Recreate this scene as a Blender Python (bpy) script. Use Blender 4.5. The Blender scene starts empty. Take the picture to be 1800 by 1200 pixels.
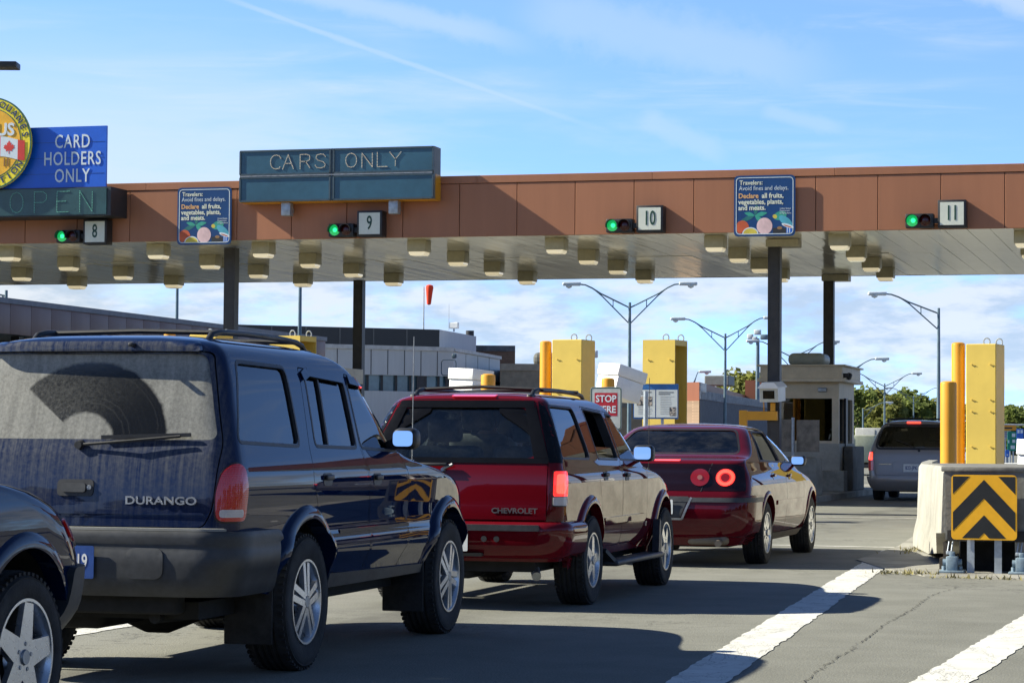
import bpy, bmesh, math, random
import numpy as np
from mathutils import Vector, Matrix
R = math.radians
random.seed(7)
sc = bpy.context.scene
COL = sc.collection

# ---------------------------------------------------------------- camera
# world: X right across the lanes, Y along the lanes, Z up, metres; the camera stands above (0, 0)
F_PX, HC, YAW, PITCH, ROLL = 4371.9, 1.254, R(15.629), R(2.276), R(0.435)
cd = bpy.data.cameras.new('camera'); cam = bpy.data.objects.new('camera', cd); COL.objects.link(cam)
cd.sensor_width = 36.0; cd.lens = F_PX / 1800 * 36; cd.clip_start = 0.1; cd.clip_end = 6000
_f = Vector((-math.sin(YAW)*math.cos(PITCH), math.cos(YAW)*math.cos(PITCH), math.sin(PITCH)))
_r = Vector((math.cos(YAW), math.sin(YAW), 0)); _u = _r.cross(_f)
_r2 = _r*math.cos(ROLL) + _u*math.sin(ROLL); _u2 = -_r*math.sin(ROLL) + _u*math.cos(ROLL)
cam.matrix_world = Matrix(((_r2.x, _u2.x, -_f.x, 0), (_r2.y, _u2.y, -_f.y, 0), (_r2.z, _u2.z, -_f.z, HC), (0, 0, 0, 1)))
sc.camera = cam

def survey(x, y, dist):
    """far things: bearing read off the photograph, set at a real distance"""
    v = _f*F_PX + _r2*(x-900) + _u2*(600-y)
    return Vector((0, 0, HC)) + v*(dist/F_PX)

# ---------------------------------------------------------------- light
SUN_EL, SUN_B = R(34), R(9.5)          # elevation; how far the sun stands behind the canopy front
to_sun = Vector((-math.cos(SUN_EL)*math.cos(SUN_B), -math.cos(SUN_EL)*math.sin(SUN_B), math.sin(SUN_EL)))
sl = bpy.data.lights.new('sun', 'SUN'); so = bpy.data.objects.new('sun', sl); COL.objects.link(so)
sl.energy = 5.0; sl.angle = R(0.53); sl.color = (1.0, 0.955, 0.80)
so.rotation_euler = to_sun.to_track_quat('Z', 'Y').to_euler(); so.location = (-40, -20, 40)
sc.view_settings.view_transform = 'Standard'; sc.view_settings.look = 'None'
sc.view_settings.exposure = 1.12; sc.view_settings.gamma = 1.0
sc.cycles.max_bounces = 8; sc.cycles.transparent_max_bounces = 16; sc.cycles.glossy_bounces = 4
sc.cycles.caustics_reflective = False; sc.cycles.caustics_refractive = False

# ---------------------------------------------------------------- node helpers
class NT:
    def __init__(s, tree): s.t = tree
    def n(s, kind, **kw):
        nd = s.t.nodes.new(kind)
        for k, v in kw.items():
            if k.startswith('i_'): nd.inputs[k[2:].replace('_', ' ')].default_value = v
            else: setattr(nd, k, v)
        return nd
    def l(s, a, b): s.t.links.new(a, b)
    def val(s, x, sock):
        if hasattr(x, 'is_linked') or hasattr(x, 'links'): s.l(x, sock)
        else: sock.default_value = x
    def m(s, op, a, b=None, c=None, clamp=False):
        nd = s.t.nodes.new('ShaderNodeMath'); nd.operation = op; nd.use_clamp = clamp
        for i, x in enumerate((a, b, c)):
            if x is not None: s.val(x, nd.inputs[i])
        return nd.outputs[0]
    def step(s, x, a, b):
        nd = s.t.nodes.new('ShaderNodeMapRange'); nd.interpolation_type = 'SMOOTHSTEP'
        s.val(x, nd.inputs[0]); nd.inputs[1].default_value = a; nd.inputs[2].default_value = b
        return nd.outputs[0]
    def mix(s, f, a, b):
        nd = s.t.nodes.new('ShaderNodeMix'); nd.data_type = 'RGBA'
        s.val(f, nd.inputs[0])
        for x, k in ((a, 6), (b, 7)):
            if isinstance(x, tuple): nd.inputs[k].default_value = (*x[:3], 1)
            else: s.l(x, nd.inputs[k])
        return nd.outputs[2]
    def noise(s, vec, scale, detail=4, rough=0.55, dist=0.0):
        nd = s.t.nodes.new('ShaderNodeTexNoise')
        nd.inputs['Scale'].default_value = scale; nd.inputs['Detail'].default_value = detail
        nd.inputs['Roughness'].default_value = rough; nd.inputs['Distortion'].default_value = dist
        if vec is not None: s.l(vec, nd.inputs['Vector'])
        return nd.outputs[0]
    def scaled(s, vec, sx, sy, sz, rot=0.0):
        nd = s.t.nodes.new('ShaderNodeMapping'); s.l(vec, nd.inputs[0])
        nd.inputs['Scale'].default_value = (sx, sy, sz); nd.inputs['Rotation'].default_value = (0, 0, rot)
        return nd.outputs[0]

# ---------------------------------------------------------------- sky
w = bpy.data.worlds.new('World'); sc.world = w; w.use_nodes = True
wt = NT(w.node_tree); w.node_tree.nodes.clear()
tc = wt.n('ShaderNodeTexCoord'); sep = wt.n('ShaderNodeSeparateXYZ'); wt.l(tc.outputs['Generated'], sep.inputs[0])
az = wt.m('ADD', wt.m('ARCTAN2', sep.outputs[0], sep.outputs[1]), YAW)      # bearing and elevation on the sky dome
el = wt.m('ARCSINE', sep.outputs[2])
DEG = 57.2958
azd = wt.m('MULTIPLY', az, DEG); eld = wt.m('MULTIPLY', el, DEG)
cmb = wt.n('ShaderNodeCombineXYZ'); wt.l(sep.outputs[0], cmb.inputs[0]); wt.l(sep.outputs[1], cmb.inputs[1])
wt.l(wt.m('ADD', wt.m('MULTIPLY', wt.m('MAXIMUM', sep.outputs[2], 0.0), 2.6), 0.10), cmb.inputs[2])
nrm = wt.n('ShaderNodeVectorMath', operation='NORMALIZE'); wt.l(cmb.outputs[0], nrm.inputs[0])
sky = wt.n('ShaderNodeTexSky'); sky.sky_type = 'NISHITA'; sky.sun_disc = False
sky.sun_elevation = SUN_EL; sky.sun_rotation = math.atan2(to_sun.x, to_sun.y)
sky.air_density = 1.0; sky.dust_density = 0.2; sky.ozone_density = 3.0
wt.l(nrm.outputs[0], sky.inputs['Vector'])
dome = wt.n('ShaderNodeCombineXYZ'); wt.l(azd, dome.inputs[0]); wt.l(eld, dome.inputs[1])
D = dome.outputs[0]
# low heaped clouds near the horizon
c1 = wt.noise(wt.scaled(D, .22, .62, 1), 1.0, 7, .56, .2)
c2 = wt.noise(wt.scaled(D, .32, .85, 1), 3.1, 5, .6)
low = wt.m('MULTIPLY', wt.step(wt.m('ADD', c1, wt.m('MULTIPLY', wt.m('SUBTRACT', c2, .5), .3)), .29, .54), wt.step(eld, 5.0, 3.4))
shade = wt.noise(wt.scaled(D, .30, 1.0, 1), 1.2, 6, .6)
# high thin streaks, drawn out down to the right
st = wt.noise(wt.scaled(D, .16, 1.5, 1, R(13)), 1.0, 6, .6, .5)
st2 = wt.noise(wt.scaled(D, .07, .30, 1, R(14)), 1.6, 3, .5)
high = wt.m('MULTIPLY', wt.m('MULTIPLY', wt.m('MULTIPLY', wt.step(st, .42, .85), wt.step(st2, .36, .70)), wt.step(eld, 1.5, 5.0)), wt.step(eld, 32, 14))
veil = wt.m('MULTIPLY', wt.step(wt.m('ADD', wt.noise(wt.scaled(D, .12, .5, 1, R(10)), 1.0, 5, .6), wt.m('MULTIPLY', azd, -.026)), .40, .80), wt.step(eld, 10.5, 5.5))
# a fading aircraft trail: line in bearing / elevation
def trail(az0, el0, az1, el1, width, amp):
    dx, dy = az1-az0, el1-el0; L = math.hypot(dx, dy)
    t = wt.m('DIVIDE', wt.m('ADD', wt.m('MULTIPLY', wt.m('SUBTRACT', azd, az0), dx/L), wt.m('MULTIPLY', wt.m('SUBTRACT', eld, el0), dy/L)), L)
    d = wt.m('ABSOLUTE', wt.m('ADD', wt.m('MULTIPLY', wt.m('SUBTRACT', azd, az0), -dy/L), wt.m('MULTIPLY', wt.m('SUBTRACT', eld, el0), dx/L)))
    wob = wt.m('ADD', wt.m('MULTIPLY', wt.noise(D, 1.4, 5, .65), width*1.7), width*.15)
    core = wt.m('SUBTRACT', 1.0, wt.step(wt.m('DIVIDE', d, wob), .2, 1.3))
    ends = wt.m('MULTIPLY', wt.step(t, -.05, .15), wt.step(t, 1.04, .7))
    return wt.m('MULTIPLY', wt.m('MULTIPLY', core, ends), amp)
def deg(px, py): return (px-900)/4372*DEG, (774+(px-900)*.0076-py)/4372*DEG
t1 = trail(*deg(360, -5), *deg(1080, 238), .075, .34)
t2 = trail(*deg(430, -30), *deg(960, 88), .30, .40)
t3 = trail(*deg(1330, 196), *deg(1500, 240), .22, .30)
t4 = trail(*deg(1120, 205), *deg(1290, 285), .32, .30)
t5 = trail(*deg(1670, -20), *deg(1850, 50), .35, .55)
t6 = trail(*deg(900, 10), *deg(1500, 150), .75, .30)
hi = high
for t in (t1, t2, t3, t4, t5, t6): hi = wt.m('MAXIMUM', hi, t)
skyc = wt.n('ShaderNodeMix', data_type='RGBA', blend_type='MULTIPLY'); skyc.inputs[0].default_value = 1.0
wt.l(sky.outputs[0], skyc.inputs[6])
glow = wt.m('ADD', wt.m('MULTIPLY', wt.step(eld, 34, 10), 1.45), .62)      # the lower sky is brighter than the zenith
tint = wt.n('ShaderNodeCombineXYZ')
for i_, k_ in enumerate((.86, .96, 1.12)): wt.l(wt.m('MULTIPLY', glow, k_), tint.inputs[i_])
wt.l(tint.outputs[0], skyc.inputs[7])
c_hi = wt.mix(wt.m('MULTIPLY', hi, .85), skyc.outputs[2], (4.7, 5.4, 6.0))
c_ve = wt.mix(wt.m('MULTIPLY', veil, .80), c_hi, (4.5, 5.3, 5.9))
c_low = wt.mix(wt.step(shade, .40, .58), (3.3, 3.9, 4.55), (5.2, 5.4, 5.6))
c_all = wt.mix(wt.m('MULTIPLY', low, .82), c_ve, c_low)
bg = wt.n('ShaderNodeBackground'); bg.inputs[1].default_value = 0.075; wt.l(c_all, bg.inputs[0])
wo = wt.n('ShaderNodeOutputWorld'); wt.l(bg.outputs[0], wo.inputs[0])

# ---------------------------------------------------------------- materials
def newmat(name):
    m = bpy.data.materials.new(name); m.use_nodes = True; m.node_tree.nodes.clear()
    t = NT(m.node_tree); b = t.n('ShaderNodeBsdfPrincipled'); o = t.n('ShaderNodeOutputMaterial'); t.l(b.outputs[0], o.inputs[0])
    return m, t, b
def setb(b, **kw):
    names = dict(base='Base Color', rough='Roughness', metal='Metallic', spec='Specular IOR Level', coat='Coat Weight', coat_r='Coat Roughness', em='Emission Color', es='Emission Strength', trans='Transmission Weight')
    for k, v in kw.items():
        if isinstance(v, tuple): v = (*v[:3], 1)
        b.inputs[names[k]].default_value = v
def coords(t, which='Object'): return t.n('ShaderNodeTexCoord').outputs[which]
def bump(t, b, h, strength, dist):
    nd = t.n('ShaderNodeBump'); nd.inputs['Strength'].default_value = strength; nd.inputs['Distance'].default_value = dist
    t.l(h, nd.inputs['Height']); t.l(nd.outputs[0], b.inputs['Normal'])

def mat(name, base, rough=.6, metal=0., var=.12, scale=3., bmp=0., **kw):
    """plain material with soft grime: colour and gloss vary with noise"""
    m, t, b = newmat(name); setb(b, rough=rough, metal=metal, **kw)
    v = coords(t); n1 = t.noise(v, scale, 5, .6); n2 = t.noise(v, scale*7.3, 4, .6)
    f = t.m('ADD', t.m('MULTIPLY', n1, .7), t.m('MULTIPLY', n2, .3))
    lo = tuple(c*(1-var*1.6) for c in base); hi_ = tuple(min(1, c*(1+var*1.3)) for c in base)
    t.l(t.mix(t.step(f, .3, .7), lo, hi_), b.inputs['Base Color'])
    t.l(t.m('ADD', t.m('MULTIPLY', t.m('SUBTRACT', n2, .5), min(.25, var*1.2)), rough, clamp=True), b.inputs['Roughness'])
    if bmp: bump(t, b, n2, bmp, .01)
    return m

def glass(name, tint, ior=1.5, grime=.0):
    m, t, b = newmat(name); o = [n for n in m.node_tree.nodes if n.type == 'OUTPUT_MATERIAL'][0]
    tr = t.n('ShaderNodeBsdfTransparent'); tr.inputs[0].default_value = (*[c**.5 for c in tint], 1)      # a pane is crossed twice, front and back face
    gl = t.n('ShaderNodeBsdfGlossy'); gl.inputs['Roughness'].default_value = .01; gl.inputs[0].default_value = (.95, .97, 1, 1)
    fr = t.n('ShaderNodeFresnel'); fr.inputs[0].default_value = ior
    mx = t.n('ShaderNodeMixShader'); t.l(fr.outputs[0], mx.inputs[0]); t.l(tr.outputs[0], mx.inputs[1]); t.l(gl.outputs[0], mx.inputs[2])
    out = mx.outputs[0]
    if grime:
        setb(b, base=(.35, .34, .31), rough=.9)
        v = coords(t); g = t.m('MULTIPLY', t.step(t.noise(v, 5, 5, .65), .35, .8), grime)
        m2 = t.n('ShaderNodeMixShader'); t.l(g, m2.inputs[0]); t.l(out, m2.inputs[1]); t.l(b.outputs[0], m2.inputs[2]); out = m2.outputs[0]
    t.l(out, o.inputs[0]); return m

def paint(name, base, metal=.0, rough=.45, coatw=.8, dust=0.0, dustcol=(.225, .222, .20)):
    m, t, b = newmat(name); setb(b, metal=metal, coat=1.0, coat_r=.012, rough=rough, spec=.0); b.inputs['Coat IOR'].default_value = 1.42
    v = coords(t)
    fl = t.noise(v, 900, 1, .5)
    base_c = t.mix(fl, tuple(c*.8 for c in base), tuple(c*1.25 for c in base))
    s = t.n('ShaderNodeSeparateXYZ'); t.l(v, s.inputs[0])
    # road film: heavier low on the panels
    film = t.m('MULTIPLY', t.step(s.outputs[2], .95, .35), t.step(t.noise(v, 6, 5, .65), .38, .8))
    film = t.m('MULTIPLY', film, .02)
    if dust:
        nn = t.n('ShaderNodeSeparateXYZ'); t.l(coords(t, 'Normal'), nn.inputs[0])
        back = t.step(nn.outputs[1], -.25, -.75)
        runs = t.noise(t.scaled(v, 44, 1, 1.3), 1.0, 6, .7)
        spot = t.noise(v, 42, 4, .7)
        d = t.m('MULTIPLY', t.m('ADD', t.m('MULTIPLY', t.step(runs, .3, .72), .62), t.m('MULTIPLY', t.step(spot, .3, .75), .38)), back)
        d = t.m('MULTIPLY', d, t.m('ADD', t.m('MULTIPLY', t.step(s.outputs[2], .80, 1.20), .60), .22))
        film = t.m('MAXIMUM', film, t.m('MULTIPLY', d, dust))
    t.l(t.mix(film, base_c, dustcol), b.inputs['Base Color'])
    t.l(t.m('MULTIPLY', t.m('SUBTRACT', 1.0, film, clamp=True), coatw), b.inputs['Coat Weight'])
    t.l(t.m('ADD', t.m('MULTIPLY', film, .6), rough, clamp=True), b.inputs['Roughness'])
    t.l(t.m('MULTIPLY', t.m('SUBTRACT', 1.0, film), metal), b.inputs['Metallic'])
    # very slight orange peel
    bump(t, b, t.noise(v, 2.0, 2, .5), .012, .01)
    return m

def worn_paint(name, base, rough=.45):
    """painted steel: faded patches, scuffs and small rusty chips, rust creeping up from the foot"""
    m, t, b = newmat(name); v = coords(t); s = t.n('ShaderNodeSeparateXYZ'); t.l(v, s.inputs[0])
    fade = t.noise(v, .9, 4, .6); chip = t.noise(v, 17, 4, .62); run = t.noise(t.scaled(v, 9, 9, .5), 1., 4, .6)
    c = t.mix(t.step(fade, .3, .7), tuple(k*.90 for k in base), tuple(min(1, k*1.07) for k in base))
    c = t.mix(t.m('MULTIPLY', t.step(run, .56, .78), .30), c, tuple(k*.62 for k in base))
    low = t.m('MULTIPLY', t.step(s.outputs[2], 1.4, .1), .05)
    c = t.mix(t.step(t.m('ADD', chip, low), .70, .73), c, (.16, .075, .03))
    t.l(c, b.inputs['Base Color']); setb(b, rough=rough, spec=.4); bump(t, b, fade, .05, .02); return m

def emit(name, base, em, s, rough=.2):
    m, t, b = newmat(name); setb(b, base=base, em=em, es=s, rough=rough, coat=.8); return m

# ---------------------------------------------------------------- object helpers
def link(name, me, mat=None, parent=None):
    o = bpy.data.objects.new(name, me); COL.objects.link(o)
    if mat is not None:
        me.materials.clear()
        for x in (mat if isinstance(mat, (list, tuple)) else [mat]): me.materials.append(x)
    if parent is not None: o.parent = parent
    return o
def tag(o, label=None, cat=None, group=None, kind=None):
    for k, v in (('label', label), ('category', cat), ('group', group), ('kind', kind)):
        if v: o[k] = v
    return o
def thing(name, label, cat, loc=(0, 0, 0), rz=0., group=None):
    o = bpy.data.objects.new(name, None); COL.objects.link(o); o.location = loc; o.rotation_euler = (0, 0, rz); o.empty_display_size = .2
    return tag(o, label, cat, group)
def copy_tree(o, parent=None):
    c = o.copy(); COL.objects.link(c)
    if parent is not None: c.parent = parent
    for ch in o.children: copy_tree(ch, c)
    return c
def smooth(me, ang=35):
    me.polygons.foreach_set('use_smooth', [True]*len(me.polygons)); me.set_sharp_from_angle(angle=R(ang)); me.update()

class MB:
    """collects shapes into one mesh"""
    def __init__(s): s.v = []; s.f = []; s.mi = []; s.cur = 0
    def add(s, vs, fs):
        o = len(s.v); s.v += [tuple(p) for p in vs]; s.f += [tuple(i+o for i in f) for f in fs]; s.mi += [s.cur]*len(fs); return s
    def box(s, a, b, M=None):
        x0, y0, z0 = (min(p, q) for p, q in zip(a, b)); x1, y1, z1 = (max(p, q) for p, q in zip(a, b))
        vs = [Vector(p) for p in ((x0,y0,z0),(x1,y0,z0),(x1,y1,z0),(x0,y1,z0),(x0,y0,z1),(x1,y0,z1),(x1,y1,z1),(x0,y1,z1))]
        if M is not None: vs = [M @ p for p in vs]
        return s.add(vs, [(3,2,1,0),(4,5,6,7),(0,1,5,4),(1,2,6,5),(2,3,7,6),(3,0,4,7)])
    def rbox(s, a, b, r, seg=3, M=None):
        bm = bmesh.new(); bmesh.ops.create_cube(bm, size=1)
        for q in bm.verts: q.co = Vector([(min(a[i], b[i])+max(a[i], b[i]))/2 + q.co[i]*abs(b[i]-a[i]) for i in range(3)])
        bmesh.ops.bevel(bm, geom=list(bm.edges), offset=r, segments=seg, profile=.5, affect='EDGES')
        if M is not None: bmesh.ops.transform(bm, matrix=M, verts=bm.verts)
        return s.bm(bm)
    def bm(s, bm):
        bm.verts.index_update()
        s.add([v.co.copy() for v in bm.verts], [tuple(v.index for v in f.verts) for f in bm.faces]); bm.free(); return s
    def cyl(s, p0, p1, r0, r1=None, n=16, caps=True):
        r1 = r0 if r1 is None else r1; p0 = Vector(p0); p1 = Vector(p1); d = (p1-p0).normalized()
        a = d.orthogonal().normalized(); b = d.cross(a)
        vs = [p + (a*math.cos(2*math.pi*i/n) + b*math.sin(2*math.pi*i/n))*r for p, r in ((p0, r0), (p1, r1)) for i in range(n)]
        fs = [(i, (i+1) % n, n+(i+1) % n, n+i) for i in range(n)]
        if caps: fs += [tuple(range(n-1, -1, -1)), tuple(range(n, 2*n))]
        return s.add(vs, fs)
    def tube(s, pts, r, n=8, closed=False):
        pts = [Vector(p) for p in pts]; m = len(pts); vs = []; prev = None
        for i, p in enumerate(pts):
            if closed: d = (pts[(i+1) % m]-pts[i-1]).normalized()
            else: d = (pts[min(i+1, m-1)]-pts[max(i-1, 0)]).normalized()
            a = d.orthogonal().normalized() if prev is None else (prev-d*prev.dot(d)).normalized()
            prev = a; b = d.cross(a); rr = r[i] if isinstance(r, (list, tuple)) else r
            vs += [p+(a*math.cos(2*math.pi*k/n)+b*math.sin(2*math.pi*k/n))*rr for k in range(n)]
        fs = [(i*n+k, i*n+(k+1) % n, ((i+1) % m)*n+(k+1) % n, ((i+1) % m)*n+k) for i in range(m if closed else m-1) for k in range(n)]
        if not closed: fs += [tuple(range(n-1, -1, -1)), tuple(range((m-1)*n, m*n))]
        return s.add(vs, fs)
    def lathe(s, prof, axis='Z', n=32, M=None, close=False):
        """prof: (radius, height) pairs turned about the axis"""
        vs = []
        for r, h in prof:
            for k in range(n):
                c, q = math.cos(2*math.pi*k/n)*r, math.sin(2*math.pi*k/n)*r
                vs.append({'Z': Vector((c, q, h)), 'X': Vector((h, c, q)), 'Y': Vector((q, h, c))}[axis])
        if M is not None: vs = [M @ p for p in vs]
        m = len(prof)
        fs = [(i*n+k, i*n+(k+1) % n, ((i+1) % m)*n+(k+1) % n, ((i+1) % m)*n+k) for i in range(m if close else m-1) for k in range(n)]
        if not close: fs += [tuple(range(n-1, -1, -1)), tuple(range((m-1)*n, m*n))]
        return s.add(vs, fs)
    def prism(s, poly, z0, z1, M=None):
        """poly in x,y pushed up from z0 to z1"""
        n = len(poly); vs = [Vector((x, y, z)) for z in (z0, z1) for x, y in poly]
        if M is not None: vs = [M @ p for p in vs]
        return s.add(vs, [tuple(range(n-1, -1, -1)), tuple(range(n, 2*n))] + [(i, (i+1) % n, n+(i+1) % n, n+i) for i in range(n)])
    def bar(s, p0, p1, w0, w1, t0, t1, up):
        """tapered bar: widths across, thickness along up"""
        p0 = Vector(p0); p1 = Vector(p1); d = (p1-p0).normalized(); up = Vector(up); a = d.cross(up).normalized(); up = a.cross(d).normalized()
        vs = [p + a*sx*w/2 + up*sz*t/2 for p, w, t in ((p0, w0, t0), (p1, w1, t1)) for sx, sz in ((-1,-1),(1,-1),(1,1),(-1,1))]
        return s.add(vs, [(0,1,2,3),(7,6,5,4),(0,4,5,1),(1,5,6,2),(2,6,7,3),(3,7,4,0)])
    def mesh(s, name, sm=None):
        me = bpy.data.meshes.new(name); me.from_pydata(s.v, [], s.f)
        bm = bmesh.new(); bm.from_mesh(me); bmesh.ops.recalc_face_normals(bm, faces=bm.faces); bm.to_mesh(me); bm.free()
        me.polygons.foreach_set('material_index', s.mi)
        if sm: smooth(me, sm)
        return me
    def build(s, name, mat, parent=None, sm=None): return link(name, s.mesh(name, sm), mat, parent)
    def each(s, name, mat, parent=None, sm=None, key=lambda p: (p[0] > 0)):
        """one object for each group of faces with the same key (left and right by default)"""
        groups = {}
        for f in s.f:
            c = [sum(s.v[i][k] for i in f)/len(f) for k in range(3)]; groups.setdefault(key(c), []).append(f)
        out = []
        for k in sorted(groups, reverse=True):
            q = MB(); ids = {}
            for f in groups[k]:
                for i in f:
                    if i not in ids: ids[i] = len(q.v); q.v.append(s.v[i])
                q.f.append(tuple(ids[i] for i in f)); q.mi.append(0)
            out.append(q.build(name, mat, parent, sm))
        return out

ROT_FRONT = Matrix.Rotation(R(90), 4, 'X')           # flat x,y drawing -> upright, facing -Y
def at_front(x, y, z): return Matrix.Translation((x, y, z)) @ ROT_FRONT
DG = None
def text_mesh(s, size, ext=.004, bold=0., sx=1., align='CENTER', spacing=1., line=1.):
    cu = bpy.data.curves.new('t', 'FONT'); cu.body = s; cu.size = size; cu.extrude = ext; cu.offset = bold*size; cu.align_x = align; cu.align_y = 'CENTER'
    cu.space_character = spacing; cu.space_line = line; cu.resolution_u = 3
    o = bpy.data.objects.new('t', cu); COL.objects.link(o)
    dg = bpy.context.evaluated_depsgraph_get(); me = bpy.data.meshes.new_from_object(o.evaluated_get(dg)); bpy.data.objects.remove(o); bpy.data.curves.remove(cu)
    if sx != 1.: me.transform(Matrix.Diagonal((sx, 1, 1, 1)))
    return me
def text(name, s, size, m, parent, M, **kw):
    me = text_mesh(s, size, **kw); me.transform(M); return link(name, me, m, parent)
def rpoly(pts, r, seg=4):
    """polygon with rounded corners; r a number or one per corner"""
    out = []; n = len(pts)
    for i, p in enumerate(pts):
        p = Vector((p[0], p[1])); a = Vector(pts[i-1][:2]); b = Vector(pts[(i+1) % n][:2])
        rr = r[i] if isinstance(r, (list, tuple)) else r
        d0 = (a-p); d1 = (b-p); rr = min(rr, d0.length*.49, d1.length*.49)
        if rr < 1e-5: out.append((p.x, p.y)); continue
        q0 = p+d0.normalized()*rr; q1 = p+d1.normalized()*rr
        for k in range(seg+1):
            t = k/seg; q = q0*(1-t)**2 + p*2*t*(1-t) + q1*t*t; out.append((q.x, q.y))
    return out
def rrect(x0, y0, x1, y1, r, seg=4): return rpoly([(x0, y0), (x1, y0), (x1, y1), (x0, y1)], r, seg)
# ================================================================ vehicles: shared tools
def pchip(xs, ys, x):
    xs = np.asarray(xs, float); ys = np.asarray(ys, float)
    h = np.diff(xs); d = np.diff(ys)/h; m = np.zeros_like(ys)
    for i in range(1, len(xs)-1):
        if d[i-1]*d[i] > 0:
            w1 = 2*h[i]+h[i-1]; w2 = h[i]+2*h[i-1]; m[i] = (w1+w2)/(w1/d[i-1]+w2/d[i])
    m[0] = d[0]; m[-1] = d[-1]
    x = min(max(x, xs[0]), xs[-1]); i = min(max(int(np.searchsorted(xs, x))-1, 0), len(xs)-2)
    t = (x-xs[i])/h[i]
    return float((2*t**3-3*t*t+1)*ys[i] + (t**3-2*t*t+t)*h[i]*m[i] + (-2*t**3+3*t*t)*ys[i+1] + (t**3-t*t)*h[i]*m[i+1])

class Body:
    """a car body as stacked plan outlines; rows: z, rear y, front y, half width, rear corner (rx, ry), rear bow, front corner (rx, ry), front bow"""
    NR, NC, NS = 10, 10, 40
    def __init__(s, rows, tf=.06, tr=.02):
        s.rows = np.array(rows, float); s.tf = tf; s.tr = tr; s.cache = {}
        s.ymid = (s.rows[:, 1].min()+s.rows[:, 2].max())/2; s.hl = (s.rows[:, 2].max()-s.rows[:, 1].min())/2
    def prm(s, z): return [pchip(s.rows[:, 0], s.rows[:, k], z) for k in range(1, 10)]
    def outline(s, p):
        yr, yf, w, rxr, ryr, br, rxf, ryf, bf = p
        rxr = min(rxr, w*.95); rxf = min(rxf, w*.95)
        L = yf-yr; ryr = min(ryr, L*.4); ryf = min(ryf, L*.4)
        xs, ys = [], []
        for i in range(s.NR):
            x = (w-rxr)*i/s.NR; xs.append(x); ys.append(yr + br*(x/w)**2)
        y0 = yr+br*((w-rxr)/w)**2
        for i in range(s.NC):
            a = math.pi/2*i/s.NC; xs.append(w-rxr+rxr*math.sin(a)); ys.append(y0+ryr*(1-math.cos(a)))
        ya = y0+ryr; y1 = yf-bf*((w-rxf)/w)**2; yb = y1-ryf
        for i in range(s.NS): xs.append(w); ys.append(ya+(yb-ya)*i/s.NS)
        for i in range(s.NC):
            a = math.pi/2*i/s.NC; xs.append(w-rxf+rxf*math.cos(a)); ys.append(y1-ryf*(1-math.sin(a)))
        for i in range(s.NR+1):
            x = (w-rxf)*(1-i/s.NR); xs.append(x); ys.append(yf-bf*(x/w)**2)
        xs = np.array(xs); ys = np.array(ys)
        t = np.clip((ys-s.ymid)/s.hl, -1, 1)
        xs = xs*(1 - s.tf*np.clip(t, 0, 1)**3 - s.tr*np.clip(-t, 0, 1)**3)
        return xs, ys
    def half(s, z):
        k = round(z, 4)
        if k not in s.cache: s.cache[k] = s.outline(s.prm(z))
        return s.cache[k]
    def loft(s, zs, fn=None):
        mb = MB(); rings = []
        for z in zs:
            x, y = s.outline(fn(z)) if fn else s.half(z)
            n = len(x); ring = [(x[i], y[i], z) for i in range(n)] + [(-x[i], y[i], z) for i in range(n-2, 0, -1)]
            rings.append(ring)
        n = len(rings[0]); vs = [p for r in rings for p in r]
        fs = [(i*n+k, i*n+(k+1) % n, (i+1)*n+(k+1) % n, (i+1)*n+k) for i in range(len(rings)-1) for k in range(n)]
        m = len(rings)-1
        for base, rev in ((0, True), (m*n, False)):
            c = len(vs); ys = [rings[0 if rev else m][k][1] for k in range(n)]
            vs.append((0, (min(ys)+max(ys))/2, zs[0 if rev else m]))
            fs += [((base+(k+1) % n, base+k, c) if rev else (base+k, base+(k+1) % n, c)) for k in range(n)]
        return mb.add(vs, fs)
    # charts: flat drawing -> body surface; d pushes outwards
    def side(s, y, z, d=0.):
        xs, ys = s.half(z); return (float(np.interp(y, ys, xs))+d, y, z)
    def rear(s, x, z, d=0.):
        xs, ys = s.half(z); n = s.NR+s.NC+1; return (x, float(np.interp(abs(x), xs[:n], ys[:n]))-d, z)
    def front(s, x, z, d=0.):
        xs, ys = s.half(z); n = s.NR+s.NC+1; return (x, float(np.interp(abs(x), xs[-n:][::-1], ys[-n:][::-1]))+d, z)
    def arc(s, a, z, d=0.):
        xs, ys = s.half(z); L = np.concatenate([[0], np.cumsum(np.hypot(np.diff(xs), np.diff(ys)))])
        q = abs(a); x = float(np.interp(q, L, xs)); y = float(np.interp(q, L, ys))
        x2 = float(np.interp(q+.02, L, xs)); y2 = float(np.interp(q+.02, L, ys)); x1 = float(np.interp(max(q-.02, 0), L, xs)); y1 = float(np.interp(max(q-.02, 0), L, ys))
        tx, ty = x2-x1, y2-y1; l = math.hypot(tx, ty) or 1
        x += d*ty/l; y += -d*tx/l
        return (x if a >= 0 else -x, y, z)
    def farc(s, a, z, d=0.):
        """as arc, measured from the middle of the nose"""
        xs, ys = s.half(z); xs = xs[::-1]; ys = ys[::-1]; L = np.concatenate([[0], np.cumsum(np.hypot(np.diff(xs), np.diff(ys)))])
        q = abs(a); x = float(np.interp(q, L, xs)); y = float(np.interp(q, L, ys))
        x2 = float(np.interp(q+.02, L, xs)); y2 = float(np.interp(q+.02, L, ys)); x1 = float(np.interp(max(q-.02, 0), L, xs)); y1 = float(np.interp(max(q-.02, 0), L, ys))
        tx, ty = x2-x1, y2-y1; l = math.hypot(tx, ty) or 1
        x += -d*ty/l; y += d*tx/l
        return (x if a >= 0 else -x, y, z)

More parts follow.
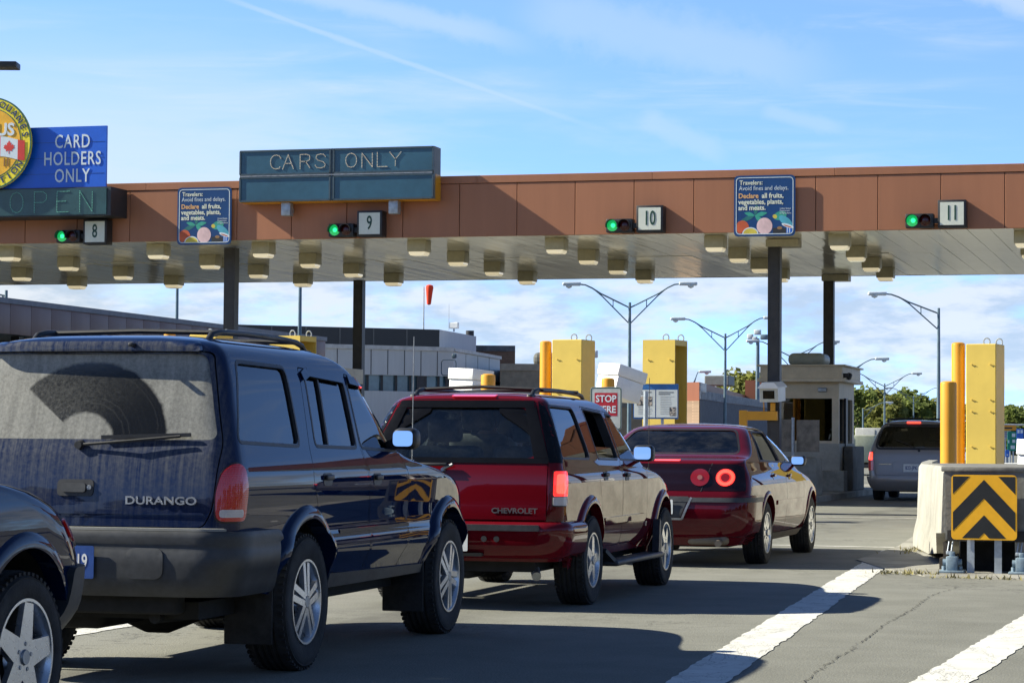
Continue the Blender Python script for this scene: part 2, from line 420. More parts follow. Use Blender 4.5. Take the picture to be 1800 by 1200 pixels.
def patch(mb, chart, poly, d_out, d_in, res=.05, mirror=False):
    """a plate following a chart: poly is a flat outline, thickness from d_in to d_out (d_out may be a function)"""
    bm = bmesh.new(); vs = [bm.verts.new((p[0], p[1], 0)) for p in poly]; bm.faces.new(vs)
    for ax in (0, 1):
        lo = min(p[ax] for p in poly); hi_ = max(p[ax] for p in poly); k = math.ceil((hi_-lo)/res)
        for i in range(1, k):
            co = [0, 0, 0]; no = [0, 0, 0]; co[ax] = lo+(hi_-lo)*i/k; no[ax] = 1
            bmesh.ops.bisect_plane(bm, geom=bm.verts[:]+bm.edges[:]+bm.faces[:], plane_co=co, plane_no=no, dist=1e-6)
    bmesh.ops.triangulate(bm, faces=[f for f in bm.faces if len(f.verts) > 4])
    bm.verts.index_update(); n = len(bm.verts); pts = [(v.co.x, v.co.y) for v in bm.verts]
    fo = d_out if callable(d_out) else (lambda u, v: d_out)
    fi = d_in if callable(d_in) else (lambda u, v: d_in)
    top = [chart(u, v, fo(u, v)) for u, v in pts]; bot = [chart(u, v, fi(u, v)) for u, v in pts]
    fs = [tuple(v.index for v in f.verts) for f in bm.faces]
    faces = fs + [tuple(i+n for i in reversed(f)) for f in fs]
    for e in bm.edges:
        if len(e.link_faces) == 1:
            a, b = e.verts[0].index, e.verts[1].index
            f = [v.index for v in e.link_faces[0].verts]; i = f.index(a)
            if f[(i+1) % len(f)] != b: a, b = b, a
            faces.append((b, a, a+n, b+n))
    bm.free()
    mb.add(top+bot, faces)
    if mirror: mb.add([(-p[0], p[1], p[2]) for p in top+bot], [tuple(reversed(f)) for f in faces])
    return mb

def stroke(pts, wd, closed=False):
    """outline of a thin line through pts (open)"""
    L, Rr = [], []; n = len(pts)
    for i in range(n):
        a = Vector(pts[max(i-1, 0)]); b = Vector(pts[min(i+1, n-1)]); d = (b-a).normalized(); q = Vector((-d.y, d.x))*wd/2
        p = Vector(pts[i]); L.append(tuple(p+q)); Rr.append(tuple(p-q))
    return L + Rr[::-1]
def band(mb, chart, pts, wd, d_out, d_in, mirror=False, res=.06):
    """thin strip along a polyline on a chart, one quad run"""
    for i in range(len(pts)-1):
        a = Vector(pts[i]); b = Vector(pts[i+1]); k = max(1, math.ceil((b-a).length/res)); d = (b-a).normalized(); q = Vector((-d.y, d.x))*wd/2
        vs = []
        for j in range(k+1):
            p = a+(b-a)*j/k
            for dd in (d_out, d_in):
                for sg in (1, -1): u = p+q*sg; vs.append(chart(u.x, u.y, dd))
        fs = [(0, 2, 3, 1), (4*k, 4*k+1, 4*k+3, 4*k+2)]
        for j in range(k):
            o = 4*j; fs += [(o, o+1, o+5, o+4), (o+2, o+6, o+7, o+3), (o, o+4, o+6, o+2), (o+1, o+3, o+7, o+5)]
        mb.add(vs, fs)
        if mirror: mb.add([(-p[0], p[1], p[2]) for p in vs], [tuple(reversed(f)) for f in fs])
    return mb

def boolean(o, mb, op, m=None):
    me = mb.mesh('cut'); c = link('cut', me, m if m else o.data.materials[0], o.parent)
    for solver in ('MANIFOLD', 'EXACT'):
        md = o.modifiers.new('b', 'BOOLEAN'); md.object = c; md.operation = op; md.solver = solver
        if hasattr(md, 'material_mode') : md.material_mode = 'TRANSFER'
        dg = bpy.context.evaluated_depsgraph_get(); new = bpy.data.meshes.new_from_object(o.evaluated_get(dg), preserve_all_data_layers=True, depsgraph=dg)
        o.modifiers.clear()
        if len(new.polygons) > 10: break
    old = o.data; o.data = new; bpy.data.meshes.remove(old)
    bpy.data.objects.remove(c); bpy.data.meshes.remove(me)
    return o

# ---- shared car materials
M_RUBBER = mat('tyre rubber', (.022, .022, .023), rough=.85, var=.4, scale=9, bmp=.3)
M_TRIM = mat('black trim', (.02, .02, .022), rough=.5, var=.2, scale=8)
M_CLAD = mat('grey bumper plastic', (.034, .036, .040), rough=.5, var=.25, scale=5)
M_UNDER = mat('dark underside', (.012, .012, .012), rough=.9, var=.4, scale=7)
M_INNER = mat('cabin lining', (.10, .095, .09), rough=.9, var=.15)
M_SEAT = mat('seat cloth', (.13, .125, .12), rough=.95, var=.2, scale=30)
M_ALLOY = mat('alloy wheel', (.62, .63, .65), rough=.28, metal=.85, var=.04, scale=8)
M_STEEL = mat('dull steel', (.30, .31, .32), rough=.45, metal=.8, var=.2, scale=10)
M_CHROME = mat('chrome', (.8, .81, .82), rough=.08, metal=1., var=.03)
M_MIRROR = mat('mirror glass', (.9, .92, .95), rough=.01, metal=1., var=.01)
M_PLATE = mat('white number plate', (.75, .76, .74), rough=.4, var=.08, scale=20)
M_PLATEBLUE = mat('blue number plate', (.02, .07, .28), rough=.4, var=.1, scale=20)
M_INKBLUE = mat('blue plate ink', (.02, .06, .25), rough=.5)
M_WHITEINK = mat('white plate ink', (.8, .8, .78), rough=.5)
M_GREYINK = mat('silver lettering', (.45, .46, .48), rough=.3, metal=.6)
def lens(name, base, es=0., em=(1, .02, .01)):
    m, t, b = newmat(name); setb(b, base=base, rough=.12, coat=1., coat_r=.02, em=em, es=es)
    v = coords(t); wv = t.n('ShaderNodeTexWave', bands_direction='Z'); wv.inputs['Scale'].default_value = 28; wv.inputs['Distortion'].default_value = .3; t.l(v, wv.inputs[0])
    w2 = t.n('ShaderNodeTexWave', bands_direction='X'); w2.inputs['Scale'].default_value = 28; t.l(v, w2.inputs[0])
    bump(t, b, t.m('ADD', wv.outputs[1], w2.outputs[1]), .12, .004)
    return m
M_LENS = lens('red lamp lens', (.20, .004, .005), .03)
M_LENSLIT = lens('red lamp lens lit', (.45, .01, .008), .75, (1, .03, .02))
M_LENSGLOW = lens('bright brake lamp', (.6, .02, .015), 1.5, (1, .06, .035))
M_LENSW = lens('white lamp lens', (.55, .5, .5), 0.)
M_LENSA = lens('amber lamp lens', (.6, .16, .01), .05, (1, .3, .02))

def make_wheel(kind, Rt, wd, rr):
    """tyre turned about local x, outer face at +x; rim and hub are its pieces"""
    h = wd/2; prof = [(rr-.02, -h+.02), (rr+.012, -h), (Rt*.86, -h-.006), (Rt-.022, -h+.012), (Rt-.006, -h+.035)]
    for g in (-.055, -.018, .018, .055):
        prof += [(Rt, g-.012), (Rt-.010, g-.004), (Rt-.010, g+.004), (Rt, g+.012)]
    prof += [(Rt-.006, h-.035), (Rt-.022, h-.012), (Rt*.92, h+.004), (Rt*.90, h+.002), (Rt*.88, h+.006), (Rt*.80, h+.004), (rr+.012, h), (rr-.02, h-.03)]
    mb = MB(); mb.lathe(prof, 'X', 56, close=True)
    # shoulder blocks
    for k in range(56):
        a = 2*math.pi*k/56
        M = Matrix.Rotation(a, 4, 'X')
        for sx in (-1, 1): mb.box((sx*(h-.035), -.010, Rt-.02), (sx*(h-.006), .010, Rt-.006), M)
    ty = mb.build('wheel', M_RUBBER, None, 40)
    b = MB(); b.lathe([(rr+.006, h-.004), (rr+.006, h+.004), (rr-.006, h+.004), (rr-.022, h-.02), (rr-.03, -h+.05), (rr+.004, -h+.01), (rr+.004, -h+.02)], 'X', 48, close=True)
    hub_x = h-.012
    def sp(a, w0, w1, r0, r1, x0, x1, t=.028, off=0.):
        c, s_ = math.cos(a), math.sin(a); q = Vector((0, -s_, c)); u = Vector((0, c, s_))
        b.bar(Vector((x0, 0, 0))+u*r0+q*off, Vector((x1, 0, 0))+u*r1+q*off*1.6, w0, w1, t, t*.8, (1, 0, 0))
    if kind == 'double':
        for k in range(5):
            a = 2*math.pi*k/5+.3
            for o in (-.020, .020): sp(a, .034, .036, .03, rr-.012, hub_x, h-.018, .034, o)
        b.cyl((hub_x-.04, 0, 0), (hub_x+.012, 0, 0), .062, .052, 24)
    elif kind == 'broad':
        for k in range(5): sp(2*math.pi*k/5+.1, .085, .06, .03, rr-.012, hub_x-.004, h-.02, .03)
        b.cyl((hub_x-.04, 0, 0), (hub_x+.008, 0, 0), .075, .065, 24)
    elif kind == 'cover':
        for k in range(10): sp(2*math.pi*k/10, .042, .060, .03, rr-.01, hub_x-.002, h-.012, .02)
        b.cyl((hub_x-.04, 0, 0), (hub_x+.008, 0, 0), .07, .06, 24)
    else:
        for k in range(5): sp(2*math.pi*k/5+.62, .12, .075, .03, rr-.012, hub_x-.006, h-.014, .03)
        b.cyl((hub_x-.04, 0, 0), (hub_x+.004, 0, 0), .095, .085, 24)
    rim = b.build('rim', M_ALLOY, ty, 35)
    d = MB(); d.cyl((-.02, 0, 0), (h-.07, 0, 0), rr-.035, None, 32); d.build('brake_drum', M_UNDER, ty, 35)
    c = MB(); c.cyl((hub_x, 0, 0), (hub_x+.018, 0, 0), .036, .030, 20)
    for k in range(5):
        a = 2*math.pi*k/5+.62; c.cyl((hub_x, math.cos(a)*.055, math.sin(a)*.055), (hub_x+.012, math.cos(a)*.055, math.sin(a)*.055), .009, None, 8)
    c.build('hub_cap', M_STEEL, ty, 35)
    return ty
def fit_wheels(root, kind, Rt, wd, rr, wb, xo):
    """xo: half distance to the outer tyre face"""
    w0 = make_wheel(kind, Rt, wd, rr); first = True
    for sx in (1, -1):
        for y in (0, wb):
            o = w0 if first else copy_tree(w0, root); first = False
            o.parent = root; o.location = (sx*(xo-wd/2), y, Rt-.004); o.rotation_euler = (R(17*y), 0, 0 if sx > 0 else math.pi)

def arch_poly(y0, z0, r0, r1, a0, a1, n=26):
    out = [(y0+r1*math.cos(R(a0+(a1-a0)*i/n)), z0+r1*math.sin(R(a0+(a1-a0)*i/n))) for i in range(n+1)]
    return out + [(y0+r0*math.cos(R(a1+(a0-a1)*i/n)), z0+r0*math.sin(R(a1+(a0-a1)*i/n))) for i in range(n+1)]
def flare(mb, B, y0, z0, r0, r1, a0, a1, d):
    n = 28; m = 6
    def dd(t): return d*(1-t**2.2)**.8 if t < 1 else 0.
    for sx in (1, -1):
        vs, fs = [], []
        for i in range(n+1):
            a = R(a0+(a1-a0)*i/n)
            for j in range(m+1):
                t = j/m; r = r0+(r1-r0)*t; y = y0+r*math.cos(a); z = z0+r*math.sin(a)
                e = min(1., (min(i, n-i)+.35)/5.); p = B.side(y, max(z, B.rows[0, 0]), e*dd(t)+.002*(1-t) - (.006 if t == 1 else 0)); vs.append((sx*p[0], y, z))
            y = y0+(r0)*math.cos(a); z = z0+r0*math.sin(a); p = B.side(y, max(z, B.rows[0, 0]), -.06); vs.append((sx*p[0], y, z))
        k = m+2
        for i in range(n):
            for j in range(m): fs.append((i*k+j, i*k+j+1, (i+1)*k+j+1, (i+1)*k+j))
            fs.append((i*k, (i+1)*k, (i+1)*k+m+1, i*k+m+1))
        mb.add(vs, fs)
    return mb

def make_shell(B, root, M_PAINT, zs, hollow, windows, wb, arch, doors, tailgate=None):
    """solid body -> hollow cabin, window openings, wheel wells, door and tailgate cut out as panels of their own"""
    o = B.loft(zs).build('body', M_PAINT, root)
    z0, z1, yr_in, yf_max, ins = hollow
    def inner(z):
        p = B.prm(z); p[0] += yr_in; p[1] = min(p[1]-.10, yf_max); p[2] -= ins; return p
    boolean(o, B.loft(list(np.linspace(z0, z1, 16)), inner), 'DIFFERENCE', M_INNER)
    cut = []
    for chart, poly, mirror in windows:
        cm = MB(); patch(cm, getattr(B, chart), poly, .07, -.20 if chart != 'side' else -.14, .06, mirror); boolean(o, cm, 'DIFFERENCE', M_TRIM)
    am = MB()
    for y in (0, wb):
        for sx in (1, -1): am.cyl((sx*(B.rows[:, 3].max()-.30), y, arch[1]), (sx*(B.rows[:, 3].max()+.2), y, arch[1]), arch[0], None, 48)
    boolean(o, am, 'DIFFERENCE', M_UNDER)
    parts = []
    for nm, chart, poly, gap in ([(n_, 'side', p_, .0055) for n_, p_ in doors] + ([('tailgate', 'rear', tailgate, .0055)] if tailgate else [])):
        c = Vector((sum(p[0] for p in poly)/len(poly), sum(p[1] for p in poly)/len(poly)))
        sx = 1-gap*2/(max(p[0] for p in poly)-min(p[0] for p in poly)); sz = 1-gap*2/(max(p[1] for p in poly)-min(p[1] for p in poly))
        small = [(c.x+(p[0]-c.x)*sx, c.y+(p[1]-c.y)*sz) for p in poly]
        d = link(nm, o.data.copy(), None, root)
        dm = MB(); patch(dm, getattr(B, chart), small, .06, -.16, .06); boolean(d, dm, 'INTERSECT', M_TRIM)
        gm = MB(); patch(gm, getattr(B, chart), poly, .06, -.16, .06); boolean(o, gm, 'DIFFERENCE', M_TRIM)
        smooth(d.data, 28); parts.append(d)
    smooth(o.data, 28)
    return o, parts
def grow(poly, e):
    cx = (max(p[0] for p in poly)+min(p[0] for p in poly))/2; cy = (max(p[1] for p in poly)+min(p[1] for p in poly))/2
    wx = max(p[0] for p in poly)-min(p[0] for p in poly); wy = max(p[1] for p in poly)-min(p[1] for p in poly)
    return [(cx+(p[0]-cx)*(1+2*e/wx), cy+(p[1]-cy)*(1+2*e/wy)) for p in poly]
def pane(name, B, chart, poly, m, parent, e=.012, d=-.014, mirror=False):
    mb = MB(); patch(mb, getattr(B, chart), grow(poly, e), d, d-.005, .05, mirror)
    return mb.each(name, m, parent, 30)[0]
def seat(root, x, y, z, m, w=.5, back=.62, rest=True):
    mb = MB(); mb.rbox((x-w/2, y-.25, z), (x+w/2, y+.28, z+.16), .05)
    T = Matrix.Translation((x, y-.22, z+.1)) @ Matrix.Rotation(R(-14), 4, 'X').inverted()
    mb.rbox((-w/2, -.07, 0), (w/2, .07, back), .06, 3, Matrix.Translation((x, y-.22, z+.1)) @ Matrix.Rotation(R(12), 4, 'X'))
    o = mb.build('seat', m, root, 40)
    if rest:
        hb = MB(); hb.rbox((-.14, -.05, back+.03), (.14, .05, back+.21), .045, 3, Matrix.Translation((x, y-.22, z+.1)) @ Matrix.Rotation(R(12), 4, 'X'))
        hb.build('headrest', m, o, 40)
    return o
def wing_mirror(root, B, y, z, m, w=.17, h=.14):
    x = B.side(y, z)[0]; mb = MB()
    mb.rbox((x+.05, y-.05, z-h/2), (x+.05+w, y+.09, z+h/2), .045, 4)
    mb.bar((x-.03, y+.03, z-.05), (x+.09, y+.02, z-.03), .07, .07, .06, .06, (0, 0, 1))
    o = mb.build('side_mirror', m, root, 45)
    g = MB(); g.prism(rrect(x+.067, z-h/2+.018, x+.05+w-.017, z+h/2-.018, .03), 0, .004, Matrix.Translation((x+.055+w/2, y-.060, z)) @ Matrix.Rotation(R(8), 4, 'Z') @ Matrix.Rotation(R(-6), 4, 'X') @ Matrix.Translation((-x-.055-w/2, 0, -z)) @ ROT_FRONT)
    g.build('mirror_glass', M_MIRROR, o)
    l = MB(); l.rbox((-x-.05-w, y-.05, z-h/2), (-x-.05, y+.09, z+h/2), .045, 4); l.bar((-x+.03, y+.03, z-.05), (-x-.09, y+.02, z-.03), .07, .07, .06, .06, (0, 0, 1))
    l.build('side_mirror', m, root, 45)
def handle(parent, B, y, z, m=None):
    mb = MB(); patch(mb, B.side, rrect(y-.075, z-.035, y+.075, z+.035, .03), .0025, -.01, .04); mb.rbox((B.side(y, z)[0]+.004, y-.06, z-.004), (B.side(y, z)[0]+.022, y+.06, z+.026), .008)
    return mb.build('handle', m or M_TRIM, parent, 40)
def roof_rail(root, B, x, y0, y1, zb, h=.07, r=.017, m=None):
    for sx in (1, -1):
        mb = MB(); n = 16; pts = []
        for i in range(n+1):
            t = i/n; y = y0+(y1-y0)*t; e = min(1, min(t, 1-t)/.10); pts.append((sx*x, y, zb(y)-.01+h*math.sin(e*math.pi/2)))
        mb.tube(pts, r, 8)
        mb.rbox((sx*x-.025, y0-.03, zb(y0)-.03), (sx*x+.025, y0+.12, zb(y0)+.03), .02); mb.rbox((sx*x-.025, y1-.12, zb(y1)-.03), (sx*x+.025, y1+.03, zb(y1)+.03), .02)
        mb.build('roof_rail', m or M_TRIM, root, 45)
def steer(root, x, y, z):
    mb = MB(); M = Matrix.Translation((x, y, z)) @ Matrix.Rotation(R(65), 4, 'X')
    mb.tube([M @ Vector((math.cos(2*math.pi*k/28)*.19, math.sin(2*math.pi*k/28)*.19, 0)) for k in range(28)], .015, 8, True)
    mb.cyl(M @ Vector((0, 0, .02)), M @ Vector((0, 0, -.25)), .05, .03, 12)
    for a in (0, 2.6, 4.2): mb.bar(M @ Vector((0, 0, 0)), M @ Vector((math.cos(a+.5)*.19, math.sin(a+.5)*.19, 0)), .04, .025, .015, .015, M.to_3x3() @ Vector((0, 0, 1)))
    return mb.build('steering_wheel', M_TRIM, root, 45)
def dash(root, B, y, z, w):
    mb = MB(); mb.rbox((-w, y-.25, z-.30), (w, y+.22, z), .08); return mb.build('dashboard', M_INNER, root, 45)
def number_plate(root, B, x, z, w, h, m, s, size, ink, d=.012, sx=.8):
    p = B.rear(x, z); y = p[1]-d
    mb = MB(); mb.prism(rrect(-w/2, -h/2, w/2, h/2, .012), 0, .005, at_front(x, y, z)); o = mb.build('number_plate', m, root)
    text('plate_lettering', s, size, ink, o, at_front(x, y-.0055, z), ext=.001, sx=sx, bold=.015)
    return o
# ================================================================ dark blue SUV with the dusty tailgate
P_NAVY = paint('navy paint', (.002, .011, .050), coatw=.85, dust=.62)
P_NAVY2 = paint('midnight paint', (.002, .011, .046), coatw=.85)
P_RED = paint('maroon paint', (.11, .003, .007), coatw=.9)
P_RED2 = paint('burgundy paint', (.085, .003, .008), coatw=.9)
P_SILVER = paint('grey paint', (.30, .27, .25), metal=.3, rough=.35)
G_DARK = glass('dark privacy glass', (.05, .06, .07))
G_MID = glass('tinted glass', (.30, .35, .34))
G_LIGHT = glass('clear car glass', (.76, .82, .80))
G_LIGHTG = glass('clear rear glass with film', (.66, .74, .74), grime=.05)

def dusty_glass():
    """rear window caked in dust but for the sector its wiper sweeps"""
    m, t, b = newmat('dusty rear glass'); o = [n for n in m.node_tree.nodes if n.type == 'OUTPUT_MATERIAL'][0]
    v = coords(t); s = t.n('ShaderNodeSeparateXYZ'); t.l(v, s.inputs[0])
    dx = t.m('SUBTRACT', s.outputs[0], .0); dz = t.m('SUBTRACT', s.outputs[2], 1.235)
    dz2 = t.m('MULTIPLY', dz, 1.12)
    r = t.m('SQRT', t.m('ADD', t.m('MULTIPLY', dx, dx), t.m('MULTIPLY', dz2, dz2)))
    wob = t.m('MULTIPLY', t.m('SUBTRACT', t.noise(v, 14, 4, .6), .5), .03); r = t.m('ADD', r, wob)
    ang = t.m('ARCTAN2', dz2, dx)
    swept = t.m('MULTIPLY', t.m('MULTIPLY', t.step(r, .15, .175), t.step(r, .47, .445)), t.m('MULTIPLY', t.step(ang, 2.45, 2.41), t.step(ang, -.02, .02)))
    spots = t.noise(v, 60, 6, .75)
    rings = t.n('ShaderNodeTexNoise'); rings.noise_dimensions = '1D'; rings.inputs['Scale'].default_value = 60; rings.inputs['Detail'].default_value = 3; t.l(r, rings.inputs['W'])
    smear = t.m('ADD', t.m('MULTIPLY', t.step(rings.outputs[0], .55, .75), .03), t.m('ADD', .025, t.m('MULTIPLY', t.m('MULTIPLY', t.step(ang, .3, 2.4), t.step(spots, .2, .8)), .22)))
    spots = t.noise(v, 60, 6, .75); runs = t.noise(t.scaled(v, 22, 1, 1.6), 1., 4, .6)
    full = t.m('ADD', t.m('ADD', t.m('MULTIPLY', t.step(spots, .25, .75), .32), t.m('MULTIPLY', t.step(runs, .25, .80), .26)), .33, clamp=True)
    edge = t.step(s.outputs[2], 1.55, 1.66)
    full = t.m('ADD', full, t.m('MULTIPLY', edge, .15), clamp=True)
    d = t.m('ADD', t.m('MULTIPLY', full, t.m('SUBTRACT', 1.0, swept)), t.m('MULTIPLY', smear, swept))
    setb(b, base=(.37, .365, .335), rough=.95, spec=.1)
    tr = t.n('ShaderNodeBsdfTransparent'); tr.inputs[0].default_value = (.2, .22, .23, 1)
    gl = t.n('ShaderNodeBsdfGlossy'); gl.inputs['Roughness'].default_value = .06
    fr = t.n('ShaderNodeFresnel'); fr.inputs[0].default_value = 1.5
    mx = t.n('ShaderNodeMixShader'); t.l(fr.outputs[0], mx.inputs[0]); t.l(tr.outputs[0], mx.inputs[1]); t.l(gl.outputs[0], mx.inputs[2])
    m2 = t.n('ShaderNodeMixShader'); t.l(d, m2.inputs[0]); t.l(mx.outputs[0], m2.inputs[1]); t.l(b.outputs[0], m2.inputs[2]); t.l(m2.outputs[0], o.inputs[0])
    return m
G_DUST = dusty_glass()

def navy_suv():
    WB = 2.75
    B = Body([
        # z    yr     yf    w    rxr  ryr  br   rxf  ryf  bf
        (.40, -1.10, 3.42, .80, .20, .16, .03, .45, .40, .05),
        (.55, -1.14, 3.50, .838, .20, .16, .03, .45, .40, .05),
        (.64, -1.14, 3.50, .872, .18, .15, .03, .45, .40, .05),
        (.69, -1.13, 3.50, .870, .17, .15, .03, .45, .41, .05),
        (.75, -1.12, 3.50, .855, .16, .14, .03, .45, .42, .05),
        (.90, -1.11, 3.45, .862, .15, .14, .03, .45, .42, .05),
        (1.00, -1.10, 3.25, .865, .15, .14, .03, .40, .40, .06),
        (1.07, -1.09, 2.85, .860, .15, .14, .03, .35, .40, .08),
        (1.12, -1.08, 2.30, .850, .15, .14, .03, .30, .30, .10),
        (1.165, -1.07, 1.98, .838, .15, .14, .03, .25, .18, .12),
        (1.21, -1.05, 1.86, .825, .13, .13, .03, .20, .16, .14),
        (1.40, -.99, 1.66, .775, .12, .13, .03, .20, .16, .14),
        (1.62, -.92, 1.41, .71, .12, .13, .03, .20, .16, .14),
        (1.69, -.91, 1.28, .675, .14, .15, .03, .20, .18, .14),
        (1.74, -.91, 1.12, .62, .20, .18, .04, .22, .22, .14),
        (1.78, -.80, .80, .50, .25, .25, .05, .25, .28, .12),
        (1.80, -.50, .35, .30, .20, .25, .05, .20, .25, .08),
        (1.81, -.20, .00, .10, .06, .08, .0, .06, .08, .0)], tf=.05, tr=.015)
    root = thing('sport_utility_vehicle', 'navy blue SUV with a dusty tailgate, right behind the maroon one', 'suv', (-5.58, 12.75, 0), R(0.7), 'vehicles queueing at the inspection lane')
    q = rpoly([(-.90, 1.245), (-.03, 1.225), (.03, 1.635), (-.66, 1.645)], .05)
    w2 = rpoly([(.24, 1.225), (.93, 1.215), (.97, 1.585), (.34, 1.615)], .04)
    w1 = rpoly([(1.03, 1.215), (1.71, 1.195), (1.40, 1.565), (1.05, 1.585)], .04)
    rg = rpoly([(-.735, 1.245), (.735, 1.245), (.62, 1.685), (-.62, 1.685)], .05)
    ws = rpoly([(-.68, 1.23), (.68, 1.23), (.55, 1.60), (-.55, 1.60)], .06)
    door_r = rpoly([(.10, 1.02), (.19, .86), (.42, .55), (.50, .50), (1.06, .48), (1.08, .60), (1.08, 1.0), (1.00, 1.205), (1.01, 1.62), (.26, 1.655), (.12, 1.2)], .03)
    door_f = rpoly([(1.10, .48), (1.72, .47), (1.84, .62), (1.86, 1.04), (1.74, 1.15), (1.45, 1.595), (1.03, 1.64), (1.02, 1.205), (1.10, 1.0), (1.10, .6)], .03)
    gate = rpoly([(-.70, .80), (.70, .80), (.745, .90), (.765, 1.22), (.645, 1.70), (-.645, 1.70), (-.765, 1.22), (-.745, .90)], .04)
    zs = sorted(set([round(z, 3) for z in np.linspace(.46, 1.65, 44)] + [1.67, 1.69, 1.71, 1.73, 1.745, 1.76, 1.775, 1.787, 1.797, 1.804, 1.81]))
    body, parts = make_shell(B, root, P_NAVY, zs, (.62, 1.72, .10, 1.80, .075),
        [('side', q, True), ('side', w2, True), ('side', w1, True), ('rear', rg, False), ('front', ws, False)],
        WB, (.455, .37), [('door', door_r), ('door', door_f)], gate)
    d_r, d_f, tg = parts
    pane('window', B, 'side', q, G_DARK, body, mirror=True); pane('window', B, 'side', w2, G_DARK, d_r); pane('window', B, 'side', w1, glass('front door glass', (.22, .27, .27)), d_f)
    for p in (w2, w1):
        mb = MB(); patch(mb, lambda u, v, d: (-B.side(u, v, d)[0], u, v), grow(p, .012), -.014, -.019, .05); mb.build('window', G_DARK, body, 30)
    pane('rear_window', B, 'rear', rg, G_DUST, tg); pane('windscreen', B, 'front', ws, G_MID, body)
    # rubber frames round the side glass
    for p, par in ((q, body), (w2, d_r), (w1, d_f)):
        mb = MB(); g = grow(p, .012); band(mb, B.side, g+[g[0]], .018, .002, -.02); mb.build('window_seal', M_TRIM, par)
    mb = MB(); band(mb, B.side, [(.45, 1.22), (.545, 1.59)], .022, .000, -.02); mb.build('window_divider', M_TRIM, d_r)
    # rain visors above the two door windows
    for a, par in (([(.27, 1.60), (.38, 1.63), (.97, 1.605)], d_r), ([(1.06, 1.605), (1.40, 1.58), (1.66, 1.30)], d_f)):
        mb = MB(); band(mb, lambda u, v, d: B.side(u, v, d+.004+.02*max(0, 1.66-v)), a, .05, .010, .003); mb.build('rain_visor', P_NAVY2, par)
    handle(d_r, B, .33, 1.03); handle(d_f, B, 1.22, 1.02)
    # rear spoiler lip with washer nozzle
    mb = MB(); patch(mb, B.rear, rpoly([(-.60, 1.698), (.60, 1.698), (.56, 1.75), (-.56, 1.75)], .02), lambda u, v: .045-.3*abs(v-1.715), -.03, .05); mb.build('roof_spoiler', P_NAVY, tg, 40)
    mb = MB(); p = B.rear(.24, 1.725); mb.rbox((p[0]-.012, p[1]-.085, 1.722), (p[0]+.012, p[1]-.03, 1.74), .005); mb.build('washer_nozzle', M_TRIM, tg, 40)
    # wiper
    p0 = B.rear(0, 1.215, .02); pe = B.rear(.55, 1.262, .035)
    mb = MB(); mb.cyl(B.rear(0, 1.215, -.01), B.rear(0, 1.215, .035), .026, .02, 14); pm = B.rear(.26, 1.235, .045)
    mb.tube([p0, pm, pe], .008, 6); mb.bar(B.rear(.12, 1.255, .022), B.rear(.60, 1.27, .022), .018, .010, .02, .02, (0, 0, 1)); mb.build('wiper', M_TRIM, tg, 40)
    # latch recess and crease
    mb = MB(); patch(mb, B.rear, rrect(-.10, .955, .10, 1.04, .025), .006, -.02, .04); h = mb.build('handle', M_TRIM, tg, 40)
    mb = MB(); patch(mb, B.rear, rrect(-.075, .975, .06, 1.02, .015), .016, .004, .04); mb.build('latch', M_CLAD, h, 40)
    mb = MB(); y = B.rear(.08, 1.0)[1]; mb.cyl((.078, y-.004, 1.0), (.078, y-.012, 1.0), .013, None, 14); mb.build('lock', M_STEEL, h, 40)
    mb = MB(); band(mb, B.rear, [(-.70, .872), (.70, .872)], .012, .006, -.01); mb.build('crease', P_NAVY, tg)
    text('lettering', 'DURANGO', .056, M_GREYINK, tg, at_front(.47, B.rear(.47, .935)[1]-.004, .935), ext=.006, sx=1.38, bold=.02)
    # lamps
    tl = rpoly([(.76, .835), (.925, .835), (.945, 1.0), (.905, 1.105), (.845, 1.135), (.78, 1.09), (.755, .98)], .04)
    for sg in (1, -1):
        mb = MB(); patch(mb, lambda u, v, d: B.arc(sg*u, v, d), grow(tl, .008), .006, -.03, .04); hs = mb.build('tail_light', M_TRIM, root, 40)
        mb = MB(); patch(mb, lambda u, v, d: B.arc(sg*u, v, d), tl, lambda u, v: .022, -.01, .03); mb.build('lens', M_LENS, hs, 40)
        mb = MB(); patch(mb, lambda u, v, d: B.arc(sg*u, v, d), rrect(.775, .855, .90, .895, .015), .025, .01, .03); mb.build('reversing_lens', M_LENSW, hs, 40)
    # bumper
    def bo(u, v):
        f = .055 if v < .735 else .075-.35*max(0, v-.745); return f-.035*max(0, (.52-v)/.1)**2
    mb = MB(); patch(mb, B.arc, rrect(-1.34, .455, 1.34, .785, .05), bo, -.03, .035); bp = mb.build('rear_bumper', M_CLAD, root, 50)
    mb = MB(); patch(mb, B.rear, rrect(.02+.30, .545, .50+.02, .70, .05), .062, .03, .04); mb.build('bumper_pad', M_CLAD, bp, 50)
    mb = MB(); patch(mb, B.arc, rrect(-.80, .787, .80, .80, .005), .06, -.02, .04); mb.build('step_trim', mat('dusty step', (.22, .22, .21), rough=.9), bp, 50)
    number_plate(root, B, .0, .625, .31, .165, M_PLATEBLUE, 'BNV\u00b7119', .105, M_WHITEINK, d=.065, sx=.62)
    # underside, tow beam, exhaust, mud flaps, sills, flares
    mb = MB(); mb.box((-.62, -.95, .33), (.62, 3.2, .42)); mb.rbox((-.55, -1.08, .36), (.55, -.95, .47), .02); mb.lathe([(.04, -.62), (.085, -.25), (.16, -.06), (.16, .06), (.085, .25), (.04, .62)], 'X', 20, Matrix.Translation((0, 0, .34)))
    mb.rbox((-.42, -.85, .26), (.05, -.25, .40), .05); mb.tube([(.40, -1.0, .34), (.40, -.6, .33), (.34, .4, .33)], .032, 10); mb.build('underbody', M_UNDER, root, 40)
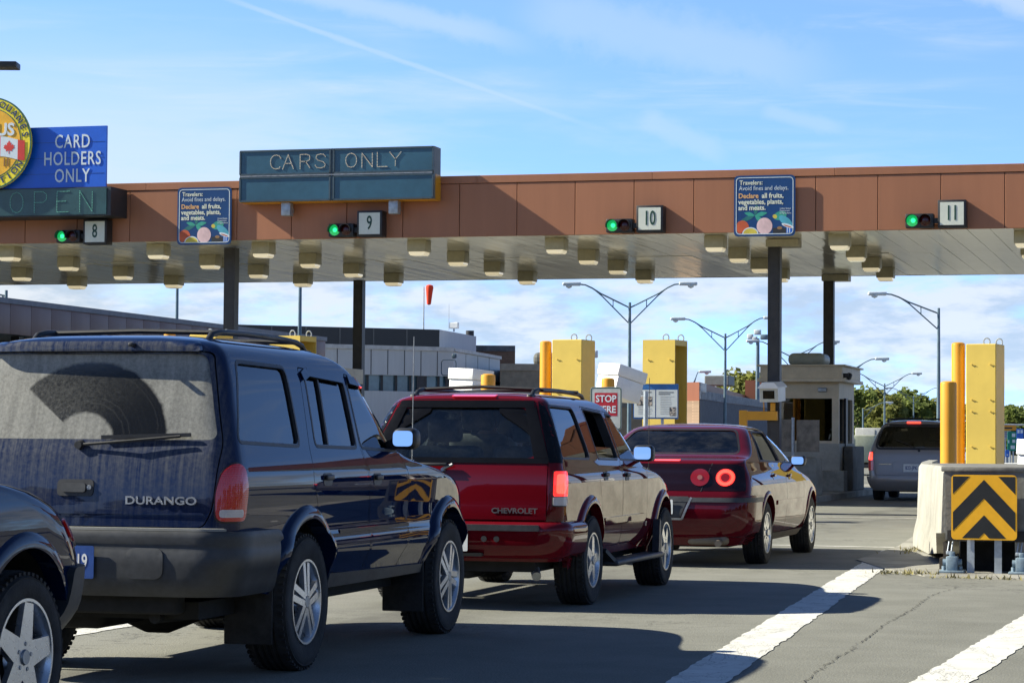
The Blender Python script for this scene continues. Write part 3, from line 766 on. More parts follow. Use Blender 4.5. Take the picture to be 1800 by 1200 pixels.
    for y in (-.44, WB-.47):
        for sx in (1, -1):
            mb = MB(); mb.rbox((sx*.56, y-.008, .17), (sx*.83, y+.008, .52), .006, 2); mb.build('mud_flap', M_RUBBER, root, 40)
    mb = MB(); patch(mb, B.side, [(.46, .42), (2.28, .42), (2.28, .475), (.46, .50)], .012, -.05, .08, True); mb.each('sill', M_CLAD, root, 40)
    mb = MB(); flare(mb, B, 0, .37, .452, .53, 9, 172, .034); flare(mb, B, WB, .37, .452, .53, 6, 172, .034); mb.each('wheel_flare', P_NAVY2, root, 55, lambda p: (p[0] > 0, p[1] > 1.3))
    roof_rail(root, B, .50, -.62, .98, lambda y: 1.765-.03*abs(y-.1)**2, .07)
    mb = MB(); mb.tube([(-.5, .72, 1.81), (0, .72, 1.82), (.5, .72, 1.81)], .014, 8); mb.tube([(-.5, -.32, 1.82), (0, -.32, 1.83), (.5, -.32, 1.82)], .014, 8); mb.each('roof_crossbar', M_TRIM, root, 45, lambda p: p[1] > .3)
    wing_mirror(root, B, 1.64, 1.26, M_TRIM, .155, .13)
    # whip aerial on the right wing
    x = B.side(2.12, 1.06)[0]-.06; mb = MB(); mb.cyl((x, 2.12, 1.05), (x, 2.12, 1.13), .018, .012, 12); mb.tube([(x, 2.12, 1.12), (x+.012, 2.10, 1.90)], .0035, 6); mb.build('aerial', M_STEEL, root, 45)
    seat(root, -.36, 1.05, .68, M_SEAT); seat(root, .36, 1.05, .68, M_SEAT); seat(root, -.36, .05, .70, M_SEAT, .62, .52); seat(root, .36, .05, .70, M_SEAT, .62, .52)
    dash(root, B, 1.68, 1.16, .68); steer(root, -.36, 1.40, 1.08)
    mb = MB(); band(mb, B.side, [(.55, .735), (1.86, .735)], .02, .006, -.02); mb.build('side_moulding', P_NAVY2, root, 40)
    fit_wheels(root, 'double', .375, .245, .225, WB, .862)
    return root
SUV_NAVY = navy_suv()

# ================================================================ the SUV in the bottom left corner, only its front wing in view
def wing_suv():
    WB = 2.69
    B = Body([
        (.34, -.85, 3.22, .80, .20, .16, .03, .40, .34, .06),
        (.55, -.92, 3.50, .86, .18, .16, .03, .42, .36, .06),
        (.70, -.92, 3.52, .875, .16, .14, .03, .42, .38, .06),
        (.83, -.91, 3.45, .88, .16, .14, .03, .42, .40, .06),
        (.94, -.90, 3.32, .875, .15, .14, .03, .40, .42, .06),
        (1.015, -.90, 3.12, .865, .15, .14, .03, .36, .44, .08),
        (1.065, -.89, 2.82, .855, .15, .14, .03, .33, .44, .10),
        (1.10, -.88, 2.35, .84, .15, .14, .03, .30, .35, .12),
        (1.125, -.88, 1.80, .825, .15, .14, .03, .25, .20, .12),
        (1.17, -.85, 1.66, .80, .15, .14, .03, .20, .16, .14),
        (1.55, -.62, 1.05, .66, .15, .14, .03, .20, .16, .14),
        (1.66, -.58, .80, .58, .20, .18, .04, .22, .22, .12),
        (1.70, -.40, .45, .40, .25, .25, .05, .25, .28, .10),
        (1.715, -.10, .10, .10, .06, .08, .0, .06, .08, .0)], tf=.05, tr=.015)
    root = thing('sport_utility_vehicle', 'dark blue car cut off by the bottom left corner, showing a wing and alloy wheel', 'suv', (-5.59, 6.66, 0), R(-.9), 'vehicles queueing at the inspection lane')
    w2 = rpoly([(.30, 1.15), (.86, 1.14), (.86, 1.50), (.34, 1.52)], .04); w1 = rpoly([(.94, 1.14), (1.55, 1.13), (1.10, 1.49), (.94, 1.50)], .04)
    q = rpoly([(-.68, 1.16), (.18, 1.15), (.22, 1.52), (-.46, 1.52)], .05); rg = rpoly([(-.62, 1.15), (.62, 1.15), (.50, 1.55), (-.50, 1.55)], .07); ws = rpoly([(-.64, 1.16), (.64, 1.16), (.50, 1.54), (-.50, 1.54)], .06)
    door = rpoly([(.96, .48), (1.70, .47), (1.86, .62), (1.88, 1.03), (1.62, 1.08), (1.12, 1.54), (.90, 1.55), (.90, 1.12), (.96, .9)], .03)
    zs = sorted(set([round(z, 3) for z in np.linspace(.34, 1.55, 40)] + [1.6, 1.64, 1.665, 1.68, 1.692, 1.70, 1.708, 1.715]))
    body, parts = make_shell(B, root, P_NAVY2, zs, (.60, 1.62, .10, 1.62, .075), [('side', q, True), ('side', w2, True), ('side', w1, True), ('rear', rg, False), ('front', ws, False)], WB, (.43, .37), [('door', door)])
    pane('window', B, 'side', q, G_DARK, body, mirror=True); pane('window', B, 'side', w2, G_DARK, body, mirror=True); pane('window', B, 'side', w1, G_MID, parts[0]); pane('rear_window', B, 'rear', rg, G_DARK, body); pane('windscreen', B, 'front', ws, G_MID, body)
    handle(parts[0], B, 1.10, .98); wing_mirror(root, B, 1.50, 1.16, M_TRIM)
    mb = MB(); patch(mb, lambda u, v, d: B.farc(u, v, d), rrect(-1.08, .36, 1.08, .70, .04), lambda u, v: .035-.03*max(0, (.44-v)/.08)**2, -.03, .04); mb.build('front_bumper', M_CLAD, root, 50)
    for sg in (1, -1):
        mb = MB(); patch(mb, lambda u, v, d: B.farc(sg*u, v, d), rpoly([(.52, .76), (.86, .78), (.86, .90), (.56, .90)], .03), .012, -.02, .04); mb.build('headlight', M_LENSW, root, 45)
        mb = MB(); patch(mb, lambda u, v, d: B.farc(sg*u, v, d), rpoly([(.90, .80), (.99, .83), (.97, .90), (.89, .91)], .02), .010, -.02, .03); mb.build('marker_light', lens('dim marker lens', (.28, .02, .012), .02), root, 45)
    mb = MB(); flare(mb, B, WB, .37, .428, .50, 0, 185, .022); flare(mb, B, 0, .37, .428, .50, -5, 185, .022); mb.each('wheel_flare', P_NAVY2, root, 55, lambda p: (p[0] > 0, p[1] > 1.3))
    mb = MB(); patch(mb, B.side, [(.44, .36), (2.25, .36), (2.25, .45), (.44, .47)], .012, -.05, .08, True); mb.each('sill', M_CLAD, root, 40)
    mb = MB(); mb.box((-.6, -.8, .28), (.6, 3.1, .36)); mb.build('underbody', M_UNDER, root)
    seat(root, -.36, .8, .62, M_SEAT); seat(root, .36, .8, .62, M_SEAT); dash(root, B, 1.45, 1.08, .64)
    fit_wheels(root, 'holes', .355, .235, .235, WB, .872)
    return root
SUV_WING = wing_suv()

# ================================================================ maroon SUV
def maroon_suv():
    WB = 2.76
    B = Body([
        (.36, -.90, 3.30, .76, .20, .16, .03, .42, .36, .05),
        (.50, -.95, 3.42, .80, .18, .15, .03, .42, .38, .05),
        (.66, -.95, 3.44, .815, .14, .12, .03, .42, .40, .05),
        (.82, -.94, 3.38, .82, .12, .11, .03, .42, .40, .05),
        (.93, -.93, 3.10, .82, .12, .11, .03, .38, .38, .06),
        (1.00, -.92, 2.65, .812, .12, .11, .03, .34, .36, .08),
        (1.04, -.91, 2.25, .80, .12, .11, .03, .28, .26, .10),
        (1.08, -.90, 2.10, .79, .12, .11, .03, .22, .16, .12),
        (1.13, -.88, 2.00, .778, .13, .12, .03, .20, .16, .13),
        (1.30, -.79, 1.80, .715, .14, .13, .03, .20, .16, .13),
        (1.48, -.69, 1.57, .64, .14, .13, .03, .20, .16, .13),
        (1.54, -.66, 1.44, .605, .15, .14, .03, .20, .18, .13),
        (1.58, -.62, 1.25, .55, .18, .17, .04, .22, .22, .12),
        (1.61, -.48, .90, .42, .24, .24, .05, .25, .28, .10),
        (1.622, -.20, .45, .26, .18, .22, .03, .18, .22, .06),
        (1.628, .0, .2, .08, .05, .06, .0, .05, .06, .0)], tf=.05, tr=.015)
    root = thing('sport_utility_vehicle', 'maroon SUV with lit brake lamps between the navy SUV and the burgundy sedan', 'suv', (-5.39, 18.64, 0), R(0.4), 'vehicles queueing at the inspection lane')
    q = rpoly([(-.74, 1.135), (.09, 1.125), (.12, 1.50), (-.56, 1.51)], .05)
    w2 = rpoly([(.38, 1.125), (1.05, 1.115), (1.05, 1.475), (.45, 1.50)], .04)
    w1 = rpoly([(1.15, 1.115), (1.90, 1.105), (1.52, 1.45), (1.17, 1.47)], .04)
    rg = rpoly([(-.60, 1.125), (.60, 1.125), (.475, 1.50), (-.475, 1.50)], .06)
    ws = rpoly([(-.64, 1.13), (.64, 1.13), (.50, 1.49), (-.50, 1.49)], .06)
    door_r = rpoly([(.30, .95), (.38, .72), (.50, .45), (.58, .42), (1.10, .42), (1.10, 1.10), (1.09, 1.50), (.40, 1.53), (.32, 1.1)], .03)
    door_f = rpoly([(1.12, .42), (1.98, .42), (2.06, .55), (2.07, .99), (1.97, 1.06), (1.56, 1.48), (1.11, 1.50), (1.12, 1.10)], .03)
    gate = rpoly([(-.70, .665), (.70, .665), (.70, 1.08), (.53, 1.555), (-.53, 1.555), (-.70, 1.08)], .03)
    zs = sorted(set([round(z, 3) for z in np.linspace(.36, 1.52, 42)] + [1.54, 1.56, 1.575, 1.588, 1.60, 1.609, 1.616, 1.622, 1.628]))
    body, parts = make_shell(B, root, P_RED, zs, (.60, 1.56, .09, 1.92, .07),
        [('side', q, True), ('side', w2, True), ('side', w1, True), ('rear', rg, False), ('front', ws, False)], WB, (.42, .36), [('door', door_r), ('door', door_f)], gate)
    d_r, d_f, tg = parts
    g_rear = glass('maroon suv rear glass', (.72, .78, .77), grime=.02)
    pane('window', B, 'side', q, G_DARK, body, mirror=True); pane('window', B, 'side', w1, G_LIGHT, d_f); pane('rear_window', B, 'rear', rg, g_rear, tg); pane('windscreen', B, 'front', ws, G_LIGHT, body)
    # rear door window wound half down
    mb = MB(); patch(mb, B.side, rpoly([(.37, 1.11), (1.06, 1.10), (1.06, 1.20), (.39, 1.21)], .01), -.014, -.019, .05); mb.build('window', G_MID, d_r, 30)
    for p in (w2, w1):
        mb = MB(); patch(mb, lambda u, v, d: (-B.side(u, v, d)[0], u, v), grow(p, .012), -.014, -.019, .05); mb.build('window', G_MID, body, 30)
    for p, par in ((q, body), (w2, d_r), (w1, d_f)):
        mb = MB(); g = grow(p, .010); band(mb, B.side, g+[g[0]], .016, .002, -.02); mb.build('window_seal', M_TRIM, par)
    # black surround of the upper tailgate, wrapping the rear corners
    mb = MB()
    for poly in (rpoly([(-.70, 1.085), (.70, 1.085), (.70, 1.125), (-.70, 1.125)], .01), [(-.535, 1.50), (.535, 1.50), (.518, 1.553), (-.518, 1.553)],
                 [(.585, 1.126), (.693, 1.126), (.545, 1.499), (.465, 1.499)], [(-.585, 1.126), (-.693, 1.126), (-.545, 1.499), (-.465, 1.499)]): patch(mb, B.rear, poly, .007, -.02, .05)
    mb.build('rear_window_surround', mat('gloss black surround', (.006, .006, .007), rough=.15, var=.1, spec=.25), tg, 30)
    cn = MB()
    for sg in (1, -1): patch(cn, lambda u, v, d: (sg*B.side(u, v, d)[0], u, v), [(-.875, 1.09), (-.762, 1.09), (-.585, 1.54), (-.655, 1.54)], .004, -.02, .04)
    cn.mi = [0]*len(cn.f)
    for sg in (1, -1): patch(cn, lambda u, v, d: B.rear(sg*u, v, d), [(.706, 1.09), (.76, 1.09), (.585, 1.55), (.546, 1.55)], .004, -.02, .04)
    patch(cn, B.rear, [(-.56, 1.562), (.56, 1.562), (.52, 1.592), (-.52, 1.592)], .003, -.02, .05)
    cn.each('corner_trim', bpy.data.materials['gloss black surround'], root, 40, lambda p: 0 if p[2] > 1.558 else (1 if p[0] > 0 else -1))
    handle(d_r, B, .50, .98); handle(d_f, B, 1.26, .97)
    tl = rpoly([(.745, .775), (.90, .775), (.90, 1.03), (.745, 1.03)], .02)
    for sg in (1, -1):
        mb = MB(); patch(mb, lambda u, v, d: B.arc(sg*u, v, d), grow(tl, .006), .004, -.03, .04); hs = mb.build('tail_light', M_TRIM, root, 40)
        mb = MB(); patch(mb, lambda u, v, d: B.arc(sg*u, v, d), rrect(.745, .845, .90, 1.03, .015), .014, -.01, .04); ln = mb.build('lens', M_LENSLIT, hs, 40)
        mb = MB(); patch(mb, lambda u, v, d: B.arc(sg*u, v, d), rrect(.765, .865, .845, 1.01, .02), .017, .005, .04); mb.build('brake_bulb', M_LENSGLOW, ln, 40)
        mb = MB(); patch(mb, lambda u, v, d: B.arc(sg*u, v, d), rrect(.745, .778, .90, .84, .012), .014, -.01, .04); mb.build('reversing_lens', M_LENSW, hs, 40)
    mb = MB(); patch(mb, B.rear, rrect(-.12, 1.583, .22, 1.600, .006), .035, -.02, .04); hb = mb.build('high_brake_light', lens('dim brake strip', (.35, .01, .02), .45, (1, .04, .08)), root, 40)
    # tailgate furniture
    mb = MB(); y = B.rear(-.1, 1.06)[1]; mb.cyl((-.32, y, 1.045), (-.32, y-.025, 1.045), .024, None, 14); mb.rbox((-.30, y-.05, 1.06), (-.06, y-.02, 1.085), .01); mb.build('wiper', M_TRIM, tg, 40)
    mb = MB(); mb.cyl((-.10, y, 1.03), (-.10, y-.03, 1.035), .020, .014, 12); mb.cyl((-.10, y-.02, 1.04), (-.02, y-.03, 1.075), .012, None, 8); mb.build('latch', M_STEEL, tg, 40)
    mb = MB(); mb.cyl((-.20, y, 1.02), (-.20, y-.012, 1.02), .016, None, 12); mb.build('lock', M_STEEL, tg, 40)
    text('lettering', 'CHEVROLET', .055, mat('dull chrome lettering', (.25, .24, .24), rough=.3, metal=.7), tg, at_front(.46, B.rear(.24, .735)[1]-.003, .735), ext=.004, sx=1.15, bold=.02)
    mb = MB(); band(mb, B.rear, [(-.70, .685), (.70, .685)], .03, .02, -.02); mb.build('tailgate_lip', P_RED, tg, 40)
    def bo(u, v): return .075-.05*max(0, (.46-v)/.1)**2-.08*max(0, (v-.60)/.08)**2
    mb = MB(); patch(mb, B.arc, rrect(-1.30, .385, 1.30, .655, .04), bo, -.03, .035); bp = mb.build('rear_bumper', P_RED, root, 50)
    mb = MB(); patch(mb, B.arc, rrect(-.66, .59, .66, .635, .015), .088, .03, .04); mb.build('bumper_strip', M_CLAD, bp, 50)
    mb = MB()
    for x in (.25, .345): p = B.rear(x, .53, .072); mb.cyl(p, (p[0], p[1]-.008, p[2]), .022, None, 14)
    mb.each('bumper_socket', M_TRIM, bp, 40, lambda p: p[0] > .3)
    number_plate(root, B, -.02, .515, .30, .155, M_PLATE, 'ABLK 6S', .10, M_INKBLUE, d=.085, sx=.62)
    mb = MB(); patch(mb, B.rear, rrect(-.22, .40, .24, .425, .01), .11, .05, .04); mb.build('bumper_step', M_CLAD, bp, 40)
    mb = MB(); patch(mb, B.side, [(.46, .60), (1.97, .60), (1.97, .65), (.46, .65)], .014, -.02, .06); mb.build('side_moulding', P_RED, root, 40)
    text('badge', 'LT', .05, M_GREYINK, root, Matrix.Translation((B.side(2.06, .60, .004)[0], 2.02, .56)) @ Matrix.Rotation(R(90), 4, 'Z') @ ROT_FRONT, ext=.003, bold=.02)
    mb = MB()
    for sx in (1, -1): mb.rbox((sx*.74, .50, .27), (sx*.92, 2.28, .315), .018); mb.bar((sx*.83, .55, .30), (sx*.78, .42, .40), .16, .14, .03, .03, (0, 0, 1)); mb.bar((sx*.86, 2.24, .30), (sx*.84, 2.36, .58), .10, .05, .06, .06, (1, 0, 0))
    mb.each('running_board', M_CLAD, root, 45)
    mb = MB(); flare(mb, B, 0, .36, .418, .485, -8, 188, .028); flare(mb, B, WB, .36, .418, .485, -5, 195, .028); mb.each('wheel_flare', P_RED, root, 55, lambda p: (p[0] > 0, p[1] > 1.3))
    mb = MB(); mb.box((-.58, -.80, .28), (.58, 3.1, .37)); mb.lathe([(.04, -.6), (.08, -.2), (.14, -.05), (.14, .05), (.08, .2), (.04, .6)], 'X', 18, Matrix.Translation((0, 0, .33))); mb.rbox((-.45, -.78, .22), (.10, -.3, .36), .05); mb.build('underbody', M_UNDER, root, 40)
    mb = MB(); mb.tube([(.50, -.25, .33), (.52, -.60, .33), (.60, -.82, .25)], .035, 10); mb.build('exhaust_pipe', M_STEEL, root, 40)
    roof_rail(root, B, .46, -.52, 1.25, lambda y: 1.585-.02*abs(y-.2)**2, .07)
    mb = MB()
    for y in (-.25, .85): mb.tube([(-.5, y, 1.645), (0, y, 1.665), (.5, y, 1.645)], .013, 8)
    mb.each('roof_crossbar', M_TRIM, root, 45, lambda p: p[1] > .3)
    wing_mirror(root, B, 1.86, 1.155, M_TRIM, .175, .14)
    for sx in (-1, 1): seat(root, sx*.34, 1.22, .60, M_SEAT); seat(root, sx*.34, .28, .62, M_SEAT, .60, .50)
    dash(root, B, 1.78, 1.08, .64); steer(root, -.34, 1.58, 1.00)
    x = B.side(2.35, .93)[0]-.05
    mb = MB(); mb.cyl((x, 2.35, .93), (x, 2.35, 1.03), .016, .01, 10); mb.tube([(x, 2.35, 1.02), (x+.01, 2.32, 1.80)], .0028, 6); mb.build('aerial', M_TRIM, root, 45)
    fit_wheels(root, 'broad', .345, .235, .205, WB, .835)
    return root
SUV_RED = maroon_suv()

# ================================================================ burgundy sedan
def sedan():
    WB = 2.86
    B = Body([
        (.22, -1.02, 3.62, .78, .30, .22, .06, .50, .40, .08),
        (.34, -1.10, 3.74, .86, .30, .22, .06, .50, .42, .08),
        (.55, -1.13, 3.78, .90, .28, .20, .06, .50, .44, .08),
        (.70, -1.10, 3.68, .905, .24, .18, .06, .48, .44, .08),
        (.80, -1.05, 3.35, .90, .22, .17, .06, .44, .44, .08),
        (.88, -1.03, 2.90, .885, .22, .17, .06, .40, .40, .10),
        (.95, -1.01, 2.35, .86, .22, .17, .06, .34, .30, .12),
        (1.00, -1.00, 2.16, .838, .22, .16, .06, .26, .18, .14),
        (1.05, -.97, 2.06, .818, .22, .16, .06, .22, .16, .15),
        (1.075, -.90, 2.02, .806, .24, .18, .06, .22, .16, .15),
        (1.095, -.70, 1.98, .795, .26, .20, .08, .22, .16, .15),
        (1.13, -.52, 1.91, .778, .20, .18, .10, .22, .16, .15),
        (1.25, -.24, 1.66, .712, .20, .20, .11, .22, .16, .15),
        (1.36, .00, 1.38, .635, .20, .20, .11, .22, .18, .15),
        (1.40, .12, 1.22, .59, .20, .22, .10, .22, .20, .14),
        (1.43, .30, 1.02, .48, .20, .24, .08, .22, .22, .10),
        (1.445, .50, .80, .28, .14, .14, .02, .14, .14, .02),
        (1.45, .60, .70, .10, .05, .04, .0, .05, .04, .0)], tf=.07, tr=.03)
    root = thing('sedan', 'burgundy sedan with round glowing tail lamps at the head of the queue', 'car', (-5.28, 25.58, 0), R(-.4), 'vehicles queueing at the inspection lane')
    w2 = rpoly([(-.02, 1.075), (1.06, 1.055), (1.03, 1.355), (.36, 1.355)], [.03, .03, .04, .10])
    w1 = rpoly([(1.14, 1.055), (1.92, 1.045), (1.44, 1.335), (1.13, 1.355)], .04)
    rg = rpoly([(-.66, 1.145), (.66, 1.145), (.53, 1.375), (-.53, 1.375)], .06)
    ws = rpoly([(-.66, 1.09), (.66, 1.09), (.53, 1.36), (-.53, 1.36)], .06)
    door_r = rpoly([(.42, .62), (.52, .34), (.60, .31), (1.10, .31), (1.105, 1.04), (1.09, 1.385), (.34, 1.395), (.06, 1.14), (.14, .95), (.32, .82)], .03)
    door_f = rpoly([(1.12, .31), (2.20, .31), (2.26, .45), (2.24, .90), (2.00, 1.02), (1.46, 1.365), (1.11, 1.385), (1.125, 1.04)], .03)
    zs = sorted(set([round(z, 3) for z in np.linspace(.22, 1.04, 26)] + [round(z, 3) for z in np.linspace(1.05, 1.36, 24)] + [1.375, 1.39, 1.403, 1.415, 1.426, 1.434, 1.44, 1.445, 1.45]))
    body, parts = make_shell(B, root, P_RED2, zs, (.50, 1.385, .07, 1.95, .06),
        [('side', w2, True), ('side', w1, True), ('rear', rg, False), ('front', ws, False)], WB, (.385, .33), [('door', door_r), ('door', door_f)])
    d_r, d_f = parts
    pane('window', B, 'side', w2, G_MID, d_r); pane('window', B, 'side', w1, G_LIGHT, d_f); pane('rear_window', B, 'rear', rg, G_LIGHTG, body); pane('windscreen', B, 'front', ws, G_LIGHT, body)
    for p in (w2, w1):
        mb = MB(); patch(mb, lambda u, v, d: (-B.side(u, v, d)[0], u, v), grow(p, .012), -.014, -.019, .05); mb.build('window', G_MID, body, 30)
    for p, par, ch in ((w2, d_r, B.side), (w1, d_f, B.side), (rg, body, B.rear)):
        mb = MB(); g = grow(p, .010); band(mb, ch, g+[g[0]], .016, .003, -.02); mb.build('window_seal', M_TRIM, par)
    mb = MB(); band(mb, B.side, [(.20, 1.07), (.38, 1.34)], .03, .000, -.02); mb.build('window_divider', M_TRIM, d_r)
    handle(d_r, B, .42, .90, P_RED2); handle(d_f, B, 1.36, .89, P_RED2)
    mb = MB(); band(mb, B.rear, [(-.66, 1.083), (.66, 1.083)], .008, .003, -.01); band(mb, B.rear, [(-.62, 1.07), (-.56, .74)], .007, .003, -.01); band(mb, B.rear, [(.40, .76), (.50, 1.04)], .007, .006, -.01); mb.build('boot_seam', M_TRIM, body)
    # black lamp panel across the tail
    mb = MB(); patch(mb, B.arc, rpoly([(-.86, .765), (.86, .765), (.84, 1.00), (.74, 1.035), (-.74, 1.035), (-.84, 1.00)], .03), .004, -.02, .04); pn = mb.build('lamp_panel', mat('smoked lamp panel', (.012, .004, .006), rough=.10, var=.1), root, 40)
    for x, m_ in ((.64, M_LENSLIT), (.385, M_LENS), (-.64, M_LENSLIT), (-.385, M_LENS)):
        c = .90; mb = MB(); patch(mb, B.arc, [(x+.095*math.cos(2*math.pi*k/28), c+.086*math.sin(2*math.pi*k/28)) for k in range(28)], lambda u, v: .016, -.01, .04)
        tl = mb.build('tail_light', m_, root, 40)
        mb = MB(); patch(mb, B.arc, [(x+(.045 if abs(x) > .5 else .026)*math.cos(2*math.pi*k/20), c+(.042 if abs(x) > .5 else .024)*math.sin(2*math.pi*k/20)) for k in range(20)], .022, .01, .03); mb.build('inner_lens', M_LENS if abs(x) > .5 else lens('dim clear lens', (.30, .12, .10)), tl, 40)
        if abs(x) > .5:
            mb = MB(); mb2 = [(x+.074*math.cos(2*math.pi*k/28), c+.066*math.sin(2*math.pi*k/28)) for k in range(28)]; band(mb, B.arc, mb2+[mb2[0]], .030, .019, .012); mb.build('brake_ring', M_LENSGLOW, tl)
    mb = MB(); patch(mb, B.rear, rrect(-.10, 1.063, .16, 1.078, .004), .010, -.01, .04); mb.build('high_brake_light', M_LENSGLOW, root, 40)
    def bo(u, v): return .05-.05*max(0, (.40-v)/.1)**2
    mb = MB(); patch(mb, B.arc, rrect(-1.30, .30, 1.30, .725, .04), bo, -.03, .04); bp = mb.build('rear_bumper', P_RED2, root, 50)
    mb = MB(); patch(mb, B.arc, rrect(-1.30, .655, 1.30, .70, .015), .062, .02, .04); mb.build('bumper_strip', M_CLAD, bp, 50)
    mb = MB(); patch(mb, B.rear, rpoly([(-.30, .71), (.30, .71), (.22, .50), (-.22, .50)], .02), .058, .02, .05); rc = mb.build('plate_recess', M_CLAD, bp, 40)
    mb = MB(); pl = [(.325, .70), (.235, .485), (-.235, .485), (-.325, .70)]; band(mb, B.rear, pl, .022, .064, .03); mb.build('plate_trim', M_STEEL, bp, 40)
    number_plate(root, B, .0, .605, .29, .145, M_PLATE, 'TKB 482', .085, M_INKBLUE, d=.066, sx=.72)
    mb = MB(); patch(mb, B.side, [(.50, .60), (2.22, .60), (2.22, .645), (.50, .645)], .012, -.02, .06, True); mb.each('side_moulding', P_RED2, root, 40)
    mb = MB(); patch(mb, B.side, [(.42, .225), (2.44, .225), (2.44, .30), (.42, .30)], .006, -.04, .06, True); mb.each('sill', mat('tan dusty sill', (.16, .14, .12), rough=.7), root, 40)
    mb = MB(); mb.box((-.65, -.9, .20), (.65, 3.4, .24)); mb.build('underbody', M_UNDER, root)
    mb = MB(); mb.rbox((.25, -1.06, .225), (.68, -.72, .335), .05); mb.tube([(.58, -.95, .26), (.60, -1.17, .245)], .035, 10); mb.build('exhaust_pipe', mat('tan silencer', (.17, .14, .11), rough=.6), root, 40)
    mb = MB(); flare(mb, B, 0, .33, .383, .43, 5, 178, .014); flare(mb, B, WB, .33, .383, .43, 2, 178, .014); mb.each('wheel_lip', P_RED2, root, 55, lambda p: (p[0] > 0, p[1] > 1.3))
    wing_mirror(root, B, 1.92, 1.055, M_TRIM, .165, .12)
    for sx in (-1, 1): seat(root, sx*.36, 1.20, .44, M_SEAT, .5, .60)
    mb = MB(); mb.rbox((-.66, -.12, .50), (.66, .10, 1.12), .06); bs = mb.build('seat', M_SEAT, root, 40)
    mb = MB(); mb.rbox((-.70, -.50, 1.06), (.70, -.05, 1.105), .02); mb.build('parcel_shelf', mat('grey parcel shelf', (.16, .165, .16), rough=.95), root, 40)
    dash(root, B, 1.82, 1.00, .66); steer(root, -.36, 1.62, .94)
    mb = MB(); mb.prism(rrect(-.09, -.05, .09, .05, .008), 0, .003, at_front(.33, .20, 1.19)); mb.build('headrest_label', mat('pale green card', (.55, .68, .50), rough=.9), root)
    mb = MB(); mb.rbox((-.13, 1.50, 1.28), (.13, 1.53, 1.335), .012); mb.build('inside_mirror', M_TRIM, root, 40)
    fit_wheels(root, 'cover', .325, .21, .205, WB, .885)
    return root
SEDAN = sedan()

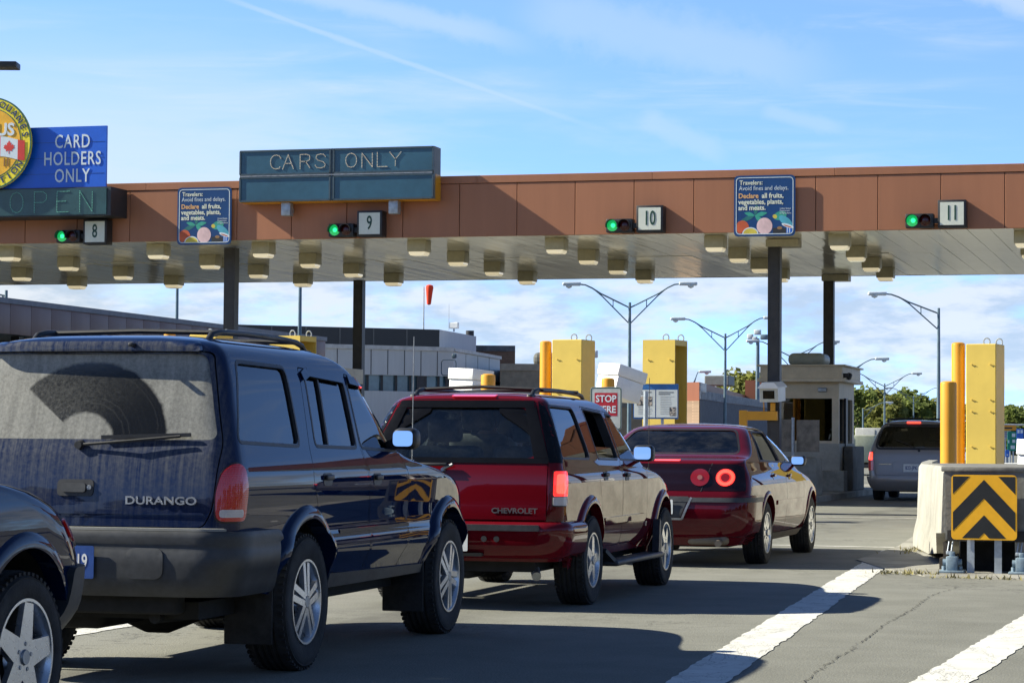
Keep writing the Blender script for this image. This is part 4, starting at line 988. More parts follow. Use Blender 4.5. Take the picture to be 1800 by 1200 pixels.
# ================================================================ grey minivan beyond the booth
def minivan():
    WB = 2.95
    B = Body([
        (.24, -.88, 3.55, .86, .25, .2, .05, .5, .4, .1), (.45, -.95, 3.68, .95, .22, .18, .05, .5, .42, .1), (.62, -.92, 3.70, .975, .18, .16, .05, .5, .42, .1),
        (.90, -.88, 3.45, .98, .17, .15, .05, .48, .44, .1), (1.02, -.86, 2.95, .96, .17, .15, .05, .4, .4, .12), (1.12, -.83, 2.45, .935, .17, .15, .05, .3, .25, .14),
        (1.30, -.77, 2.15, .87, .17, .15, .05, .25, .2, .15), (1.55, -.66, 1.60, .76, .17, .15, .05, .25, .2, .15), (1.66, -.60, 1.30, .69, .18, .16, .05, .25, .22, .15),
        (1.72, -.55, .95, .60, .22, .2, .05, .25, .25, .12), (1.755, -.40, .55, .42, .25, .25, .04, .25, .25, .08), (1.77, -.10, .15, .12, .06, .08, 0, .06, .08, 0)], tf=.06, tr=.02)
    root = thing('minivan', 'grey minivan with glowing brake lamps pulling past the inspection booth', 'minivan', (-6.20, 55.45, 0), R(.5), 'vehicles queueing at the inspection lane')
    rg = rpoly([(-.78, 1.17), (.78, 1.17), (.66, 1.62), (-.66, 1.62)], .10); ws = rpoly([(-.78, 1.15), (.78, 1.15), (.62, 1.62), (-.62, 1.62)], .08)
    sw = [rpoly([(-.62, 1.16), (.42, 1.14), (.42, 1.55), (-.42, 1.57)], .05), rpoly([(.52, 1.14), (1.36, 1.13), (1.36, 1.53), (.52, 1.55)], .05), rpoly([(1.46, 1.13), (2.14, 1.12), (1.62, 1.52), (1.46, 1.53)], .05)]
    gate = rpoly([(-.80, .56), (.80, .56), (.83, .9), (.82, 1.12), (.66, 1.68), (-.66, 1.68), (-.82, 1.12), (-.83, .9)], .05)
    zs = sorted(set([round(z, 3) for z in np.linspace(.24, 1.64, 36)] + [1.67, 1.69, 1.71, 1.725, 1.74, 1.755, 1.764, 1.77]))
    body, parts = make_shell(B, root, P_SILVER, zs, (.5, 1.69, .09, 2.3, .075), [('side', p, True) for p in sw] + [('rear', rg, False), ('front', ws, False)], WB, (.38, .33), [], gate)
    tg = parts[0]
    for p in sw: pane('window', B, 'side', p, G_DARK, body, mirror=True)
    pane('rear_window', B, 'rear', rg, glass('van rear glass', (.22, .24, .20)), tg); pane('windscreen', B, 'front', ws, G_LIGHT, body)
    mb = MB(); g = grow(rg, .03); band(mb, B.rear, g+[g[0]], .05, .004, -.02); mb.build('window_surround', M_TRIM, tg)
    for sg in (1, -1):
        mb = MB(); patch(mb, lambda u, v, d: B.arc(sg*u, v, d), rpoly([(.85, .66), (1.02, .66), (1.00, 1.08), (.86, 1.08)], .03), .012, -.03, .05); h = mb.build('tail_light', M_LENS, root, 40)
        mb = MB(); patch(mb, lambda u, v, d: B.arc(sg*u, v, d), rpoly([(.865, .89), (.99, .89), (.98, 1.06), (.87, 1.06)], .02), .016, .005, .05); mb.build('brake_bulb', M_LENSGLOW, h, 40)
    mb = MB(); patch(mb, B.rear, rrect(-.15, 1.695, .15, 1.735, .012), .03, -.03, .05); mb.build('high_brake_light', M_LENSGLOW, root, 40)
    mb = MB(); patch(mb, B.arc, rrect(-1.3, .22, 1.3, .53, .05), lambda u, v: .06-.04*max(0, (.32-v)/.1)**2, -.03, .05); mb.build('rear_bumper', P_SILVER, root, 50)
    mb = MB(); pr = rpoly([(-.45, .62), (.45, .62), (.43, .86), (-.43, .86)], .04); band(mb, B.rear, pr+[pr[0]], .02, .012, -.01); mb.build('plate_recess', P_SILVER, tg, 40)
    number_plate(root, B, -.02, .72, .34, .17, M_PLATE, '823-JPK', .11, M_INKBLUE, d=.014, sx=.72)
    mb = MB(); y = B.rear(.1, 1.14)[1]; mb.cyl((.14, y, 1.10), (.14, y-.03, 1.10), .03, None, 12); mb.tube([(.14, y-.03, 1.11), (-.10, y-.02, 1.24), (-.36, y+.04, 1.33)], .010, 6); mb.build('wiper', M_TRIM, tg, 40)
    mb = MB(); mb.rbox((-.72, B.rear(-.5, .80)[1]-.006, .79), (-.45, B.rear(-.5, .80)[1], .805), .004, 2); mb.build('badge', M_CHROME, tg)
    mb = MB(); mb.box((-.7, -.8, .2), (.7, 3.4, .26)); mb.build('underbody', M_UNDER, root)
    roof_rail(root, B, .58, -.40, 1.0, lambda y: 1.735, .06)
    mb = MB()
    for y in (-.2, .6): mb.tube([(-.58, y, 1.79), (0, y, 1.81), (.58, y, 1.79)], .014, 8)
    mb.each('roof_crossbar', M_TRIM, root, 45, lambda p: p[1] > .3)
    wing_mirror(root, B, 2.05, 1.16, M_TRIM)
    for sx in (-1, 1): seat(root, sx*.4, 1.5, .6, M_SEAT); seat(root, sx*.4, .5, .6, M_SEAT)
    dash(root, B, 2.0, 1.05, .7)
    fit_wheels(root, 'cover', .33, .21, .20, WB, .93)
    return root
VAN = minivan()
v2 = copy_tree(VAN); v2.location = (1.25, 33.5, 0); v2['label'] = 'grey minivan in the next lane, mirrored in the doors of the navy SUV'

# ================================================================ driver of the maroon SUV
def driver():
    """seated, seen from behind: pale grey top, right hand on top of the wheel"""
    V = {}; E_ = []
    def v(k, p, r): V[k] = (p, r)
    v('pelvis', (0, .02, .14), .15); v('waist', (0, -.02, .30), .135); v('chest', (0, -.05, .48), .15); v('collar', (0, -.05, .60), .10); v('neck', (0, -.03, .67), .055); v('skull', (0, .0, .76), .085); v('crown', (0, -.005, .835), .075)
    v('nose', (0, .095, .765), .014); v('earR', (.088, .0, .765), .016); v('earL', (-.088, .0, .765), .016)
    E_ += [('pelvis', 'waist'), ('waist', 'chest'), ('chest', 'collar'), ('collar', 'neck'), ('neck', 'skull'), ('skull', 'crown'), ('skull', 'nose'), ('skull', 'earR'), ('skull', 'earL')]
    arms = {'R': (1, [(.19, -.04, .56), (.25, .12, .36), (.17, .30, .52)]), 'L': (-1, [(-.19, -.04, .56), (-.26, .10, .34), (-.16, .30, .40)])}
    for k, (sg, p) in arms.items():
        v('sh'+k, p[0], .065); v('el'+k, p[1], .046); v('wr'+k, p[2], .028)
        d = Vector((-.25*sg, .55, .45 if k == 'R' else .15)).normalized(); pm = Vector(p[2])+d*.06; v('pm'+k, tuple(pm), .030)
        E_ += [('collar', 'sh'+k), ('sh'+k, 'el'+k), ('el'+k, 'wr'+k), ('wr'+k, 'pm'+k)]
        for i, (o, ln) in enumerate(((-.027, .058), (-.009, .068), (.009, .063), (.027, .048))):
            a = pm+Vector((o, .02, .018)); b_ = a+d*ln*.55; c = b_+Vector((0, .012, -.5*ln))
            v(f'f{k}{i}a', tuple(a), .010); v(f'f{k}{i}b', tuple(b_), .009); v(f'f{k}{i}c', tuple(c), .008); E_ += [('pm'+k, f'f{k}{i}a'), (f'f{k}{i}a', f'f{k}{i}b'), (f'f{k}{i}b', f'f{k}{i}c')]
        a = pm+Vector((-.035*sg, .0, -.01)); b_ = a+Vector((-.012*sg, .03, .0)); v('t'+k, tuple(a), .011); v('u'+k, tuple(b_), .009); E_ += [('wr'+k, 't'+k), ('t'+k, 'u'+k)]
    for k, sg in (('R', 1), ('L', -1)):
        v('hip'+k, (.11*sg, .08, .12), .095); v('kn'+k, (.15*sg, .50, .18), .065); v('an'+k, (.15*sg, .72, -.20), .042); v('to'+k, (.15*sg, .90, -.20), .035)
        E_ += [('pelvis', 'hip'+k), ('hip'+k, 'kn'+k), ('kn'+k, 'an'+k), ('an'+k, 'to'+k)]
    keys = list(V); me = bpy.data.meshes.new('person'); me.from_pydata([V[k][0] for k in keys], [(keys.index(a), keys.index(b_)) for a, b_ in E_], [])
    o = link('person', me); sk = o.modifiers.new('s', 'SKIN'); sk.use_smooth_shade = True
    for i, k in enumerate(keys):
        d = me.skin_vertices[0].data[i]; r = V[k][1]; d.radius = (r, r*(.8 if k in ('chest', 'waist', 'collar') else 1)); d.use_root = (k == 'pelvis')
    ss = o.modifiers.new('d', 'SUBSURF'); ss.levels = 2; ss.render_levels = 2
    new = bpy.data.meshes.new_from_object(o.evaluated_get(bpy.context.evaluated_depsgraph_get())); o.modifiers.clear(); o.data = new
    new.materials.clear()
    for m_ in (mat('skin', (.48, .27, .19), rough=.5), mat('pale grey top', (.30, .31, .33), rough=.9), mat('dark trousers', (.03, .035, .05), rough=.9)): new.materials.append(m_)
    for f in new.polygons:
        c = f.center; hand = c.y > .24 and c.z > .33
        f.material_index = 2 if c.z < .22 else (0 if (c.z > .63 or hand) else 1); f.use_smooth = True
    o.location = (-5.39-.34, 18.64+1.18, .66); tag(o, 'driver in a pale grey top at the wheel of the maroon SUV', 'person')
    h = MB(); h.lathe([(.02, .075), (.06, .065), (.088, .03), (.098, -.02), (.092, -.07), (.07, -.10)], 'Z', 20, Matrix.Translation((0, -.018, .80))); h.build('hair', mat('brown hair', (.05, .03, .02), rough=.8), o, 60)
    for sx in (-1, 1):
        e = MB(); e.lathe([(.001, .012), (.008, .008), (.012, 0), (.008, -.008), (.001, -.012)], 'Y', 10, Matrix.Translation((sx*.033, .078, .785))); e.build('eye', M_TRIM, o, 60)
    e = MB(); e.rbox((-.022, .074, .716), (.022, .086, .724), .003, 2); e.build('mouth', mat('lips', (.35, .13, .11), rough=.6), o)
driver()
# ================================================================ ground
def asphalt():
    m, t, b = newmat('asphalt'); v = coords(t); s = t.n('ShaderNodeSeparateXYZ'); t.l(v, s.inputs[0])
    big = t.noise(t.scaled(v, .35, .12, 1), 1., 5, .6); mid = t.noise(v, 1.6, 5, .6); fine = t.noise(v, 70, 3, .7); agg = t.n('ShaderNodeTexVoronoi'); agg.inputs['Scale'].default_value = 95; t.l(v, agg.inputs['Vector'])
    c = t.mix(t.step(t.m('ADD', t.m('MULTIPLY', big, .6), t.m('MULTIPLY', mid, .4)), .35, .66), (.128, .126, .108), (.200, .197, .172))
    c = t.mix(t.m('MULTIPLY', t.step(fine, .40, .75), .55), c, (.30, .305, .25))
    c = t.mix(t.m('MULTIPLY', t.step(agg.outputs[0], .30, .05), .5), c, (.05, .048, .045))
    # tar-filled cracks and wheel-path oil
    wob = t.noise(v, .8, 6, .7, .4); crk = t.m('ABSOLUTE', t.m('SUBTRACT', wob, .5)); few = t.step(t.noise(v, .16, 2, .5), .50, .60)
    c = t.mix(t.m('MULTIPLY', t.m('MULTIPLY', t.step(crk, .008, .001), few), .75), c, (.035, .033, .03))
    oil = t.m('MULTIPLY', t.step(t.m('ABSOLUTE', t.m('SUBTRACT', s.outputs[0], -5.5)), .9, .2), t.step(t.noise(t.scaled(v, 1.5, .35, 1), 1., 4, .6), .42, .72))
    c = t.mix(t.m('MULTIPLY', oil, .55), c, (.045, .043, .04))
    t.l(c, b.inputs['Base Color']); setb(b, rough=.88, spec=.35)
    bump(t, b, t.m('ADD', fine, t.m('MULTIPLY', agg.outputs[0], .8)), .5, .006); return m
def worn_white():
    m, t, b = newmat('worn road paint'); v = coords(t)
    crk = t.m('ABSOLUTE', t.m('SUBTRACT', t.noise(t.scaled(v, 2.2, .8, 1), 1., 6, .75, .6), .5)); fine = t.noise(v, 60, 3, .7); mid = t.noise(v, 4, 5, .65)
    wear = t.m('MAXIMUM', t.step(crk, .010, .002), t.step(t.m('ADD', t.m('MULTIPLY', mid, .6), t.m('MULTIPLY', fine, .4)), .60, .70))
    c = t.mix(t.step(mid, .3, .7), (.52, .51, .47), (.66, .65, .60))
    t.l(t.mix(t.m('MULTIPLY', wear, .75), c, (.17, .16, .145)), b.inputs['Base Color']); setb(b, rough=.75); bump(t, b, fine, .4, .004); return m
M_ASPH, M_LINE = asphalt(), worn_white()
mb = MB(); xs = [-900, -120, -30, 20, 120, 900]; ys = [-300, -20, 60, 300, 1500, 4500]
for i in range(5):
    for j in range(5): mb.add([(xs[i], ys[j], 0), (xs[i+1], ys[j], 0), (xs[i+1], ys[j+1], 0), (xs[i], ys[j+1], 0)], [(0, 1, 2, 3)])
tag(mb.build('ground', M_ASPH), kind='structure')
def stripe(pts, wd, name='road_marking', jag=.012, z=.004):
    """painted line with slightly ragged edges"""
    rnd = random.Random(len(pts)*7+int(abs(pts[0][0])*100)); mb = MB(); vs = []; fs = []; k = 0
    a, b_ = Vector(pts[0]), Vector(pts[1]); L = (b_-a).length; n = int(L/.12); d = (b_-a).normalized(); q = Vector((-d.y, d.x))
    for i in range(n+1):
        p = a+(b_-a)*i/n
        for sg in (1, -1): e = p+q*sg*(wd/2+rnd.uniform(-jag, jag)); vs.append((e.x, e.y, z))
    fs = [(2*i, 2*i+1, 2*i+3, 2*i+2) for i in range(n)]
    mb.add(vs, fs); return tag(mb.build(name, M_LINE), kind='structure')
stripe([(-2.30, 8.0), (-3.52, 29.3)], .31)
stripe([(-1.55, 8.0), (-1.00, 22.8)], .30)
stripe([(-7.03, 5.0), (-6.98, 21.0)], .22)
stripe([(-8.6, 30.25), (-3.55, 30.2)], .13)
stripe([(-7.9, 42.1), (-4.5, 42.0)], .12)
stripe([(-18.5, 30.25), (-9.6, 30.25)], .13)
def crack(pts, wd, seed):
    r_ = random.Random(seed); P = []
    for a, b in zip(pts[:-1], pts[1:]):
        a = Vector(a); b = Vector(b); n = max(2, int((b-a).length/.06)); P += [a+(b-a)*i/n+Vector((r_.gauss(0, .012), r_.gauss(0, .02))) for i in range(n)]
    mb = MB(); vs = []
    for i, q in enumerate(P):
        d = (P[min(i+1, len(P)-1)]-P[max(i-1, 0)]).normalized(); k = Vector((-d.y, d.x))*wd*r_.uniform(.15, 1.)
        vs += [(q.x+k.x, q.y+k.y, .0045), (q.x-k.x, q.y-k.y, .0045)]
    mb.add(vs, [(2*i, 2*i+1, 2*i+3, 2*i+2) for i in range(len(P)-1)]); return tag(mb.build('road_crack', M_TAR), kind='structure')
M_TAR = mat('open crack', (.045, .043, .036), rough=1., var=.3, scale=12)
crack([(-2.04, 12.8), (-2.04, 13.05), (-2.08, 14.02), (-2.09, 15.24), (-2.16, 17.2), (-2.16, 18.92), (-2.2, 20.91), (-2.09, 22.26)], 0.0045, 4)
# concrete pad round the crash barrier, flush with the road
M_CONC = mat('weathered concrete', (.27, .26, .225), rough=.9, var=.22, scale=1.5, bmp=.5)
M_CONC2 = mat('pale barrier concrete', (.315, .305, .265), rough=.9, var=.14, scale=2.5, bmp=.5)
M_CONCD = mat('grey barrier concrete', (.17, .165, .15), rough=.9, var=.18, scale=3, bmp=.4)
M_STAIN = mat('stained concrete', (.10, .098, .09), rough=.9, var=.3, scale=2, bmp=.4)
mb = MB(); mb.prism([(-3.62, 26.7), (-3.1, 24.9), (-2.58, 23.75), (-1.4, 23.35), (.6, 23.3), (.6, 70), (-4.42, 70), (-4.42, 44), (-3.62, 30.4)], -.02, .012)
tag(mb.build('traffic_island', M_CONC), kind='structure')
mb = MB(); mb.rbox((-11.4, 34, -.05), (-7.92, 68, .14), .03, 2); tag(mb.build('kerbed_island', M_CONC), kind='structure')
mb = MB(); mb.rbox((-19.2, 36, -.05), (-15.6, 68, .14), .03, 2); tag(mb.build('kerbed_island', M_CONC), kind='structure')
# dry weeds along the pad edge
rnd = random.Random(3); mb = MB()
for k in range(420):
    t = rnd.random()
    if t < .35: x, y = -3.3+rnd.gauss(0, .10), 29.3+rnd.gauss(0, .5)
    elif t < .7: x, y = -2.75+rnd.gauss(0, .16), 24.0+rnd.gauss(0, .10)
    else: x, y = rnd.uniform(-2.5, -1.3), 23.45+rnd.gauss(0, .06)
    h = rnd.uniform(.015, .07); a = rnd.uniform(0, 6.28); dx, dy = math.cos(a)*.008, math.sin(a)*.008
    mb.add([(x-dx, y-dy, .008), (x+dx, y+dy, .008), (x+rnd.gauss(0, .03), y+rnd.gauss(0, .03), h)], [(0, 1, 2)])
tag(mb.build('dry_weeds', mat('dry grass', (.22, .19, .07), rough=.9, var=.3)), kind='stuff')

# ================================================================ crash barrier with chevron board
M_YEL = worn_paint('yellow steel paint', (.66, .475, .095))
M_YELO = worn_paint('orange yellow paint', (.68, .31, .02), .42)
M_YELD = mat('chevron yellow', (.85, .42, .01), rough=.45, var=.05)
M_BLACK = mat('sign black', (.012, .012, .012), rough=.5, var=.2)
M_GALV = mat('galvanised steel', (.38, .42, .46), rough=.5, metal=.5, var=.15, scale=12)
M_BLUEGREY = mat('blue grey hardware', (.20, .27, .33), rough=.55, metal=.2, var=.2, scale=20)
def barrier():
    root = thing('crash_barrier', 'long pale concrete crash barrier with a chevron board on its blunt end', 'crash barrier', (-2.05, 24.4, 0))
    # side walls: sloped foot, plan bends outwards
    def wall(pl, th, name, m):
        vs, fs = [], []; prof = [(0, .03), (0, .14), (-.10, .30), (-.13, 1.02), (-.13-th, 1.02), (-.13-th, .03)]
        prof = [(.07, .03), (.065, .16), (.02, .34), (0, .97), (-.03, 1.01), (-th, 1.01), (-th, .03)]
        n = len(prof); rings = []
        for i, (x, y) in enumerate(pl):
            a = Vector(pl[max(i-1, 0)]); b = Vector(pl[min(i+1, len(pl)-1)]); d = (b-a).normalized(); q = Vector((-d.y, d.x))
            low = .36 if i == 0 else (.10 if i == 1 else 0)
            vs += [(x+q.x*o, y+q.y*o, max(z, .03+low)) for o, z in prof]
        for i in range(len(pl)-1):
            for k in range(n): fs.append((i*n+k, i*n+(k+1) % n, (i+1)*n+(k+1) % n, (i+1)*n+k))
        fs += [tuple(range(n)), tuple(range((len(pl)-1)*n, len(pl)*n))[::-1]]
        mb = MB(); mb.add(vs, fs); return mb.build(name, m, root, 40)
    wall([(-.42, .0), (-.57, 1.5), (-.88, 3.6), (-1.29, 5.7), (-1.64, 9), (-1.98, 13.0)], .16, 'side_wall', M_CONC2)
    wall([(1.9, 13.0), (1.5, 9), (1.15, 5.7), (.85, 3.6), (.58, 1.5), (.42, .0)], .16, 'side_wall', M_CONC2)
    mb = MB(); mb.prism([(-.40, -.005), (.40, -.005), (.40, .3), (-.40, .3)], .33, .995); mb.build('end_block', M_CONCD, root)
    mb = MB(); mb.rbox((-.44, -.02, .985), (.44, .5, 1.035), .012, 2); mb.prism([(-.40, .505), (.40, .505), (.78, 3.6), (1.08, 5.7), (-1.20, 5.7), (-.81, 3.6)], .985, 1.02); mb.build('top_slab', M_CONCD, root, 40)
    mb = MB(); mb.prism([(-.38, -.02), (.38, -.02), (.38, -.012), (-.38, -.012)], .315, .42); mb.build('rubber_skirt', M_RUBBER, root)
    # dark core under the raised end
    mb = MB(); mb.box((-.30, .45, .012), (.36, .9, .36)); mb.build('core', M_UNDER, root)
    for x in (-.155, .105):
        mb = MB(); mb.box((x-.035, -.03, .012), (x+.035, -.018, .40)); mb.box((x-.035, -.018, .012), (x-.028, .05, .40)); mb.cyl((x, -.03, .365), (x, -.042, .365), .02, None, 10); mb.build('support_leg', M_GALV, root, 40)
    for x in (-.33, .33):
        mb = MB(); mb.rbox((x-.12, -.16, .012), (x+.12, .10, .035), .006, 2); mb.rbox((x-.055, -.10, .03), (x+.055, .03, .17), .012, 2); mb.cyl((x-.09, -.03, .11), (x+.09, -.03, .11), .035, None, 14)
        mb.cyl((x-.08, -.05, .03), (x-.08, -.05, .075), .02, None, 8); mb.cyl((x+.08, -.05, .03), (x+.08, -.05, .075), .02, None, 8); mb.rbox((x-.025, -.06, .16), (x+.025, .0, .215), .01, 2)
        an = mb.build('anchor', M_BLUEGREY, root, 40)
        mb = MB(); p0 = Vector((x-.03, -.03, .20)); p1 = Vector((x+.0, .05, .44)); d = (p1-p0)
        for off in (-.018, .018): mb.cyl(p0+Vector((off, 0, 0)), p0+d*.6+Vector((off, 0, 0)), .008, None, 8)
        mb.cyl(p0+d*.55, p1, .012, None, 8); mb.rbox(p0-Vector((.03, .015, .015)), p0+Vector((.03, .015, .02)), .006, 2); mb.build('turnbuckle', M_GALV, an, 40)
    mb = MB(); mb.prism(rrect(-.44, .06, -.40, .30, .01), 0, .3, at_front(0, .5, 0)); mb.box((-.52, .6, .012), (-.38, .9, .12)); mb.build('timber_block', mat('dark timber', (.06, .05, .04)), root)
    # anchor bolts on the sunlit face
    mb = MB(); r2 = random.Random(5)
    for k in range(14):
        t = r2.uniform(.1, .9); y = t*3.4; x = -.42-.0-(.53*y/3.6)-.012; z = r2.uniform(.30, .78); mb.cyl((x-.01, y, z), (x+.012, y, z), .011, None, 8)
    return root
BAR = barrier()
def chevron_board():
    root = thing('chevron_sign', 'square yellow and black chevron board on the end of the crash barrier', 'road sign', (-2.075, 24.34, .645))
    h = .312
    mb = MB(); mb.prism(rrect(-h, -h, h, h, .045), 0, .012, ROT_FRONT); mb.build('panel', M_YELD, root)
    f = h-.016
    def strip(pts):
        q = MB(); q.prism(pts, .0125, .0140, ROT_FRONT); return q
    # black bands between yellow chevrons, clipped to the board
    def clip(poly):
        bm = bmesh.new(); bm.faces.new([bm.verts.new((x, y, 0)) for x, y in poly])
        for co, no in (((-f, 0, 0), (-1, 0, 0)), ((f, 0, 0), (1, 0, 0)), ((0, -f, 0), (0, -1, 0)), ((0, f, 0), (0, 1, 0))):
            bmesh.ops.bisect_plane(bm, geom=bm.verts[:]+bm.edges[:]+bm.faces[:], plane_co=co, plane_no=no, clear_outer=True, dist=1e-6)
        out = [[(v.co.x, v.co.y) for v in fc.verts] for fc in bm.faces]; bm.free(); return out
    k = 1.06; mb = MB()
    def chev(a0, a1):      # apex heights (top of band, bottom of band); each arm separately
        for sg in (1, -1):
            for p in clip([(0, a0), (sg*2, a0-2*k), (sg*2, a1-2*k), (0, a1)] if sg > 0 else [(0, a0), (0, a1), (-2, a1-2*k), (-2, a0-2*k)]): mb.prism(p, .0125, .0140, ROT_FRONT)
    chev(.265, .085); chev(-.075, -.245); chev(.62, .44)
    mb.build('chevron_bands', M_BLACK, root)
    return root
chevron_board()

# ================================================================ yellow gamma portals and bollards
def hook(mb, x, y, z, r=.055): mb.tube([(x+math.cos(2*math.pi*k/18)*r, y+.0, z+r*.9+math.sin(2*math.pi*k/18)*r*1.15) for k in range(18)], .012, 6, True)
def pylon(x0, x1, y, z, label, open_right=False):
    root = thing('steel_pylon', label, 'pylon', ((x0+x1)/2, y, 0), R(-9), 'yellow pylons on the islands')
    h = (x1-x0)/2; d = .62; mb = MB(); t = .02
    if open_right:
        mb.box((-h, 0, .02), (h, t, z)); mb.box((-h, d-t, .02), (h, d, z)); mb.box((-h, t, .02), (-h+t, d-t, z)); mb.box((-h+t, t, z-t), (h, d-t, z))
        for zz in (z-.25, z*.62, z*.3): mb.box((-h+t, t+.02, zz), (-h+t+.12, d-t-.02, zz+.06))
        mb.box((h-t, t, z-.10), (h, d-t, z-t))
    else: mb.rbox((-h, 0, .02), (h, d, z), .012, 1)
    mb.build('casing', M_YEL, root)
    b = MB()
    for zz in (z-.35, z-.95, z-1.15, z-1.75, z-2.2):
        for x in (-h+.10, h-.10): b.cyl((x, .0, zz), (x, -.02, zz), .013, None, 8); b.bar((x, -.012, zz+.01), (x+.06, -.012, zz-.015), .012, .008, .012, .012, (0, 0, 1))
    b.build('bolts', M_YEL, root)
    for i, hx in enumerate((h*.25, h*.80)):
        k = MB(); hook(k, hx, .15+.3*i, z-.01); k.build('lifting_eye', M_GALV, root, 50)
    return root
def bollard(x, y, z, r, label):
    mb = MB(); mb.lathe([(r, .02), (r, z-.05), (r*.94, z-.02), (r*.6, z-.003), (.005, z)], 'Z', 28); o = mb.build('bollard', M_YELO, None, 50); o.location = (x, y, 0); return tag(o, label, 'bollard', 'yellow bollards on the islands')
pylon(-11.30, -10.72, 43, 3.06, 'yellow pylon behind the maroon SUV with a bollard at its left side'); bollard(-11.48, 43.3, 3.05, .105, 'tall yellow bollard touching the pylon behind the maroon SUV')
pylon(-9.64, -9.03, 43, 3.05, 'yellow pylon with an open right side behind the blue and white notice', True)
pylon(-3.98, -3.46, 43, 2.96, 'yellow pylon behind the crash barrier'); bollard(-4.13, 43.3, 3.0, .115, 'tall yellow bollard against the pylon behind the crash barrier'); bollard(-3.83, 38.6, 2.215, .125, 'shorter yellow bollard in front of the pylon behind the crash barrier')
pylon(-2.36, -1.77, 43, 2.96, 'yellow pylon beyond the right edge, glinting in the sedan doors', True)
pylon(-18.30, -17.72, 43, 3.18, 'yellow pylon showing over the navy SUV roof beside a bollard'); bollard(-18.80, 43.3, 3.26, .11, 'yellow bollard tip showing over the navy SUV roof')
pylon(-16.70, -16.06, 43, 3.15, 'yellow pylon with an open right side over the navy SUV roof', True)
bollard(-9.06, 38.0, 2.25, .105, 'yellow bollard between the stop sign and the tilted white camera housing'); bollard(-11.02, 38.0, 2.31, .115, 'yellow bollard rising behind the roof rack of the maroon SUV')

# ================================================================ canopy over the booths
FY, BY, SZ, TZ = 48.3, 61.6, 5.38, 6.62; X0, X1 = -35.7, 9.4
def panel_mat(name, base):
    m, t, b = newmat(name); v = coords(t); g = t.n('ShaderNodeNewGeometry'); n1 = t.noise(v, .8, 4, .6); n2 = t.noise(t.scaled(v, 4, 4, .35), 1., 5, .65)
    f = t.m('ADD', t.m('MULTIPLY', g.outputs['Random Per Island'], .5), t.m('ADD', t.m('MULTIPLY', n1, .25), t.m('MULTIPLY', t.step(n2, .3, .75), .35)))
    t.l(t.mix(f, tuple(c*.86 for c in base), tuple(c*1.10 for c in base)), b.inputs['Base Color']); setb(b, rough=.5, spec=.4)
    bump(t, b, n1, .05, .02); return m
M_TERRA = panel_mat('terracotta cladding', (.36, .150, .075))
def soffit_mat():
    m, t, b = newmat('enamel soffit'); v = coords(t); n1 = t.noise(t.scaled(v, 2.2, .22, 1), 1., 3, .55); g = t.n('ShaderNodeNewGeometry')
    c = t.mix(t.noise(t.scaled(v, .3, .8, 1), 1., 4, .6), (.76, .72, .59), (.86, .82, .70)); t.l(c, b.inputs['Base Color']); setb(b, rough=.11, spec=.8)
    bump(t, b, n1, .30, .06); return m
M_SOFF = soffit_mat()
M_COL = mat('dark bronze column', (.035, .031, .028), rough=.5, var=.2, scale=4)
def canopy():
    root = thing('canopy', 'long terracotta clad canopy on dark columns over the inspection lanes', 'canopy', (-12, 55, 0))
    def L(p): return (p[0]+12, p[1]-55, p[2])
    def box(mb, a, b): mb.box(L(a), L(b))
    mb = MB(); x = -13.43-1.213*19; pw = 1.213
    while x < X1:
        mb.rbox(L((x+.006, FY, SZ)), L((x+pw-.006, FY+.05, TZ-.165)), .006, 1); x += pw
    mb.build('fascia', M_TERRA, root)
    mb = MB(); x = -13.43-1.213*18.7
    while x < X1: mb.rbox(L((x+.002, FY-.012, TZ-.155)), L((x+3.64-.002, FY+.10, TZ)), .005, 1); x += 3.64
    mb.build('coping', M_TERRA, root)
    mb = MB(); box(mb, (X0, FY+.055, SZ+.02), (X1, FY+.09, TZ-.02)); box(mb, (X0, BY-.12, SZ+.005), (X1, BY, TZ)); box(mb, (X0, FY+.10, SZ+.5), (X1, BY-.13, SZ+.7)); box(mb, (X0, FY+.12, SZ+.03), (X0+.08, BY-.13, TZ)); box(mb, (X1-.08, FY+.12, SZ+.03), (X1, BY-.13, TZ)); mb.build('roof', M_COL, root)
    mb = MB(); x = X0; r3 = random.Random(2)
    while x < X1-.45:
        for a, b in ((FY+.09, 54.3), (54.32, BY-.13)):
            M = Matrix.Translation(L((x+.22, (a+b)/2, SZ+.012))) @ Matrix.Rotation(r3.gauss(0, .004), 4, 'Y') @ Matrix.Rotation(r3.gauss(0, .0012), 4, 'X'); mb.box((-.2165, -(b-a)/2, -.006), (.2165, (b-a)/2, .006), M)
        x += .44
    mb.build('soffit', M_SOFF, root)
    for cx, cy, cap in ((-8.47, 50.1, True), (-20.25, 49.9, False), (-8.95, 60.9, True), (-21.05, 60.6, False), (3.3, 50.1, False), (3.3, 60.9, False), (-32.2, 49.9, False), (-32.2, 60.6, False)):
        mb = MB(); mb.box(L((cx-.095, cy-.12, .14)), L((cx+.095, cy+.12, SZ-.03))); mb.box(L((cx-.125, cy-.12, .14)), L((cx-.098, cy+.12, SZ-.03))); mb.box(L((cx+.098, cy-.12, .14)), L((cx+.125, cy+.12, SZ-.03)))
        c = mb.build('column', M_COL, root)
        if cap: mb = MB(); mb.rbox(L((cx-.16, cy-.2, SZ-.16)), L((cx+.50, cy+.3, SZ-.004)), .01, 2); mb.build('capital', mat('cream junction box', (.42, .38, .26), rough=.5), c)
    return root
canopy()
